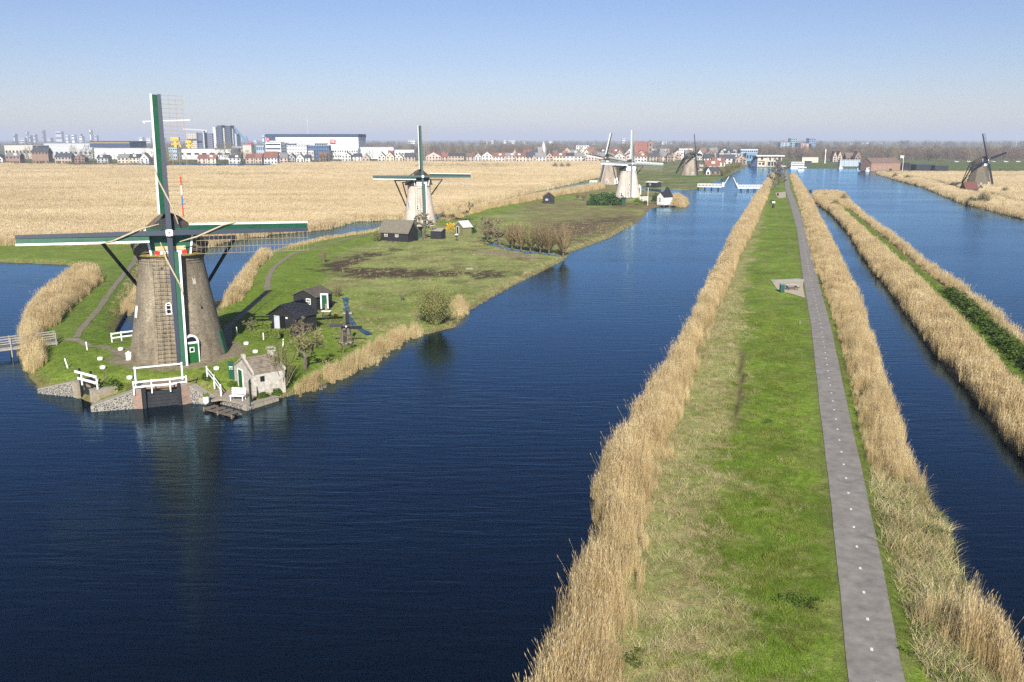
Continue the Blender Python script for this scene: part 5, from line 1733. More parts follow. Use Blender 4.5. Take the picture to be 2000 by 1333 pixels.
# miniature mill
g = at(676, 668, .75)
mm = thing('model_windmill', 'small model windmill with dark sails standing in the garden', 'model windmill', (g[0], g[1], .7), R(15))
q = MB(); q.lathe([(.82, -.2), (.78, .2), (.5, 1.75), (.52, 1.85)], 8); q.build('tower', mat('grey_thatch', (.135, .115, .085)), mm)
q = MB(); q.lathe([(.84, .0), (.84, .14), (.79, .15)], 8); q.build('plinth', COPING, mm)
q = MB(); q.lathe([(.56, 1.852), (.55, 2.05), (.32, 2.35), (.05, 2.42)], 10); q.build('cap', THATCH_D, mm, smooth=True)
fr = Matrix.Translation((0, -.78, 2.05)) @ Matrix.Rotation(R(-6), 4, 'X')
q = MB(); q.beam((0, -.12, 0), (0, .6, 0), .16, .16); hh = q.build('shaft_head', WHT, mm); hh.matrix_local = fr
for k in range(4):
    q = MB(); q.beam((0, 0, 0), (0, 0, 1.85), .08, .06, (0, 1, 0)); q.add([(.04, .02, .4), (.36, .06, .4), (.34, .06, 1.85), (.04, .02, 1.85), (.04, .05, .4), (.36, .09, .4), (.34, .09, 1.85), (.04, .05, 1.85)], [(0, 1, 2, 3), (7, 6, 5, 4), (0, 4, 5, 1), (1, 5, 6, 2), (2, 6, 7, 3), (3, 7, 4, 0)])
    so = q.build('sail', TARB, mm); so.matrix_local = fr @ Matrix.Rotation(R(2) + k * math.pi / 2, 4, 'Y')

# garden ditches, boards and boats
WATERM = bpy.data.materials['canal_water']
def strip_water(name, pix, w, label, z=.5):
    o_, _p = ribbon(name, pl(pix, z), w, lambda x, y: np.maximum(hC(x, y)[0], 0) , WATERM, label, .8, .05, wob=.2)
strip_water('ditch', [(675, 583), (677, 605), (680, 622), (690, 635), (705, 645), (722, 655)], .8, 'narrow water ditch beside the model windmill')
strip_water('ditch', [(960, 478), (990, 487), (1040, 495), (1095, 500)], 1.5, 'water ditch under the row of pollard willows')
q = MB(); q.box((0, 0, 0), (1.3, .7, .07)); q.box((0, -.3, -.1), (1.3, .08, .14)); g = at(679, 612, .7)
tag(q.build('ditch_plank', GREYWOOD, loc=(g[0], g[1], .78)), 'plank laid over the narrow garden ditch', 'plank')


def boat(name, label, p, rz, L, w, hull, inner=None, z=0.0, h=.5, group=None):
    t = thing(name, label, 'boat', (p[0], p[1], z), rz, group)
    N = 9
    q = MB()
    ring = []
    for i in range(N):
        u = i / (N - 1)
        ww = w / 2 * (1 - abs(2 * u - 1) ** 2.6) ** .6 + .04
        hz_ = h * (1 + .35 * (2 * u - 1) ** 2)
        q.v += [(-L / 2 + L * u, -ww, hz_), (-L / 2 + L * u, -ww * .65, -.2), (-L / 2 + L * u, ww * .65, -.2), (-L / 2 + L * u, ww, hz_), (-L / 2 + L * u, ww * .86, hz_), (-L / 2 + L * u, ww * .6, .1), (-L / 2 + L * u, -ww * .6, .1), (-L / 2 + L * u, -ww * .86, hz_)]
    for i in range(N - 1):
        for k in range(8):
            a0 = i * 8 + k; a1 = i * 8 + (k + 1) % 8
            q.f.append((a0, a1, a1 + 8, a0 + 8)); q.mi.append(0)
    q.f.append(tuple(range(8))); q.mi.append(0); q.f.append(tuple((N - 1) * 8 + k for k in range(8))[::-1]); q.mi.append(0)
    q.build('hull', hull, t)
    for u in (-.2, .15):
        q = MB(); q.box((L * u, 0, h * .75), (.28, w * .8, .05)); q.build('thwart', inner or GREYWOOD, t)
    return t


boat('rowing_boat', 'small dark rowing boat moored in the creek right of the near mill', at(430, 594, 0), R(8), 3.2, 1.3, TAR, h=.55)
q = MB(); pa, pb = at(222, 648, .3), at(248, 604, .3)
q.beam((0, 0, 0), (pb[0] - pa[0], pb[1] - pa[1], 0), .16, .7)
tag(q.build('sheet_piling', TAR, loc=(pa[0] + .15, pa[1], .1)), 'dark timber sheeting along the creek bank left of the near mill', 'bank wall')

# picnic place on the dyke
pz = 1.0
pp = [at(*p, pz) for p in ((1508, 551), (1570, 546), (1568, 560), (1572, 583), (1550, 576), (1520, 568), (1512, 558))]
o_ = Vector((*pp[0], 1.03))
q = MB(); q.prism([(p[0] - o_.x, p[1] - o_.y) for p in pp], (0, 0, 0), (1, 0, 0), (0, 1, 0), (0, 0, 1), .03)
tag(q.build('picnic_paving', mat('pale_paving', (.40, .34, .25), .95, .2, 2, bump=.2), loc=o_), 'pale paved rest area beside the cycle path', kind='structure')
q = MB(); q.prism([(0, .4), ((at(1570, 549, 1)[0] - pp[0][0]), .9), ((at(1570, 549, 1)[0] - pp[0][0]), 3.1), (.3, 1.8)], (0, 0, .035), (1, 0, 0), (0, 1, 0), (0, 0, 1), .02)
tag(q.build('concrete_strip', mat('grey_paving', (.36, .35, .33), .95, .15, 2), loc=o_), 'grey paved strip on the far side of the rest area', kind='structure')
g = at(1546, 566, 1.05)
pt = thing('picnic_table', 'wooden picnic table with attached benches on the rest area', 'picnic table', (g[0], g[1], 1.06), R(4))
q = MB(); q.box((0, 0, .74), (2.0, .75, .06)); q.build('table_top', mat('pale_wood', (.44, .42, .38), .8, .2, 3), pt)
for s_ in (-1, 1):
    q = MB(); q.box((0, s_ * .78, .44), (2.0, .3, .05)); q.build('bench', mat('dark_bench_wood', (.06, .055, .05), .8, .2, 3), pt)
for sx in (-.7, .7):
    q = MB(); q.box((sx, 0, .41), (.09, 1.75, .08)); q.build('cross_beam', BROWNWOOD, pt)
    for s_ in (-1, 1):
        q = MB(); q.beam((sx, s_ * .6, 0), (sx, s_ * .2, .71), .08, .08, (1, 0, 0)); q.build('leg', BROWNWOOD, pt)
g = at(1527, 571, 1.05)
lbn = thing('litter_bin', 'dark green litter bin at the picnic table', 'litter bin', (g[0], g[1], 1.06))
q = MB(); q.box((0, 0, .6), (.62, .6, 1.1)); q.build('body', mat('bin_green', (.02, .07, .065), .5), lbn)
q = MB(); q.box((0, 0, 1.2), (.7, .68, .09)); q.build('lid', mat('bin_lid', (.10, .22, .24), .5), lbn)
q = MB(); q.box((0, 0, .03), (.5, .5, .06)); q.build('foot', TAR, lbn)

# picnic spots farther up the dyke and a small information board
for (px, py, lb) in ((1508, 396, 'dark bench on the far lawn of the dyke, nearer one'), (1510, 407, 'round dark bin on the far lawn of the dyke'), (1519, 383, 'dark litter bin on the paved place near the lone trees')):
    g = at(px, py, 1.0)
    t_ = thing('litter_bin' if 'bin' in lb else 'park_bench', lb, 'litter bin' if 'bin' in lb else 'bench', (g[0], g[1], 1.0))
    if 'bin' in lb:
        q = MB(); q.lathe([(.3, 0), (.36, .1), (.38, .95), (.3, 1.02)], 12); q.build('body', TAR, t_)
        q = MB(); q.lathe([(.40, 1.021), (.34, 1.12), (.08, 1.16)], 12); q.build('lid', TARB, t_)
    else:
        q = MB(); q.box((0, 0, .45), (1.6, .45, .07)); q.build('seat', TAR, t_)
        q = MB(); q.box((0, .25, .8), (1.6, .06, .35)); q.build('backrest', TAR, t_)
        for sx in (-.6, .6):
            q = MB(); q.box((sx, 0, .21), (.08, .4, .41)); q.build('leg', TAR, t_)
g = at(1511, 400, 1.0)
ib = thing('information_board', 'tilted white information panel on the far lawn of the dyke', 'sign', (g[0], g[1], 1.0))
q = MB(); q.add([(-.5, -.3, .6), (.5, -.3, .6), (.5, .3, 1.1), (-.5, .3, 1.1), (-.5, -.3, .55), (.5, -.3, .55), (.5, .3, 1.05), (-.5, .3, 1.05)], [(0, 1, 2, 3), (7, 6, 5, 4), (0, 4, 5, 1), (1, 5, 6, 2), (2, 6, 7, 3), (3, 7, 4, 0)]); q.build('panel', WHT, ib)
q = MB(); q.box((0, .05, .35), (.1, .1, .75)); q.build('post', TAR, ib)
g = [at(*p, 1.0) for p in ((1515, 377), (1534, 375), (1535, 386), (1522, 388), (1516, 384))]
o_ = Vector((*g[0], 1.03)); q = MB(); q.prism([(p[0] - o_.x, p[1] - o_.y) for p in g], (0, 0, 0), (1, 0, 0), (0, 1, 0), (0, 0, 1), .03)
tag(q.build('paved_place', mat('pale_paving', (.40, .34, .25)), loc=o_), 'small paved place beside the cycle path near the lone trees', kind='structure')
g = at(1562, 830, 1.0); g = at(1618, 650, 1.0)
post('marker_post', 'small grey marker post in the lawn beside the cycle path', 'post', (*at(1562, 632, 1.0), 1.0), .35, .1, GREYWOOD)

# ------------------------------------------------------------------ second mill yard
g = [at(743, 467, .95), at(797, 470, .95)]
gabled('thatched_shed', 'low black shed with grey thatched roof in front of the second mill', 'shed', g[0], g[1], 4.4, 1.9, 4.2, BLACKB, mat('mossy_thatch', (.155, .140, .105), 1, .3, 3, bump=.5), .9, side=True, over=.35, th=.3,
       items=(('front', 1.6, .7, .85, .95, 'window'), ('front', 4.6, .7, .85, .95, 'window')))
gabled('greenhouse', 'tiny garden house with white bargeboards right of the second mill', 'garden house', at(889, 456, 1.0), at(905, 458, 1.0), 2.6, 1.8, 3.0, mat('olive_wall', (.16, .16, .07), .9, .2, 3), mat('pale_roof', (.5, .49, .46), .7, .1, 3), 1.0, over=.3, th=.15, items=(('front', 1.1, .1, .8, 1.6, 'door', TAR, WHT),))
gabled('tarred_hut', 'lone black tarred hut on the green bank behind the second mill', 'hut', at(1061, 396, .95), at(1083, 396, .95), 3.4, 2.2, 3.7, BLACKB, BROWNR, .9, over=.2, items=(('front', 1.3, .8, .9, .6, 'window'),))
t_ = gabled('lean_to', 'dark green lean-to against the foot of the second mill', 'shed', at(805, 461, 1.0), at(823, 461, 1.0), 2.0, 1.6, 2.0, mat('dark_green_boards', (.012, .05, .03)), BLACKR, 1.0, side=True)
t_ = gabled('lean_to', 'black open shelter right of the lean-to at the second mill', 'shed', at(841, 463, 1.0), at(862, 464, 1.0), 2.2, 1.5, 1.95, TAR, GREYWOOD, 1.0, side=True)
for (px, py, lb) in ((892, 471, 'small white nest box on a post, nearer one'), (917, 527, 'pale stone slab lying on the meadow')):
    g = atC(px, py)
    if 'nest' in lb:
        t_ = thing('nest_box', lb, 'nest box', g)
        q = MB(); q.box((0, 0, .5), (.12, .12, 1.0)); q.build('post', TAR, t_)
        q = MB(); q.box((0, 0, 1.2), (.8, .5, .4)); q.build('box', TAR, t_)
        q = MB(); q.prism([(-.5, 1.4), (.5, 1.4), (0, 1.75)], (0, -.35, .004), (1, 0, 0), (0, 0, 1), (0, 1, 0), .7); q.build('roof', WHT, t_)
    else:
        q = MB(); q.box((0, 0, .15), (1.4, .7, .18)); q.box((0, 0, .29), (1.2, .5, .08)); tag(q.build('stone_slab', COPING, loc=g), lb, 'stone')

# ------------------------------------------------------------------ white mill yard
gabled('garden_house', 'small house with white gable and dark steep roof on the water by the white mill', 'house', at(1283, 398, .9), at(1297, 399, .9), 4.5, 2.6, 4.2, mat('whitewash', (.62, .60, .56), .9, .12, 3), BLACKR, .9, over=.25, items=(('front', 1.5, .6, .8, 1.7, 'window'),))
gabled('boat_house', 'dark boarded house behind the white gabled house on the tip', 'house', at(1297, 397, .9), at(1312, 397, .9), 4.0, 3.0, 5.6, BLACKB, BLACKR, .9, over=.25, items=(('front', 1.5, .7, .9, 1.2, 'window'),))
t_ = gabled('open_shelter', 'dark shelter with flat white roof on the bank behind the white mill', 'shelter', at(1262, 365, .7), at(1281, 366, .7), 4.0, 2.3, 2.7, TAR, mat('whitewash', (.62, .60, .56)), .6, side=True, over=.5, items=(('front', 2.5, .8, 1.2, .9, 'window'),))
gabled('green_shed', 'dark green door shed at the right foot of the white mill', 'shed', at(1245, 378, 1), at(1252, 378, 1), 2.2, 3.0, 4.0, mat('whitewash', (.62, .60, .56)), GREYR, 1.0, items=(('front', .7, .1, .9, 2.2, 'door', GRNP),))
gabled('green_shed', 'dark green cabinet shed before the left foot of the white mill', 'shed', at(1214, 399, 1.1), at(1222, 399, 1.1), 1.6, 2.0, 2.3, mat('dark_green_boards', (.012, .05, .03)), BLACKR, 1.0, side=True)
fence('white_fence', 'white picket fence right of the white mill above its sluice', [Vector((*at(px, py, 1.0), 1.0)) for px, py in ((1250, 394), (1257, 393.5), (1264, 393))], (.5, 1.1, 1.6), 1.8, WHT, .2, (.1, .3))
post('flag_pole', 'slender white flag pole right of the white mill', 'flag pole', (*at(1265, 400, .8), .8), 6.0, .12, WHT)
q = MB(); q.box((0, 0, .5), (1.6, .5, 1.6)); q.box((0, -.3, .5), (1.2, .1, 1.2)); tag(q.build('sluice_gate', TAR, loc=(*at(1260, 400, .3), .2)), 'dark sluice gate beside the flag pole of the white mill', 'sluice')
j0 = at(1288, 401.5, .5)
jt = thing('quay_deck', 'grey timber quay deck below the white gabled house', 'quay', (j0[0], j0[1], .5))
for k in range(8):
    q = MB(); q.box((k * 1.0 - .5, .6, .1), (.94, 2.6, .12)); q.build('deck_plank', GREYWOOD, jt)
for k in range(4):
    q = MB(); q.box((k * 2.2 - .6, -.4, -.5), (.25, .25, 1.1)); q.build('pile', BROWNWOOD, jt)
fence('white_fence', 'far white fence at the left foot of the grey brick mill', [Vector((*at(px, 358, 1.0), 1.0)) for px in (1152, 1158, 1164, 1170)], (.6, 1.2), 1.4, WHT, .2, (.1, .3))
t_ = thing('yard_gate', 'white gate panel at the right foot of the grey brick mill', 'gate', (*at(1204, 360, 1), 1.0)); q = MB(); q.box((0, 0, 1.6), (1.6, .2, 3.2)); q.build('panel', WHT, t_); q = MB(); q.box((-.9, 0, 1.5), (.2, .25, 3.0)); q.build('post', WHT, t_)
# thatched mill yard on the right bank
gabled('thatched_annex', 'small house with red roof and white bargeboards at the dark thatched mill', 'house', at(1875, 374, .8), at(1886, 376, .8), 5, 1.6, 4.2, mat('dark_wall', (.10, .085, .07), .9, .2, 3), mat('red_tiles', (.15, .062, .045), .85, .25, 2), .8, over=.3, items=(('front', 1.6, .4, .9, 1.2, 'window'),))
gabled('thatched_annex', 'low grey roofed annex before the dark thatched mill', 'house', at(1889, 373, .8), at(1908, 374, .8), 4, 1.5, 2.8, mat('dark_wall', (.10, .085, .07)), GREYWOOD, .8, side=True, over=.3, items=(('front', 2.4, .4, .9, .8, 'window'),))
fence('white_fence', 'low pale fence beside the dark thatched mill', [Vector((*at(px, py, 1.0), 1.0)) for px, py in ((1910, 371), (1916, 370.5), (1922, 370))], (.5, 1.0), 1.1, WHT, .2, (.1, .25))

# ------------------------------------------------------------------ drawbridge over the canal
def bridge_half(x0, x1, py, label, dirn):
    z = 1.6
    A0, A1 = Vector((*at(x0, py, 0), z)), Vector((*at(x1, py + (1 if dirn > 0 else 0), 0), z))
    t = thing('drawbridge', label, 'bridge', (A0.x, A0.y, 0), group='halves of the raised white drawbridge')
    d = A1 - A0; L_ = d.length; d.normalize(); n_ = Vector((-d.y, d.x, 0))
    q = MB(); q.beam(Vector((0, 0, z)), d * L_ + Vector((0, 0, z)), .3, .3); q.beam(n_ * 2.6 + Vector((0, 0, z)), n_ * 2.6 + d * L_ + Vector((0, 0, z)), .3, .3)
    q.prism([(0, -.1), (L_, -.1), (L_, 2.7), (0, 2.7)], (0, 0, z + .15), d, n_, (0, 0, 1), .12)
    q.build('deck', WHT, t)
    for s_ in (0, 2.6):
        for h in (.55, 1.05):
            q = MB(); q.beam(n_ * s_ + Vector((0, 0, z + .3 + h)), n_ * s_ + d * L_ + Vector((0, 0, z + .3 + h)), .08, .09); q.build('rail', WHT, t)
        k = 0
        while k * 1.6 <= L_:
            q = MB(); q.beam(n_ * s_ + d * k * 1.6 + Vector((0, 0, z)), n_ * s_ + d * k * 1.6 + Vector((0, 0, z + 1.4)), .10, .10, (0, 1, 0)); q.build('rail_post', WHT, t); k += 1
    k = 0
    while k * 3.2 <= L_:
        for s_ in (.1, 2.5):
            q = MB(); q.beam(n_ * s_ + d * (k * 3.2 + .1) + Vector((0, 0, -1.5)), n_ * s_ + d * (k * 3.2 + .1) + Vector((0, 0, z)), .28, .28, (0, 1, 0)); q.build('pile', TAR, t)
        k += 1
    e = d * L_
    th_ = R(62)
    q = MB()
    u_ = d * math.cos(th_) + Vector((0, 0, math.sin(th_)))
    q.prism([(0, 0), (5.2, 0), (5.2, 2.6), (0, 2.6)], e + Vector((0, 0, z + .2)), u_, n_, u_.cross(n_), .22)
    q.build('raised_leaf', WHT, t)
    q = MB(); q.box(e + n_ * -.5 + Vector((0, 0, z + 1.2)), (.9, .9, 2.0)); q.build('winch_cabinet', WHT, t)
    return t


bridge_half(1362, 1412, 371.5, 'left half of the raised white drawbridge, nearer the mills', 1)
bridge_half(1486, 1438, 374, 'right half of the raised white drawbridge, reaching the dyke', -1)
# plank walk from the dyke to the reed strip
w0, w1 = Vector((*at(1583, 401, .3), .45)), Vector((*at(1622, 403, .3), .45))
pw = thing('plank_bridge', 'low plank bridge from the dyke to the reed strip', 'bridge', w0)
q = MB(); q.beam((0, 0, 0), w1 - w0, 1.0, .14); q.build('deck', GREYWOOD, pw)
for u in (.2, .5, .8):
    q = MB(); p_ = (w1 - w0) * u; q.beam(p_ + Vector((0, 0, -1.4)), p_ + Vector((0, 0, -.08)), .18, .18, (0, 1, 0)); q.build('pile', TAR, pw)

# ================================================================== TREES AND BUSHES
BARK = mat('bark', (0.115, 0.095, 0.072), 0.95, 0.3, 4, bump=.4)
BARKL = mat('twig_tan', (0.20, 0.165, 0.10), 0.95, 0.25, 3, rnd=.15)
BARKO = mat('twig_olive', (0.17, 0.155, 0.065), 0.95, 0.25, 3, rnd=.15)
BARKR = mat('twig_russet', (0.20, 0.145, 0.075), 0.95, 0.25, 3, rnd=.15)
BARKG = mat('twig_grey', (0.125, 0.105, 0.085), 0.95, 0.25, 3, rnd=.15)
LEAF = mat('evergreen_leaf', (0.040, 0.085, 0.018), 0.6, 0.3, 2, rnd=.15)
LEAFO = mat('willow_leaf', (0.165, 0.175, 0.045), 0.8, 0.3, 2, rnd=.15)
LEAFD = mat('conifer_needle', (0.022, 0.045, 0.020), 0.8, 0.3, 2, rnd=.15)
YEL = mat('forsythia_bloom', (0.62, 0.40, 0.02), 0.7, 0.2, 4)


def bare_tree(seed, H=7.0, trunk=.3, split=.25, levels=5, spread=.55, twigs=3, up=.25, kids=(2, 3), r0=.16, twig_w=.02, shrink=.74, mt=None, mc=None):
    """trunk and limbs as one mesh, finer branches and twigs as another"""
    rn = random.Random(seed)
    tb, cb = MB(), MB()

    def grow(p, d, L_, r, lv):
        q = p + d * L_
        mid = p + d * (L_ * .5) + Vector((rn.gauss(0, .04), rn.gauss(0, .04), rn.gauss(0, .03))) * L_
        if lv >= levels - 2:
            tb.tube([p, mid, q], [r, r * .85, r * .7], 5 if lv == levels else 4, cap=False)
        elif lv > 0:
            cb.tube([p, mid, q], [r, r * .85, r * .65], 3, cap=False)
        if lv <= 0:
            for _ in range(twigs):
                dd = (d + Vector((rn.gauss(0, .5), rn.gauss(0, .5), rn.gauss(.15, .4)))).normalized()
                e = p + dd * L_ * rn.uniform(.7, 1.5)
                s_ = dd.cross(Vector((rn.gauss(0, 1), rn.gauss(0, 1), rn.gauss(0, 1)))).normalized() * twig_w
                cb.add([p - s_, p + s_, e + s_ * .3, e - s_ * .3], [(0, 1, 2, 3)])
            return
        for _ in range(rn.randint(*kids)):
            dd = (d + Vector((rn.gauss(0, spread), rn.gauss(0, spread), rn.gauss(up, spread * .5)))).normalized()
            grow(q if rn.random() < .75 else mid, dd, L_ * shrink * rn.uniform(.75, 1.15), r * .62, lv - 1)
    grow(Vector((0, 0, -.3)), Vector((rn.gauss(0, .06), rn.gauss(0, .06), 1)).normalized(), H * trunk, r0, levels)
    return tb.mesh('trunk', mt or BARK), cb.mesh('crown', mc or BARKL)


def shoot_bush(seed, n, H, rad, m, w=.02, fan=.5, leaf=0, lm=None, trunk_h=0.0):
    """many upright shoots from a stool or pollard head"""
    rn = random.Random(seed)
    tb, cb = MB(), MB()
    tb.tube([(0, 0, -.3), (.03, 0, max(.3, trunk_h) * .6), (0, .02, max(.35, trunk_h))], [.16 + .03 * trunk_h, .15, .2], 7)
    for i in range(n):
        a = rn.random() * 6.283
        o = abs(rn.gauss(0, fan))
        hh = H * rn.uniform(.55, 1.05) * (1 - .25 * o)
        r0 = rad * .25 * rn.random()
        p0 = Vector((r0 * math.cos(a), r0 * math.sin(a), max(.2, trunk_h) - .05))
        p1 = p0 + Vector((math.cos(a) * o * hh * .4, math.sin(a) * o * hh * .4, hh * .55))
        p2 = p1 + Vector((math.cos(a + rn.gauss(0, .6)) * o * hh * .35 + rn.gauss(0, .08), math.sin(a) * o * hh * .35 + rn.gauss(0, .08), hh * .45))
        s_ = Vector((math.cos(a + 1.57 + rn.gauss(0, 1)), math.sin(a + 1.57), 0)) * w
        cb.add([p0 - s_, p0 + s_, p1 + s_ * .8, p1 - s_ * .8, p2 + s_ * .2, p2 - s_ * .2], [(0, 1, 2, 3), (3, 2, 4, 5)])
        for _ in range(3):
            t_ = rn.uniform(.2, .9)
            b0 = p1.lerp(p2, t_); e = b0 + Vector((rn.gauss(0, .25), rn.gauss(0, .25), abs(rn.gauss(.25, .15)))) * H * .22
            cb.add([b0 - s_ * .5, b0 + s_ * .5, e], [(0, 1, 2)])
        for _ in range(leaf):
            t_ = rn.random()
            c_ = (p1.lerp(p2, t_) if rn.random() < .7 else p0.lerp(p1, t_)) + Vector((rn.gauss(0, .16), rn.gauss(0, .16), rn.gauss(0, .16)))
            l_ = rn.uniform(.05, .11)
            u_ = Vector((rn.gauss(0, 1), rn.gauss(0, 1), rn.gauss(0, 1))).normalized() * l_; v_ = u_.cross(Vector((rn.gauss(0, 1), rn.gauss(0, 1), rn.gauss(0, 1)))).normalized() * l_ * .6
            cb.m = 1; cb.add([c_ - u_, c_ + v_, c_ + u_, c_ - v_], [(0, 1, 2, 3)]); cb.m = 0
    return tb.mesh('stem', BARK), cb.mesh('crown', [m, lm or LEAFO])


def leaf_bush(seed, n, sx, sy, sz, m, leaf=.12, box=False):
    rn = random.Random(seed)
    cb, tb = MB(), MB()
    for i in range(n):
        while True:
            p = Vector((rn.uniform(-1, 1), rn.uniform(-1, 1), rn.uniform(0, 1)))
            if box:
                k = max(abs(p.x), abs(p.y), abs(p.z * 2 - 1))
                if k > .72: break
            else:
                lump = 1 + .22 * math.sin(p.x * 5 + seed) * math.sin(p.y * 6 + seed * 2) + .12 * math.sin(p.z * 9 + p.x * 7)
                k = math.sqrt(p.x ** 2 + p.y ** 2 + (p.z * 1.0) ** 2) / lump
                if .45 < k < 1 and rn.random() < k: break
        c_ = Vector((p.x * sx, p.y * sy, p.z * sz))
        u_ = Vector((rn.gauss(0, 1), rn.gauss(0, 1), rn.gauss(0, .7))).normalized() * leaf * rn.uniform(.6, 1.3)
        v_ = u_.cross(Vector((rn.gauss(0, 1), rn.gauss(0, 1), rn.gauss(0, 1)))).normalized() * leaf * .65
        cb.add([c_ - u_, c_ + v_, c_ + u_, c_ - v_], [(0, 1, 2, 3)])
    for k in range(5):
        a = k * 1.26
        tb.tube([(0, 0, -.2), (math.cos(a) * sx * .3, math.sin(a) * sy * .3, sz * .4), (math.cos(a) * sx * .5, math.sin(a) * sy * .5, sz * .75)], [.06, .04, .015], 4, cap=False)
    return tb.mesh('stem', BARK), cb.mesh('crown', m)


def place(name, label, cat, meshes, p, s=1.0, rz=0.0, group=None, sz=None):
    t = thing(name, label, cat, p, rz, group)
    t.scale = (s, s, sz or s)
    link(meshes[0].name.split('.')[0], meshes[0], t)
    link('crown', meshes[1], t)
    return t


# --- near mill yard
FRUIT = bare_tree(3, 3.6, .28, levels=6, spread=.62, twigs=6, up=.05, kids=(2, 3), r0=.15, twig_w=.028, mc=BARKO, shrink=.78)
FRUIT2 = bare_tree(8, 3.4, .26, levels=6, spread=.6, twigs=6, up=.1, kids=(2, 3), r0=.13, twig_w=.026, mc=BARKL, shrink=.78)
MULTI = shoot_bush(5, 130, 4.2, 1.0, BARKO, .03, .36, 2, LEAFO)
gg = lambda px, py: atC(px, py)
place('fruit_tree', 'spreading bare fruit tree on the shore right of the cookhouse', 'tree', FRUIT, gg(597, 722), 1.7, .3)
place('fruit_tree', 'bare fruit tree between the hedges and the model windmill', 'tree', FRUIT2, gg(596, 690), 1.5, 1.9)
place('willow_shrub', 'tall thin stemmed willow right behind the cookhouse', 'shrub', MULTI, gg(555, 762), 1.15, .4)
place('fruit_tree', 'small bare tree left of the black shed', 'tree', FRUIT2, gg(491, 650), .7, .9)
place('fruit_tree', 'tiny bare tree on the bank between the two sluices', 'tree', bare_tree(15, 2.6, .3, levels=4, spread=.55, kids=(2, 2), r0=.07, twigs=2), gg(207, 775), .9, .2)
place('fruit_tree', 'low twiggy bush at the foot of the model windmill', 'shrub', FRUIT, gg(672, 690), .8, 2.2)
ROUNDW = shoot_bush(9, 520, 5.2, 2.6, BARKO, .03, .78, 14, LEAFO)
place('willow_bush', 'big round olive willow bush on the shore of the meadow', 'bush', ROUNDW, gg(850, 634), 1.0, 0)
HEDGE = leaf_bush(4, 2600, 1, 1, 1, mat('hedge_leaf', (.10, .135, .020), .7, .3, 3, rnd=.1), .13, True)
for (px, py, sx, sy, sz, lb) in ((510, 648, 1.25, .8, 1.15, 'clipped box hedge nearest the mill shadow'), (526, 660, 1.2, .5, .95, 'low clipped hedge in front of the black shed'), (556, 659, .7, .45, .95, 'short clipped hedge at the white shed door')):
    g = gg(px, py)
    t_ = thing('clipped_hedge', lb, 'hedge', g, R(8), 'clipped hedges before the black shed')
    t_.scale = (sx, sy, sz)
    link('stem', HEDGE[0], t_); link('crown', HEDGE[1], t_)
SHRUB = leaf_bush(12, 500, .7, .6, .6, HERB_M[0], .1)
YELB = leaf_bush(13, 500, .5, .45, 1.0, YEL, .07)
place('forsythia', 'small yellow flowering bush beside the garden table', 'bush', YELB, gg(656, 622), .75)
place('forsythia', 'bright yellow flowering bush right of the second mill', 'bush', leaf_bush(14, 600, 1.3, 1.0, 1.9, YEL, .14), gg(880, 448), 1.0)
for i, (px, py, s, lb) in enumerate(((222, 778, 1.3, 'leafy green plants at the foot of the tiny tree by the sluice'), (275, 767, .6, 'green herbs left of the white sluice fence'), (408, 762, 1.0, 'dry tufted plants inside the right sluice wing'), (453, 752, .7, 'leafy herbs at the green board'), (515, 778, .8, 'green plants on the bank right of the open gate'), (540, 775, .9, 'brownish herbs on the bank below the willow'))):
    place('herb_patch', lb, 'plants', SHRUB, gg(px, py), s, i * 1.1)
# --- meadow and second mill
place('willow_stool', 'brown twiggy willow stool at the bend of the footpath', 'shrub', shoot_bush(21, 90, 3.2, .8, BARKL, .025, .4, 1, LEAFO), gg(633, 513), .9)
place('willow_stool', 'bushy grey green shrub left of the thatched shed', 'shrub', shoot_bush(22, 160, 2.6, 1.2, BARKO, .03, .6, 5, LEAFO), gg(735, 472), 1.0)
BIGF = bare_tree(31, 7, .22, levels=6, spread=.75, twigs=5, up=.05, r0=.28, twig_w=.045, mc=BARKL, shrink=.8)
place('fruit_tree', 'old spreading bare tree in front of the second mill', 'tree', BIGF, gg(828, 468), 1.7, 0)
place('fruit_tree', 'small bare tree right of the second mill on the green bank', 'tree', bare_tree(33, 4, .35, levels=5, spread=.5, r0=.14, twig_w=.05), gg(915, 433), 1.5)
place('evergreen_bush', 'dark green bush beside the tiny garden house', 'bush', leaf_bush(16, 900, 2.6, 1.8, 3.0, LEAF, .2), gg(912, 455), 1.0)
place('fruit_tree', 'large bare crooked tree left of the pollard willows', 'tree', bare_tree(36, 7.5, .2, levels=6, spread=.7, twigs=5, up=.1, r0=.3, twig_w=.05, mc=BARKL, shrink=.82), gg(975, 482), 1.45)
POL = [shoot_bush(40 + i, 170, 4.8, 1.6, BARKO if i % 2 else BARKR, .045, .85, 1, LEAFO, .9) for i in range(3)]
for i, (px, py, s) in enumerate(((952, 470, .9), (1000, 487, 1.0), (1018, 490, 1.0), (1036, 492, 1.05), (1055, 495, 1.0), (1072, 497, 1.05), (1100, 503, 1.15))):
    place('pollard_willow', ['first', 'second', 'third', 'fourth', 'fifth', 'sixth', 'last and reddest'][i] + ' pollard willow of the row along the ditch, counted from the second mill', 'tree', POL[(i * 2 + (1 if i < 6 else 0)) % 3] if i < 6 else POL[0], gg(px, py), s * 1.15, i * 1.3, 'pollard willows along the ditch')
place('twig_heap', 'small dark heap of twigs on the meadow', 'shrub', shoot_bush(50, 60, 1.0, .6, BARKG, .03, .7), gg(786, 588), .9)
place('willow_stool', 'low brown bush at the head of the narrow garden ditch', 'shrub', shoot_bush(51, 120, 1.7, 1.0, BARKL, .03, .8, 2, LEAFO), gg(660, 580), 1.0)
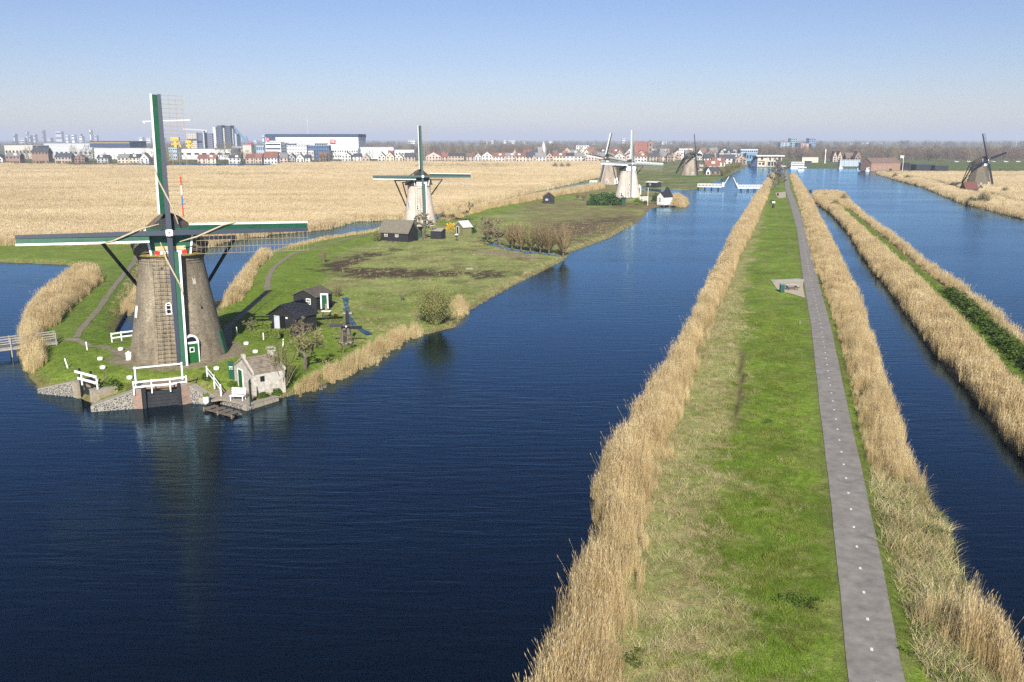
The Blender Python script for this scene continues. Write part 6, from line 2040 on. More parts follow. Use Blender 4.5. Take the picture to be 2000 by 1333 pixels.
# --- white mill yard
BH = leaf_bush(18, 2600, 6.6, 3.2, 4.6, LEAF, .34)
place('evergreen_hedge', 'big dark green hedge mass left of the white mill', 'hedge', BH, gg(1182, 401), 1.0)
place('evergreen_bush', 'square dark green bush behind the white gabled house', 'bush', leaf_bush(19, 400, 1.6, 1.4, 3.4, LEAF, .3), gg(1281, 394), 1.0)
place('forsythia', 'light green shrub at the right foot of the white mill', 'bush', leaf_bush(20, 400, 2.0, 1.5, 2.2, mat('fresh_leaf', (.13, .18, .02), .7, .2, 3), .25), gg(1246, 400), 1.0)
place('green_shrub', 'yellow green shrub on the tip beside the rounded reeds', 'bush', leaf_bush(23, 400, 2.2, 1.4, 2.2, mat('fresh_leaf', (.13, .18, .02)), .25), gg(1318, 399), 1.0)
for i, (px, py, s, lb) in enumerate(((1140, 392, .6, 'left bare bush beside the big hedge'), (1128, 390, .5, 'far left low bare bush by the big hedge'))):
    place('bare_bush', lb, 'shrub', POL[2], gg(px, py), s)
# --- lone trees on the dyke, right strip, east bank
OLDT = bare_tree(61, 12, .25, levels=6, spread=.5, twigs=3, up=.25, r0=.45, twig_w=.10, mc=BARKG, shrink=.78)
for i, (px, py, s, lb) in enumerate(((1512, 371, .62, 'leaning dark bare tree on the dyke, nearest of the lone trees'), (1520, 362, .6, 'dark bare tree on the dyke, middle of the lone trees'), (1527, 352, .75, 'bare tree on the dyke close to the cycle path'), (1519, 348, .8, 'farthest bare tree of the lone trees on the dyke'))):
    g = at(px, py, 1.0); place('bare_tree', lb, 'tree', OLDT, (g[0], g[1], 1.0), s * 1.4, i * 1.7, 'lone trees on the dyke')
WB = shoot_bush(71, 200, 3.4, 1.6, BARKL, .05, .6, 2, LEAFO)
WB2 = shoot_bush(72, 200, 3.4, 1.6, BARKO, .05, .6, 3, LEAFO)
for i, (px, py, s, lb) in enumerate(((1632, 408, 1.0, 'olive willow bush at the plank bridge end of the reed strip'), (1648, 397, 1.1, 'brown willow bush on the tip of the reed strip'), (1612, 390, .8, 'reddish bush on the far tip of the reed strip'))):
    g = at(px, py, .6); place('willow_bush', lb, 'bush', (WB2, WB, WB)[i], (g[0], g[1], .6), s, i)
for i, (px, py, s, lb) in enumerate(((1920, 400, 2.0, 'wide grey bush on the water edge below the thatched mill'), (1897, 398, 1.2, 'smaller grey bush left of the wide bush below the thatched mill'), (1955, 337, 1.4, 'bare bush in the reeds right of the thatched mill'), (1962, 378, 1.2, 'olive bush in the reed field right of the thatched mill'), (1748, 349, 1.4, 'green shrub on the right bank near the brick barn'), (1772, 352, 1.4, 'second green shrub on the right bank, farther from the barn'))):
    g = at(px, py, .6); place('bank_bush', lb, 'bush', (WB, WB2)[i % 2], (g[0], g[1], .6), s, i, sz=s * .7)
for i in range(3):
    g = at(1084 + i * 13, 333, .4); place('field_bush', ['left', 'middle', 'right'][i] + ' one of three dark bushes in the far reed field', 'bush', WB, (g[0], g[1], .4), 1.7, i, 'bushes in the far reed field')

# ================================================================== VILLAGE, INDUSTRY, SKYLINE
WALLS = {'white': (.52, .51, .49), 'cream': (.52, .46, .36), 'pale brick': (.40, .32, .26), 'brown brick': (.22, .145, .11), 'pinkish': (.46, .36, .32), 'grey': (.33, .33, .33)}
ROOFS = {'orange': (.20, .085, .06), 'dark grey': (.055, .058, .068), 'brown': (.14, .10, .08), 'grey': (.19, .185, .18)}
for k_, v_ in WALLS.items(): WALLS[k_] = mat('wall_' + k_.replace(' ', '_'), v_, .9, .12, .6, rnd=.12)
for k_, v_ in ROOFS.items(): ROOFS[k_] = mat('roof_' + k_.replace(' ', '_'), v_, .85, .2, .5, rnd=.15)
WIN = mat('far_window', (.03, .035, .045), .2, spec=.5)
_win_me = {}


def win(parent, x, y, z, w, h, side=0):
    key = (round(w, 1), round(h, 1), side)
    if key not in _win_me:
        q = MB(); q.box((0, 0, 0), (w, .16, h) if not side else (.16, w, h)); _win_me[key] = q.mesh('window', WIN)
    return link('window', _win_me[key], parent, (x, y, z))


def ordn(n):
    return '%d%s' % (n, 'th' if 10 <= n % 100 <= 20 else {1: 'st', 2: 'nd', 3: 'rd'}.get(n % 10, 'th'))


def far_house(label, px0, px1, Y, eave, ridge, wl, rf, side, rn, depth=9, group=None, rz=0.0, z=.35):
    x0, x1 = atY(px0, 320, Y)[0], atY(px1, 320, Y)[0]
    w = x1 - x0
    t = thing('house', label, 'house', ((x0 + x1) / 2, Y, z), rz, group)
    q = MB()
    if side: q.prism([(0, 0), (depth, 0), (depth, eave), (depth / 2, ridge), (0, eave)], (-w / 2, 0, 0), (0, 1, 0), (0, 0, 1), (1, 0, 0), w)
    else: q.prism([(-w / 2, 0), (w / 2, 0), (w / 2, eave), (0, ridge), (-w / 2, eave)], (0, 0, 0), (1, 0, 0), (0, 0, 1), (0, 1, 0), depth)
    q.build('wall', WALLS[wl], t)
    half = (depth if side else w) / 2; sl_ = (ridge - eave) / half; ov = .4
    sec = [(-half - ov, eave - sl_ * ov + .02), (0, ridge + .02), (half + ov, eave - sl_ * ov + .02), (half + ov, eave - sl_ * ov + .3), (0, ridge + .34), (-half - ov, eave - sl_ * ov + .3)]
    q = MB()
    if side: q.prism(sec, (-w / 2 - .3, depth / 2, 0), (0, 1, 0), (0, 0, 1), (1, 0, 0), w + .6)
    else: q.prism(sec, (0, -.3, 0), (1, 0, 0), (0, 0, 1), (0, 1, 0), depth + .6)
    ro = q.build('roof', ROOFS[rf], t)
    n = max(1, int(w / 3.2))
    for fl in ((1.3,) if eave < 4 else (1.3, eave - 1.4)):
        for i in range(n):
            win(t, -w / 2 + w * (i + .5) / n, 0, fl, 1.4 if rn.random() < .6 else 1.9, 1.5)
    if not side and ridge - eave > 2.5: win(t, 0, 0, eave + .8, 1.2, 1.3)
    if rn.random() < .7:
        q = MB(); q.box((rn.uniform(-.3, .3) * w if side else 0, depth / 2, ridge + .7), (.8, .8, 1.8)); q.build('chimney', WALLS['brown brick'], t)
    if side and w > 9 and rn.random() < .5:
        q = MB(); q.box((rn.uniform(-.2, .2) * w, depth * .22, (eave + ridge) / 2 + .3), (3.0, 2.4, 1.9)); q.build('dormer', WALLS['white'], t)
    return t


rn = random.Random(5)
# front row, left part read off the photograph: px0, px1, base Y, eave, ridge, wall, roof, ridge parallel to front
FR = [(-12, 6, 905, 5, 8.5, 'white', 'dark grey', 0), (12, 40, 910, 7, 10, 'brown brick', 'grey', 1), (64, 96, 925, 11, 15, 'brown brick', 'dark grey', 1), (108, 140, 920, 6, 9.5, 'pale brick', 'dark grey', 1), (146, 166, 925, 5, 8, 'brown brick', 'brown', 0), (190, 212, 920, 5, 8, 'grey', 'dark grey', 1), (230, 252, 915, 5.5, 9, 'cream', 'grey', 1), (253, 273, 915, 5.5, 9, 'cream', 'dark grey', 1), (274, 291, 905, 5, 10, 'white', 'brown', 0), (296, 306, 915, 4, 8, 'brown brick', 'brown', 0),
      (386, 403, 905, 5, 8.5, 'pinkish', 'orange', 1), (404, 422, 905, 5, 8.5, 'cream', 'orange', 1), (447, 470, 900, 5.5, 8, 'white', 'dark grey', 1), (480, 497, 905, 5.5, 9, 'pale brick', 'orange', 1), (498, 512, 905, 5.5, 9, 'pale brick', 'orange', 1), (516, 542, 900, 6, 11.5, 'white', 'orange', 1), (546, 562, 930, 5, 9, 'pinkish', 'grey', 1), (563, 577, 935, 5, 9, 'grey', 'dark grey', 0), (579, 594, 925, 4.5, 9, 'white', 'grey', 0), (595, 606, 930, 5, 8, 'white', 'dark grey', 1),
      (624, 638, 985, 6, 9, 'brown brick', 'orange', 1), (668, 686, 1000, 6, 10, 'white', 'dark grey', 0), (690, 706, 1000, 5, 8, 'white', 'dark grey', 1), (707, 722, 960, 4, 8, 'pale brick', 'grey', 0), (738, 753, 985, 5.5, 10, 'white', 'dark grey', 0), (754, 770, 985, 5.5, 10, 'cream', 'dark grey', 0), (772, 787, 985, 4.5, 8.5, 'cream', 'brown', 0), (790, 811, 990, 5, 9, 'pale brick', 'dark grey', 1)]
x_ = 832
while x_ < 1320:
    w_ = rn.choice((13, 16, 20, 24, 30))
    FR.append((x_, x_ + w_, 985 + rn.uniform(-12, 14), rn.choice((5, 5.5, 6)), rn.choice((8.5, 9, 10)), rn.choice(('white', 'white', 'cream', 'pale brick', 'pinkish')), rn.choice(('orange', 'orange', 'dark grey', 'dark grey', 'brown', 'grey')), rn.random() < .72))
    x_ += w_ + rn.choice((0.5, 0.5, 1, 5))
for i, h in enumerate(FR):
    far_house('%s house with %s roof, %s from the left in the front village row' % (h[5], h[6], ordn(i + 1)), h[0], h[1], h[2], h[3], h[4], h[5], h[6], h[7], rn, group='houses of the front village row')
# second and third rows, seen above the first
SR = []
for (xa, xb, Ya, step, hmul, nm) in ((1000, 1480, 1050, 17, 1.08, 'second'), (1050, 1475, 1150, 20, 1.2, 'third')):
    x_ = xa
    i = 0
    while x_ < xb:
        w_ = rn.uniform(.6, 1.1) * step
        wl, rf = rn.choice(('white', 'white', 'cream', 'pale brick', 'pinkish', 'brown brick')), rn.choice(('orange', 'dark grey', 'dark grey', 'brown', 'grey'))
        i += 1
        far_house('%s house with %s roof, %s from the left in the %s village row' % (wl, rf, ordn(i), nm), x_, x_ + w_, Ya + rn.uniform(-30, 30), 6 * hmul, rn.uniform(9.5, 11.5) * hmul, wl, rf, rn.random() < .6, rn, group='houses of the %s village row' % nm)
        x_ += w_ + rn.uniform(1, 14)
# houses by the canal end
for i, (a_, b_, Y_, e_, r_, wl, rf, s_) in enumerate(((1375, 1396, 860, 6, 9.5, 'white', 'dark grey', 1), (1392, 1416, 800, 4, 7.5, 'cream', 'orange', 1), (1358, 1382, 690, 2.5, 4.5, 'cream', 'brown', 1), (1378, 1406, 740, 3, 6.5, 'pale brick', 'orange', 1), (1405, 1436, 880, 5.5, 9, 'white', 'dark grey', 1), (1436, 1458, 870, 5, 8, 'pinkish', 'grey', 0), (1388, 1408, 620, 2.6, 4.6, 'brown brick', 'dark grey', 1), (1380, 1388, 612, 2.4, 4.8, 'white', 'dark grey', 0))):
    far_house('%s house with %s roof by the canal end, %s from the far left' % (wl, rf, ordn(i + 1)), a_, b_, Y_, e_, r_, wl, rf, s_, rn, group='houses by the canal end')
for i, (a_, b_, Y_, e_, r_, wl, rf, s_) in enumerate(((1626, 1634, 960, 5, 11, 'pinkish', 'brown', 0), (1635, 1644, 960, 5, 11, 'pale brick', 'brown', 0), (1652, 1668, 975, 4, 9, 'brown brick', 'brown', 1), (1669, 1681, 960, 5, 11, 'brown brick', 'brown', 0))):
    far_house('%s gabled house among the trees beyond the basin, %s from the left' % (wl, ordn(i + 1)), a_, b_, Y_, e_, r_, wl, rf, s_, rn, group='gabled houses beyond the basin')


def block(name, label, cat, px0, px1, py0, py1, Y, depth, m, roof=None, rows=0, cols_=0, ww=.55, wh=.5, band=None, group=None, z0=.35, wm=None, side_light=False, rz=0):
    """flat roofed building filling px0..px1 and py0(top)..py1(bottom) at distance Y"""
    x0, _, zt = atY(px0, py0, Y); x1, _, zb = atY(px1, py1, Y)
    zb = min(zb, z0) if zb < 6 else zb
    w, h = x1 - x0, zt - zb
    t = thing(name, label, cat, ((x0 + x1) / 2, Y, zb), rz, group)
    q = MB(); q.box((0, depth / 2, h / 2), (w, depth, h)); q.build('wall', m, t)
    q = MB(); q.box((0, depth / 2, h + .25), (w + .6, depth + .6, .48)); q.build('roof', roof or mat('flat_roof', (.30, .30, .31), .9), t)
    for r_ in range(rows):
        zc_ = h * (r_ + .55) / rows
        if cols_ == 1:
            q = MB(); q.box((0, -.05, zc_), (w * .94, .3, h / rows * wh)); q.build('window_band', wm or WIN, t)
        else:
            for c_ in range(cols_):
                win(t, -w / 2 + w * (c_ + .5) / cols_, 0, zc_, w / cols_ * ww, h / rows * wh)
    return t, w, h


M_ = lambda n, c, r=.7, v=.06: mat(n, c, r, v, .05)
WHITEW = M_('white_cladding', (.66, .67, .68)); GREYC = M_('grey_cladding', (.42, .43, .45)); NAVY = M_('navy_cladding', (.035, .055, .11)); BLUEC = M_('blue_cladding', (.06, .11, .20)); LBLUE = M_('pale_blue_cladding', (.30, .38, .46)); BRK = M_('dull_brick', (.26, .17, .13)); BEIGE = M_('beige_panel', (.46, .42, .37)); CYAN = M_('bright_blue_panel', (.12, .25, .40)); YELM = M_('crane_yellow', (.62, .42, .02)); SAND = M_('sandstone', (.50, .43, .33))
# --- the shipyard hall with its sign
hall, hw, hh = block('shipyard_hall', 'huge white shipyard hall with navy top band and red signs', 'hall', 519, 701, 268.5, 309, 1150, 60, WHITEW)
q = MB(); q.box((0, 29.8, hh + 2.2), (hw + .8, 61.4, 3.4)); q.build('top_band', NAVY, hall)
q = MB(); q.box((-hw * .24, -.3, hh * .55), (hw * .50, .6, hh * .72)); q.build('grey_panel', GREYC, hall)
q = MB(); q.box((-hw * .445, -.85, hh * .93), (hw * .10, .5, hh * .16)); q.build('dark_panel', NAVY, hall)


def sign(parent, x, z, w, h, narrow=False):
    q = MB(); q.box((x, -1.3, z), (w, .5, h)); so = q.build('sign', RED, parent)
    lw_, lh = w * .22, h * .62
    st = w * .06

    def L_(x0, parts):
        for (dx, dz, sx, sz) in parts:
            q.box((x + x0 + dx * lw_, -1.62, z + dz * lh), (sx, .14, sz))
    for x0, parts in ((-w * .32, [(0, 0, st, lh)]), (-w * .04, None), (w * .28, None)):
        if parts:
            q = MB(); L_(x0, parts); q.build('letter_i', WHT, so)
        elif x0 < .0:
            q = MB(); a, b2 = lw_ / 2, lh / 2; s2 = st / 2
            q.prism([(x0 - a, z - b2), (x0 - a + st, z - b2), (x0 - a + st, z - s2), (x0 + a - st, z - s2), (x0 + a - st, z - b2), (x0 + a, z - b2), (x0 + a, z + b2), (x0 + a - st, z + b2), (x0 + a - st, z + s2), (x0 - a + st, z + s2), (x0 - a + st, z + b2), (x0 - a, z + b2)], (x, -1.7, 0), (1, 0, 0), (0, 0, 1), (0, 1, 0), .16); q.build('letter_h', WHT, so)
        else:
            q = MB(); a, b2 = lw_ / 2, lh / 2
            q.prism([(x0 - a, z - b2), (x0 + a, z - b2), (x0 + a, z - b2 + st), (x0 - a + st, z - b2 + st), (x0 - a + st, z + b2 - st), (x0 + a, z + b2 - st), (x0 + a, z + b2), (x0 - a, z + b2)], (x, -1.7, 0), (1, 0, 0), (0, 0, 1), (0, 1, 0), .16); q.build('letter_c', WHT, so)


sign(hall, hw * .225, hh * .80, 7.2, 4.9)
sign(hall, -hw * .475, hh * .90, 3.2, 4.6)
block('office_block', 'white office block with dark window bands before the shipyard hall', 'office', 518, 550, 279, 309, 1090, 16, WHITEW, None, 4, 1, wh=.38)
block('office_block', 'dark glass stair tower between the white offices', 'office', 550, 559, 280.5, 308, 1085, 14, M_('dark_glass', (.05, .065, .085), .2), None, 6, 1, wh=.5, wm=M_('glass_band', (.13, .17, .21), .15))
block('office_block', 'white gridded office block left of the blue office', 'office', 560, 600, 284.5, 309, 1080, 14, WHITEW, None, 5, 13, .45, .6)
block('office_block', 'dark roof pavilion on the gridded offices', 'office', 561, 576, 281.5, 285, 1086, 8, NAVY, None, 1, 4)
block('office_block', 'blue office block in front of the shipyard hall', 'office', 602, 643, 285, 308, 1075, 14, BLUEC, None, 4, 8, .5, .4)
block('office_block', 'grey upper storey on the blue office block', 'office', 614, 637, 280.5, 285, 1082, 10, M_('grey_glass', (.18, .23, .28), .3), None, 1, 5)
block('office_block', 'small white office before the blue office block', 'office', 602, 613, 295, 309, 1068, 6, WHITEW, None, 2, 3)
block('low_hall', 'low white hall with a row of dark windows right of the blue office', 'hall', 644, 700, 291.5, 309, 1100, 18, WHITEW, None, 2, 12, .5, .35)
block('low_hall', 'long low white hall right of the shipyard hall', 'hall', 703, 769, 288.5, 309, 1120, 40, WHITEW, None, 0, 0)
block('low_hall', 'red end bay of the long low white hall', 'hall', 758, 768, 295, 309, 1112, 6, M_('red_cladding', (.38, .05, .05)), None, 1, 2)
block('low_hall', 'lower white hall at the right end of the shipyard', 'hall', 771, 809, 293.5, 309, 1130, 40, WHITEW, None, 1, 6, .5, .2)
# --- left industry
block('low_hall', 'long white warehouse behind the left village houses', 'hall', 183, 300, 290.5, 308, 1100, 40, WHITEW, None, 0, 0)
block('low_hall', 'pale warehouse at the far left behind the brick houses', 'hall', 8, 66, 285.5, 310, 1120, 40, BEIGE, WHITEW, 1, 8, .5, .2)
block('low_hall', 'grey warehouse behind the big brick house', 'hall', 96, 182, 290, 309, 1140, 40, GREYC, WHITEW, 1, 9, .5, .2)
block('low_hall', 'white warehouse with blue window strip right of the near mill sail', 'hall', 346, 452, 292, 309, 1090, 40, WHITEW, None, 1, 7, .6, .2)
block('low_hall', 'pale blue clad building just right of the near mill sail', 'hall', 329, 347, 289, 311, 1075, 20, LBLUE, None, 3, 4, .6, .3)
block('storage_hall', 'long grey roofed shed behind the white warehouses', 'hall', 85, 176, 280.5, 292, 1350, 50, GREYC, M_('slate_roof', (.22, .23, .26)), 0, 0)
block('storage_hall', 'long dark blue hall with yellow gutter stripe', 'hall', 175, 254, 277, 290, 1330, 60, NAVY, NAVY, 0, 0)
t_ = [o for o in col.objects if o.get('label', '').startswith('long dark blue hall')][0]
q = MB(); q.box((0, -.3, 7.6), (58, .5, .7)); q.build('gutter_stripe', YELM, t_)
block('silo', 'pale round ended silo building left of the white offices', 'building', 474, 492, 284, 309, 1120, 14, BEIGE, None, 0, 0)
block('silo', 'grey terraced building behind the big bare tree', 'building', 452, 475, 287, 306, 1140, 20, M_('grey_brown_panel', (.33, .30, .27)), None, 3, 6)
block('silo', 'blue ship superstructure left of the white offices', 'ship', 500, 517, 285, 306, 1180, 14, LBLUE, None, 2, 4)
# --- apartment towers
for i, (a_, b_, t0, m_, lb, nr, nc) in enumerate(((364, 386, 260, BEIGE, 'beige apartment block at the left of the tower group', 10, 6), (386, 399, 260, M_('slate_blue', (.10, .12, .20)), 'slate blue apartment block left of the grey crane', 10, 4), (404, 417, 261, M_('slate_violet', (.15, .15, .21)), 'violet grey apartment block right of the grey crane', 10, 4),
                                                  (415, 424, 249, WHITEW, 'slim white topped apartment tower', 12, 3), (423, 436, 245.5, M_('dark_slate', (.06, .08, .13)), 'left one of the two tallest dark apartment towers', 14, 5), (435, 441, 250.5, BEIGE, 'narrow pale link between the two tallest towers', 12, 1), (440, 453, 246, M_('dark_slate', (.06, .08, .13)), 'right one of the two tallest dark apartment towers', 14, 5), (453, 457, 252, WHITEW, 'narrow pale slab right of the tallest towers', 12, 1), (458, 464, 262, LBLUE, 'pale blue slab right of the apartment towers', 8, 1))):
    block('apartment_tower', lb, 'tower', a_, b_, t0, 298, 1500 + i * 6, 22, m_, None, nr, nc, .5, .35, wm=M_('pale_band', (.34, .36, .40)))


def tower_crane(label, px, py_top, py_base, Y, jl, jr, m, jz=0, group=None):
    x, _, zt = atY(px, py_top, Y)
    t = thing('tower_crane', label, 'crane', (x, Y, .35))
    k = Y / F
    q = MB(); q.box((0, 0, zt / 2), (1.9, 1.9, zt)); q.build('mast', m, t)
    q = MB(); q.beam((0, 0, zt), (jl * k, 0, zt + jz * k), 1.5, 2.0); q.build('jib', m, t)
    q = MB(); q.beam((0, 0, zt), (jr * k, 0, zt - jz * k * .3), 1.5, 1.8); q.build('counter_jib', m, t)
    q = MB(); q.box((jr * k * .85, 0, zt - 1.8), (3, 2, 3)); q.build('counterweight', m, t)
    q = MB(); q.box((1.6, -1.2, zt - 2.4), (2, 2, 2.4)); q.build('cab', WIN, t)
    return t


tower_crane('white tower crane crossing behind the upright near mill sail', 306, 237.5, 300, 1450, 64, -27, mat('crane_white', (.62, .60, .58), .6), 2)
tower_crane('grey tower crane among the apartment towers', 397, 255, 300, 1440, -38, 7, mat('crane_grey', (.40, .41, .40), .6), 2)
for (px, py, lb) in ((342, 268, 'yellow slewing harbour crane right of the near mill sail'), (369, 274, 'smaller yellow harbour crane before the beige apartments')):
    x, _, zt = atY(px, py, 1400)
    t = thing('harbour_crane', lb, 'crane', (x, 1400, .35))
    s_ = 1 if '268' in str(py) else .7
    q = MB(); q.box((0, 0, zt * .45), (4 * s_, 4, zt * .9)); q.build('tower', YELM, t)
    q = MB(); q.box((0, -.5, zt * .88), (13 * s_, 6, 5 * s_)); q.build('cab', YELM, t)
    q = MB(); q.beam((-6 * s_, -1, zt * .6), (5 * s_, -1, zt * .62), 3, 2.6); q.build('platform', YELM, t)
    q = MB(); q.beam((4 * s_, -1, zt * .9), (9 * s_, -1, zt * .3), 1.4, 1.4); q.build('leg', YELM, t)
x, _, z0_ = atY(487, 284, 1400)
t = thing('harbour_crane', 'blue and white luffing crane right of the apartment towers', 'crane', (x, 1400, .35))
q = MB(); q.box((0, 0, z0_ * .5), (5, 5, z0_)); q.build('tower', WHITEW, t)
q = MB(); q.beam((0, -1, z0_), (-21, -1, z0_ + 26), 1.8, 2.2); q.build('jib', mat('crane_blue', (.10, .19, .30), .6), t)
q = MB(); q.beam((0, -1, z0_), (-4, -1, z0_ + 13), 1.6, 1.6); q.build('a_frame', mat('crane_blue', (.10, .19, .30)), t)
q = MB(); q.box((1, -1, z0_ + 1.5), (7, 5, 4)); q.build('machine_house', RED, t)
for px, py, Y_, lb in ((600, 226, 1600, 'thin lattice mast rising above the shipyard hall'), (1987, 262, 1900, 'faint lattice mast at the right edge'), (1613, 291, 900, 'white mast among the trees beyond the basin')):
    x, _, zt = atY(px, py, Y_)
    t = thing('radio_mast', lb, 'mast', (x, Y_, .35))
    q = MB(); q.beam((0, 0, 0), (0, 0, zt), 1.0 if Y_ > 1000 else .9, 1.0, (0, 1, 0), .35, .35); q.build('mast', GREYC if Y_ > 1000 else WHITEW, t)
    q = MB(); q.box((0, 0, zt * .86), (1.6, .4, 1.2)); q.build('antenna', GREYC, t)
# --- middle distance landmarks
block('apartment_block', 'white stepped apartment block above the front village row', 'apartments', 1125, 1150, 285, 305, 1250, 16, WHITEW, None, 4, 5, .6, .4)
block('apartment_block', 'lower white wing of the stepped apartments', 'apartments', 1146, 1158, 290, 306, 1240, 14, BEIGE, None, 3, 3, .6, .4)
block('apartment_block', 'white and red apartment block behind the turned mill', 'apartments', 1326, 1352, 291, 306, 1150, 16, WHITEW, None, 3, 6, .6, .4)
block('apartment_block', 'white long building with flat roof near the canal end', 'building', 1405, 1438, 300, 312, 1000, 16, WHITEW, NAVY, 2, 8, .6, .4)
block('office_block', 'pale office with bright blue ground floor left of the pumping station', 'office', 1447, 1480, 293, 300, 1000, 16, LBLUE, WHITEW, 1, 8, .7, .4)
block('office_block', 'bright blue lower storey of the pale office', 'office', 1458, 1479, 299.5, 309, 995, 10, CYAN, None, 1, 4, .6, .4)
# church
x, _, zt = atY(1270, 276, 1120)
ch = thing('church', 'brick church tower with orange roofed nave above the village', 'church', (x, 1120, .35))
q = MB(); q.box((0, 0, zt * .46), (5.2, 5.2, zt * .92)); q.build('tower', BRK, ch)
q = MB(); q.lathe([(3.4, zt * .92 + .02), (2.2, zt * .97), (.2, zt * 1.06)], 4, ph=math.pi / 4); q.build('tower_roof', ROOFS['brown'], ch)
q = MB(); q.prism([(0, 0), (14, 0), (14, 8), (7, 19), (0, 8)], (-19, -4, 0), (0, 1, 0), (0, 0, 1), (1, 0, 0), 16); q.build('nave', BRK, ch)
q = MB(); q.prism([(-.5, 7.6), (7, 19.2), (14.5, 7.6), (14.5, 8.3), (7, 20), (-.5, 8.3)], (-19.3, -4, 0), (0, 1, 0), (0, 0, 1), (1, 0, 0), 16.4); q.build('nave_roof', ROOFS['orange'], ch)
for zz in (zt * .5, zt * .78): win(ch, 0, -2.6, zz, 1.6, 3.0)
t, w, h = block('church', 'slim pale church spire in the village left of the white mill', 'church', 1060, 1063.5, 288, 318, 1100, 5, WHITEW)
q = MB(); q.lathe([(3, h + .5), (.2, h + 7)], 4, (0, 2.5, 0), math.pi / 4); q.build('spire', GREYC, t)
# --- pumping station and its neighbours
t, w, h = block('pumping_station', 'sandstone coloured pumping station at the end of the canal', 'building', 1480, 1526, 307, 325.5, 800, 16, SAND, SAND)
q = MB(); q.box((0, 7.5, h + .95), (w + 3.5, 20, .8)); q.build('eaves_slab', WHITEW, t)
for (u, zc_, ww, wh) in ((-.40, .30, 2.2, 1.6), (-.25, .30, 2.2, 2.4), (-.40, .55, 3.2, .7), (-.25, .55, 3.2, .7), (-.32, .82, 2.0, 1.8), (-.02, .30, 2.2, 3.6), (.10, .30, 2.6, 3.6), (.22, .30, 2.2, 3.6), (.36, .30, 3.4, 3.6), (.03, .78, 2.0, 2.2), (.20, .78, 2.0, 2.2), (.40, .78, 2.2, 3.0)):
    win(t, w * u, 0, h * zc_, ww, wh)
for u in (-.1, .05, .16, .29, .46):
    q = MB(); q.box((w * u, -.5, h / 2), (.5, 1.0, h)); q.build('pilaster', SAND, t)
q = MB(); q.prism([(0, 0), (0, h), (-6, 0)], (-w / 2 - .1, 1, 0), (1, 0, 0), (0, 0, 1), (0, 1, 0), 10); q.build('blue_flank', NAVY, t)
t, w, h = block('lock_gate', 'pale blue lifting lock gate at the far side of the basin', 'lock', 1641, 1677, 313.5, 329, 800, 5, LBLUE, None, 0, 0)
for i in range(5):
    q = MB(); q.box((-w / 2 + w * i / 4, -.3, h / 2 + .3), (.6, .6, h + 1)); q.build('pillar', GREYC, t)
gabled('brick_barn', 'long salmon brick barn with dark roof on the right bank', 'barn', atY(1701, 331, 690)[:2], atY(1758, 331, 700)[:2], 11, 5.6, 9.2, mat('barn_brick', (.27, .165, .125), .9, .15, 1), ROOFS['brown'], .7, side=True, items=[('front', 4 + 4.4 * i, 1.4, 1.4, 1.6, 'window') for i in range(4)])
gabled('tarred_barn', 'black tarred barn in front of the salmon brick barn', 'barn', at(1744, 331, .7), at(1763, 332, .7), 9, 2.6, 5.0, TAR, BLACKR, .7, items=(('front', 3.5, 0, 2.2, 2.0, 'door', WHT),))
t_, w, h = block('low_shed', 'long low black shed in the reeds on the right bank', 'shed', 1790, 1823, 323, 330, 690, 9, TAR, NAVY, 0, 0)
t_, w, h = block('low_shed', 'second shorter black shed in the reeds on the right bank', 'shed', 1826, 1852, 325, 330.5, 685, 9, TAR, NAVY, 0, 0)
t_, w, h = block('low_shed', 'pale flat roofed pavilion beside the salmon barn', 'pavilion', 1683, 1699, 319, 328, 700, 6, LBLUE, WHITEW, 1, 4, .7, .5)
t_, w, h = block('low_shed', 'cream boat shed in the trees behind the tour boat', 'shed', 1567, 1598, 307.5, 314, 930, 10, mat('wall_cream', (.52, .46, .36)), ROOFS['brown'], 0, 0)
x, _, zt = atY(1765, 306, 680)
fp = thing('flag_pole', 'flag pole with a white flag at the salmon barn', 'flag pole', (x, 680, .7))
q = MB(); q.beam((0, 0, 0), (0, 0, zt), .25, .25, (0, 1, 0)); q.build('pole', WHT, fp)
q = MB(); q.prism([(0, zt - 2), (-2.2, zt - 1.7), (-2.3, zt - .1), (0, zt - .2)], (0, 0, 0), (1, 0, 0), (0, 0, 1), (0, 1, 0), .06); q.build('flag', WHT, fp)


def motor_boat(label, px, py, L, w, h, hull, cabin, rz=0.0, decks=1):
    g = at(px, py, .1)
    t = thing('motor_boat' if decks == 1 else 'tour_boat', label, 'boat', (g[0], g[1], 0), rz)
    q = MB(); q.prism([(-L / 2, -w / 2), (L * .3, -w / 2), (L / 2, 0), (L * .3, w / 2), (-L / 2, w / 2)], (0, 0, -.3), (1, 0, 0), (0, 1, 0), (0, 0, 1), h + .3); q.build('hull', hull, t)
    for k in range(decks):
        q = MB(); q.box((-L * .08, 0, h + .9 + k * 2.1), (L * (.55 + .2 * (decks > 1)), w * .8, 1.75)); co = q.build('cabin', cabin, t)
        q = MB(); q.box((-L * .08, 0, h + 1.0 + k * 2.1), (L * (.5 + .2 * (decks > 1)), w * .82, .8)); q.build('window_band', WIN, t)
        q = MB(); q.box((-L * .08, 0, h + 1.95 + k * 2.1), (L * (.6 + .22 * (decks > 1)), w * .95, .18)); q.build('deck_roof', WHT, t)
    return t


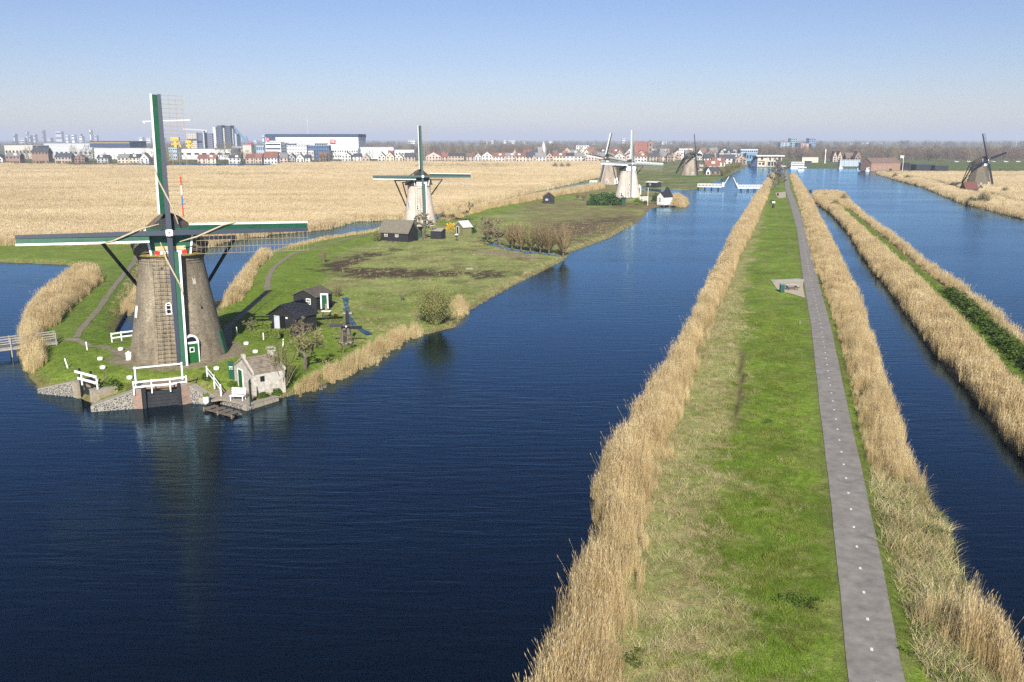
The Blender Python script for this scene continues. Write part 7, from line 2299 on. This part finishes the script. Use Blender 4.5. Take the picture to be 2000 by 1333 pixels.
motor_boat('white double deck tour boat moored beside the dyke', 1559, 329, 14, 4.5, 1.2, WHT, WHT, 0, 2)
motor_boat('small white motor boat before the tour boat', 1564, 334, 5.5, 2, .9, WHT, WHT, .2)
motor_boat('dark barge on the far shore behind the tour boat', 1580, 322, 11, 3.5, 1.8, NAVY, NAVY, 0)
motor_boat('dark hulled boat beside the pumping station', 1469, 326, 6, 2.2, 1.3, NAVY, WHT, 0)
for i, (px, py) in enumerate(((1680, 331.5), (1687, 333.5), (1696, 335), (1643, 329.8))):
    motor_boat(['white motor boat nearest the lock gate on the right bank', 'white motor boat in the middle of the right bank moorings', 'white motor boat at the near end of the right bank moorings', 'white cruiser at the left pillar of the lock gate'][i], px, py, 5, 1.9, .9, WHT, WHT, .3 * i)
boat('rowing_boat', 'small grey boat moored off the reed strip, left one', at(1567, 373, 0), .1, 4, 1.6, WHT, h=.7)
boat('rowing_boat', 'small dark boat moored off the reed strip, right one', at(1577, 375, 0), 0, 4, 1.6, TAR, h=.7)
boat('rowing_boat', 'pale boat pulled up in the reeds of the strip tip', at(1630, 387, .6), .3, 5, 1.8, WHT, z=.9, h=.7)


def car(label, px, py, m, rz=0.0, zz=.9):
    g = at(px, py, zz)
    t = thing('parked_car', label, 'car', (g[0], g[1], zz), rz, 'parked cars')
    q = MB(); q.prism([(-2.1, .3), (2.1, .3), (2.1, .8), (1.2, .95), (.7, 1.45), (-1.4, 1.5), (-2.05, .95)], (0, -.85, 0), (1, 0, 0), (0, 0, 1), (0, 1, 0), 1.7); q.build('body', m, t)
    q = MB(); q.prism([(1.02, .98), (.62, 1.38), (-1.3, 1.42), (-1.75, .98)], (0, -.87, 0), (1, 0, 0), (0, 0, 1), (0, 1, 0), 1.74); q.build('side_window', WIN, t)
    for sx in (-1.3, 1.3):
        for sy in (-.88, .7):
            q = MB(); q.prism([(.33 * math.cos(k * .7854), .33 * math.sin(k * .7854)) for k in range(8)], (sx, sy, .33), (1, 0, 0), (0, 0, 1), (0, 1, 0), .18); q.build('wheel', TAR, t)


for i, (px, py, m_, lb) in enumerate(((1530, 326.5, 'wall_white', 'white parked car at the far end of the dyke'), (1523, 327, 'wall_grey', 'grey parked car at the pumping station corner'), (1517, 326.6, 'wall_white', 'white parked car before the pumping station windows'))):
    car(lb, px, py, MATS[m_], .4 * i)
for i in range(6):
    car('white parked van on the dike road at the right edge, %s from the left' % ordn(i + 1), 1868 + i * 24, 317.5, MATS['wall_white'], 0, 2.2)
# --- skyline
SKY = [(28, 262, 5, 0), (42, 270, 14, 0), (53, 258, 4, 1), (58, 265, 4, 0), (67, 263, 6, 0), (84, 255, 6, 2), (96, 270, 8, 0), (115, 257, 14, 0), (131, 265, 6, 1), (143, 264, 7, 1), (157, 262, 4, 0), (158, 267, 7, 1), (177, 254, 5, 1), (187, 265, 6, 0), (275, 269, 8, 1), (290, 270, 9, 1), (298, 268, 6, 0), (318, 270, 7, 1), (514, 265, 4, 1), (498, 274, 6, 1),
       (804, 274, 14, 1), (818, 276, 6, 1), (952, 275, 4, 1), (963, 275, 6, 1), (986, 275, 5, 1), (1000, 275, 12, 1), (1022, 277, 8, 1), (1075, 276, 8, 1), (1160, 280, 6, 1), (1218, 271, 6, 1), (1258, 279, 6, 1), (1298, 277, 10, 1), (1312, 280, 6, 1), (1335, 276, 2.5, 0), (1340, 275, 2.5, 0), (1349, 276, 3, 0), (1371, 277, 3, 0), (1487, 281, 7, 0), (1499, 279, 5, 1), (1664, 280, 9, 1), (1690, 279, 12, 1), (1720, 279, 10, 1)]
TINTS = [M_('far_grey', (.42, .44, .48)), M_('far_white', (.70, .70, .70)), M_('far_brown', (.30, .22, .18))]
for i, (px, py, w_, c_) in enumerate(SKY):
    Y_ = 3800 + (i * 37 % 11) * 120
    t, w, h = block('skyscraper', '%s tower on the hazy skyline, %s from the left edge' % (['grey', 'pale', 'brownish'][c_], ordn(i + 1)), 'tower', px - w_ / 2, px + w_ / 2, py, 284, Y_, 25, TINTS[c_], None, 3 if w_ > 5 else 2, 1, wh=.3, group='towers on the hazy skyline')
for i, (a_, b_, t0, m_, lb) in enumerate(((1525, 1545, 279, LBLUE, 'long pale blue office right of the pumping station trees'), (1545, 1556, 271, M_('teal_glass', (.20, .30, .36), .3), 'teal glass tower above the trees beyond the dyke'), (1553, 1563, 279, NAVY, 'dark blue cube building beside the teal tower'), (1562, 1584, 281, M_('salmon_panel', (.46, .30, .25)), 'salmon apartment block beside the dark cube'), (1581, 1592, 271, M_('blue_glass', (.16, .22, .34), .3), 'blue glass tower right of the salmon apartments'),
                                          (1764, 1767, 276, NAVY, 'left one of two thin dark towers over the right wood'), (1769, 1774, 275.5, NAVY, 'right one of two thin dark towers over the right wood'))):
    block('tower_block', lb, 'tower', a_, b_, t0, 296, 1900 if i < 5 else 3200, 20, m_, None, 6, 1 if i > 4 else 3, .6, .4)

# --- woods and trees behind the village
def far_tree(seed, m):
    r_ = random.Random(seed)
    b = MB()
    b.tube([(0, 0, -.5), (.1, 0, 3.5), (0, .1, 8)], [.32, .25, .1], 4, cap=False)
    for i in range(210):
        a, u, v = r_.random() * 6.283, r_.random() ** .5, r_.uniform(-1, 1)
        c_ = Vector((math.cos(a) * u * 3.9 * math.sqrt(1 - v * v * .8), math.sin(a) * u * 3.9 * math.sqrt(1 - v * v * .8), 7.6 + v * 5.0))
        d = (c_ - Vector((0, 0, 3.0))).normalized() + Vector((r_.gauss(0, .35), r_.gauss(0, .35), r_.gauss(.2, .3)))
        s_ = d.cross(Vector((r_.gauss(0, 1), r_.gauss(0, 1), r_.gauss(0, 1)))).normalized() * r_.uniform(.07, .16)
        e = c_ + d.normalized() * r_.uniform(1.2, 2.6)
        b.add([c_ - s_, c_ + s_, e + s_ * .2, e - s_ * .2], [(0, 1, 2, 3)])
    return b


FT = [far_tree(200 + i, None) for i in range(4)]
FTM = [BARKG, BARKL, mat('twig_brown', (.13, .095, .065), .95, .25, 1, rnd=.2), mat('twig_reddish', (.135, .09, .07), .95, .25, 1, rnd=.2)]
wood_protos = []
for i, b in enumerate(FT):
    wood_protos.append(bpy.data.objects.new('far_tree_%d' % i, b.mesh('far_tree', FTM[i])))


def wood(name, label, px0, px1, Y0, Y1, n, smin, smax, cond=None):
    Y_ = rng.uniform(Y0, Y1, n)
    px_ = rng.uniform(px0, px1, n)
    X_ = (px_ - 1000) / F * (Y_ * _c + 23 * _s)
    s = rng.uniform(smin, smax, n) * (1 + .22 * vnoise(X_, Y_, 60, 81))
    scatter(name, wood_protos, np.column_stack([X_, Y_, np.full(n, .3)]), rng.uniform(0, 6.28, n), s, label, 'trees')


wood('far_wood', 'bare brown wood behind the village between the shipyard and the white mill', 690, 1110, 1180, 1700, 420, .7, 1.1)
wood('far_wood', 'bare wood behind the pumping station and the basin', 1480, 1720, 1000, 1500, 420, .65, 1.0)
wood('far_wood', 'long bare wood behind the thatched mill on the right', 1690, 2100, 1000, 1350, 620, .68, 1.02)
wood('far_wood', 'thin trees scattered behind the village roofs', 1080, 1500, 1180, 1900, 200, .6, 1.1)
wood('far_wood', 'hazy line of trees along the horizon on the left', -120, 760, 1800, 3200, 420, .8, 1.2)
wood('far_wood', 'hazy line of trees along the horizon on the right', 700, 2150, 2200, 3600, 800, .9, 1.3)
# single trees among the houses
TM = [bpy.data.meshes[o.data.name] for o in wood_protos]
spl = []
for i, b in enumerate(FT[:3]):
    q = MB(); q.tube([(0, 0, -.5), (.1, 0, 3.5), (0, .1, 8)], [.32, .25, .1], 5, cap=False); tm_ = q.mesh('trunk', BARK)
    q = MB(); q.v = b.v[12:]; q.f = [tuple(k - 12 for k in f) for f in b.f[8:]]; q.mi = b.mi[8:]
    spl.append((tm_, q.mesh('crown', [BARKL, BARKG, BARKO][i])))
TREES = [(20, 318, .8), (205, 318, .8), (262, 318, .6), (320, 318, 1.0), (415, 318, .8), (485, 318, .9), (545, 317, .7), (583, 316, .7), (700, 314, .8), (760, 314, .8), (785, 314, .7), (840, 314, .7), (880, 314, .8), (930, 314, .75), (985, 314, .7), (1010, 314, .8), (1060, 314, .7), (1080, 314, .7), (1130, 315, .8), (1150, 314, .7), (1215, 315, .8), (1265, 316, .8), (1310, 316, .8), (1345, 317, .9), (1395, 318, .9), (1420, 318, .9), (50, 318, .9), (57, 317, 1.15), (75, 318, .8), (103, 318, .7), (145, 316, 1.2), (160, 318, .9), (172, 317, 1.25), (183, 317, 1.0), (215, 320, .5), (224, 319, .7), (283, 318, .95), (300, 318, 1.1), (307, 319, .9), (334, 320, .9), (350, 321, .7), (362, 320, .6), (375, 320, .6), (430, 317, 1.35), (440, 316, 1.5), (450, 317, 1.4), (461, 319, 1.0), (474, 320, .8), (610, 317, .6), (618, 316, .8), (630, 316, .7), (642, 316, .85), (652, 316, .8), (661, 316, .6), (688, 314, .7), (720, 314, .9), (728, 313, .8), (812, 314, .6), (822, 314, .7), (856, 314, .6), (905, 314, .7), (960, 314, .6), (1035, 315, .5), (1100, 314, .6), (1170, 317, .6), (1190, 316, .6), (1240, 316, .7), (1290, 316, .7), (1325, 316, .6), (1360, 316, .7), (1372, 335, .5), (1440, 324, .6), (1452, 322, .6)]
TREES.sort()
for i, (px, py, s) in enumerate(TREES):
    g = at(px, py, .35)
    place('village_tree', 'bare tree among the village houses, %s from the left' % ordn(i + 1), 'tree', spl[i % 3], (g[0], g[1], .35), s * 1.05, i * 1.3, 'bare trees among the village houses')
WBV = shoot_bush(91, 260, 5.0, 3.0, BARKO, .12, .7, 4, LEAFO)
for i, (px, py, s) in enumerate(((1422, 340, 1.3), (1430, 334, 1.4), (1412, 345, 1.1), (1440, 330, 1.2))):
    g = at(px, py, .3); place('shore_willow', ['tallest', 'rear', 'front', 'farthest'][i] + ' olive willow on the canal shore beyond the turned mill', 'bush', WBV, (g[0], g[1], .3), s, i)
# low scrub and garden bushes along the village edge
P = np.array([at(px, py, .35) for px, py in zip(rng.uniform(0, 1470, 900), rng.uniform(317.0, 322.0, 900))])
P = P[(poly_sd(P[:, 0], P[:, 1], D_poly) < -2) & (P[:, 1] > 885)]
SCR = [clump('scrub_clump_%d' % i, 'herb', 300 + i, [BARKO if i % 2 else mat('garden_green', (.07, .09, .03), .9, .2, 1, rnd=.3)], 60, 1.6, 1.9, .28) for i in range(4)]
put('village_scrub', SCR, P, lambda x, y: np.full(x.shape, .35), .6, 1.4, 'low bushes and garden scrub along the edge of the village', 'scrub')
P = np.concatenate([np.stack([rng.uniform(-80, 8, 420), rng.uniform(715, 800, 420)], 1), np.stack([rng.uniform(-95, -15, 260), rng.uniform(860, 920, 260)], 1), np.stack([rng.uniform(-190, -150, 25), rng.uniform(560, 600, 25)], 1)])
P = P[poly_sd(P[:, 0], P[:, 1], D_poly) > 3]
SCR2 = [clump('field_scrub_%d' % i, 'rough', 320 + i, [mat('scrub_brown', (.15, .105, .05), .95, .25, 1, rnd=.2), BARKO], 70, 2.2, 3.4, .13) for i in range(3)]
put('field_scrub', SCR2, P, zDf, .8, 1.3, 'brownish willow scrub belts in the far reed field', 'scrub')

# ================================================================== HAZE
hz = MB()
hz.box((0, 12000, 54), (30000, 29000, 114))
hm = bpy.data.materials.new('haze')
hm.use_nodes = True
hn = hm.node_tree
for n in list(hn.nodes):
    if n.type != 'OUTPUT_MATERIAL': hn.nodes.remove(n)
pv = hn.nodes.new('ShaderNodeVolumePrincipled')
pv.inputs['Color'].default_value = (0.75, 0.83, 1.0, 1)
pv.inputs['Density'].default_value = 0.00017
pv.inputs['Anisotropy'].default_value = 0.0
hn.links.new(pv.outputs[0], [n for n in hn.nodes if n.type == 'OUTPUT_MATERIAL'][0].inputs['Volume'])
tag(hz.build('haze', hm), 'thin bluish haze over the polder', kind='stuff')
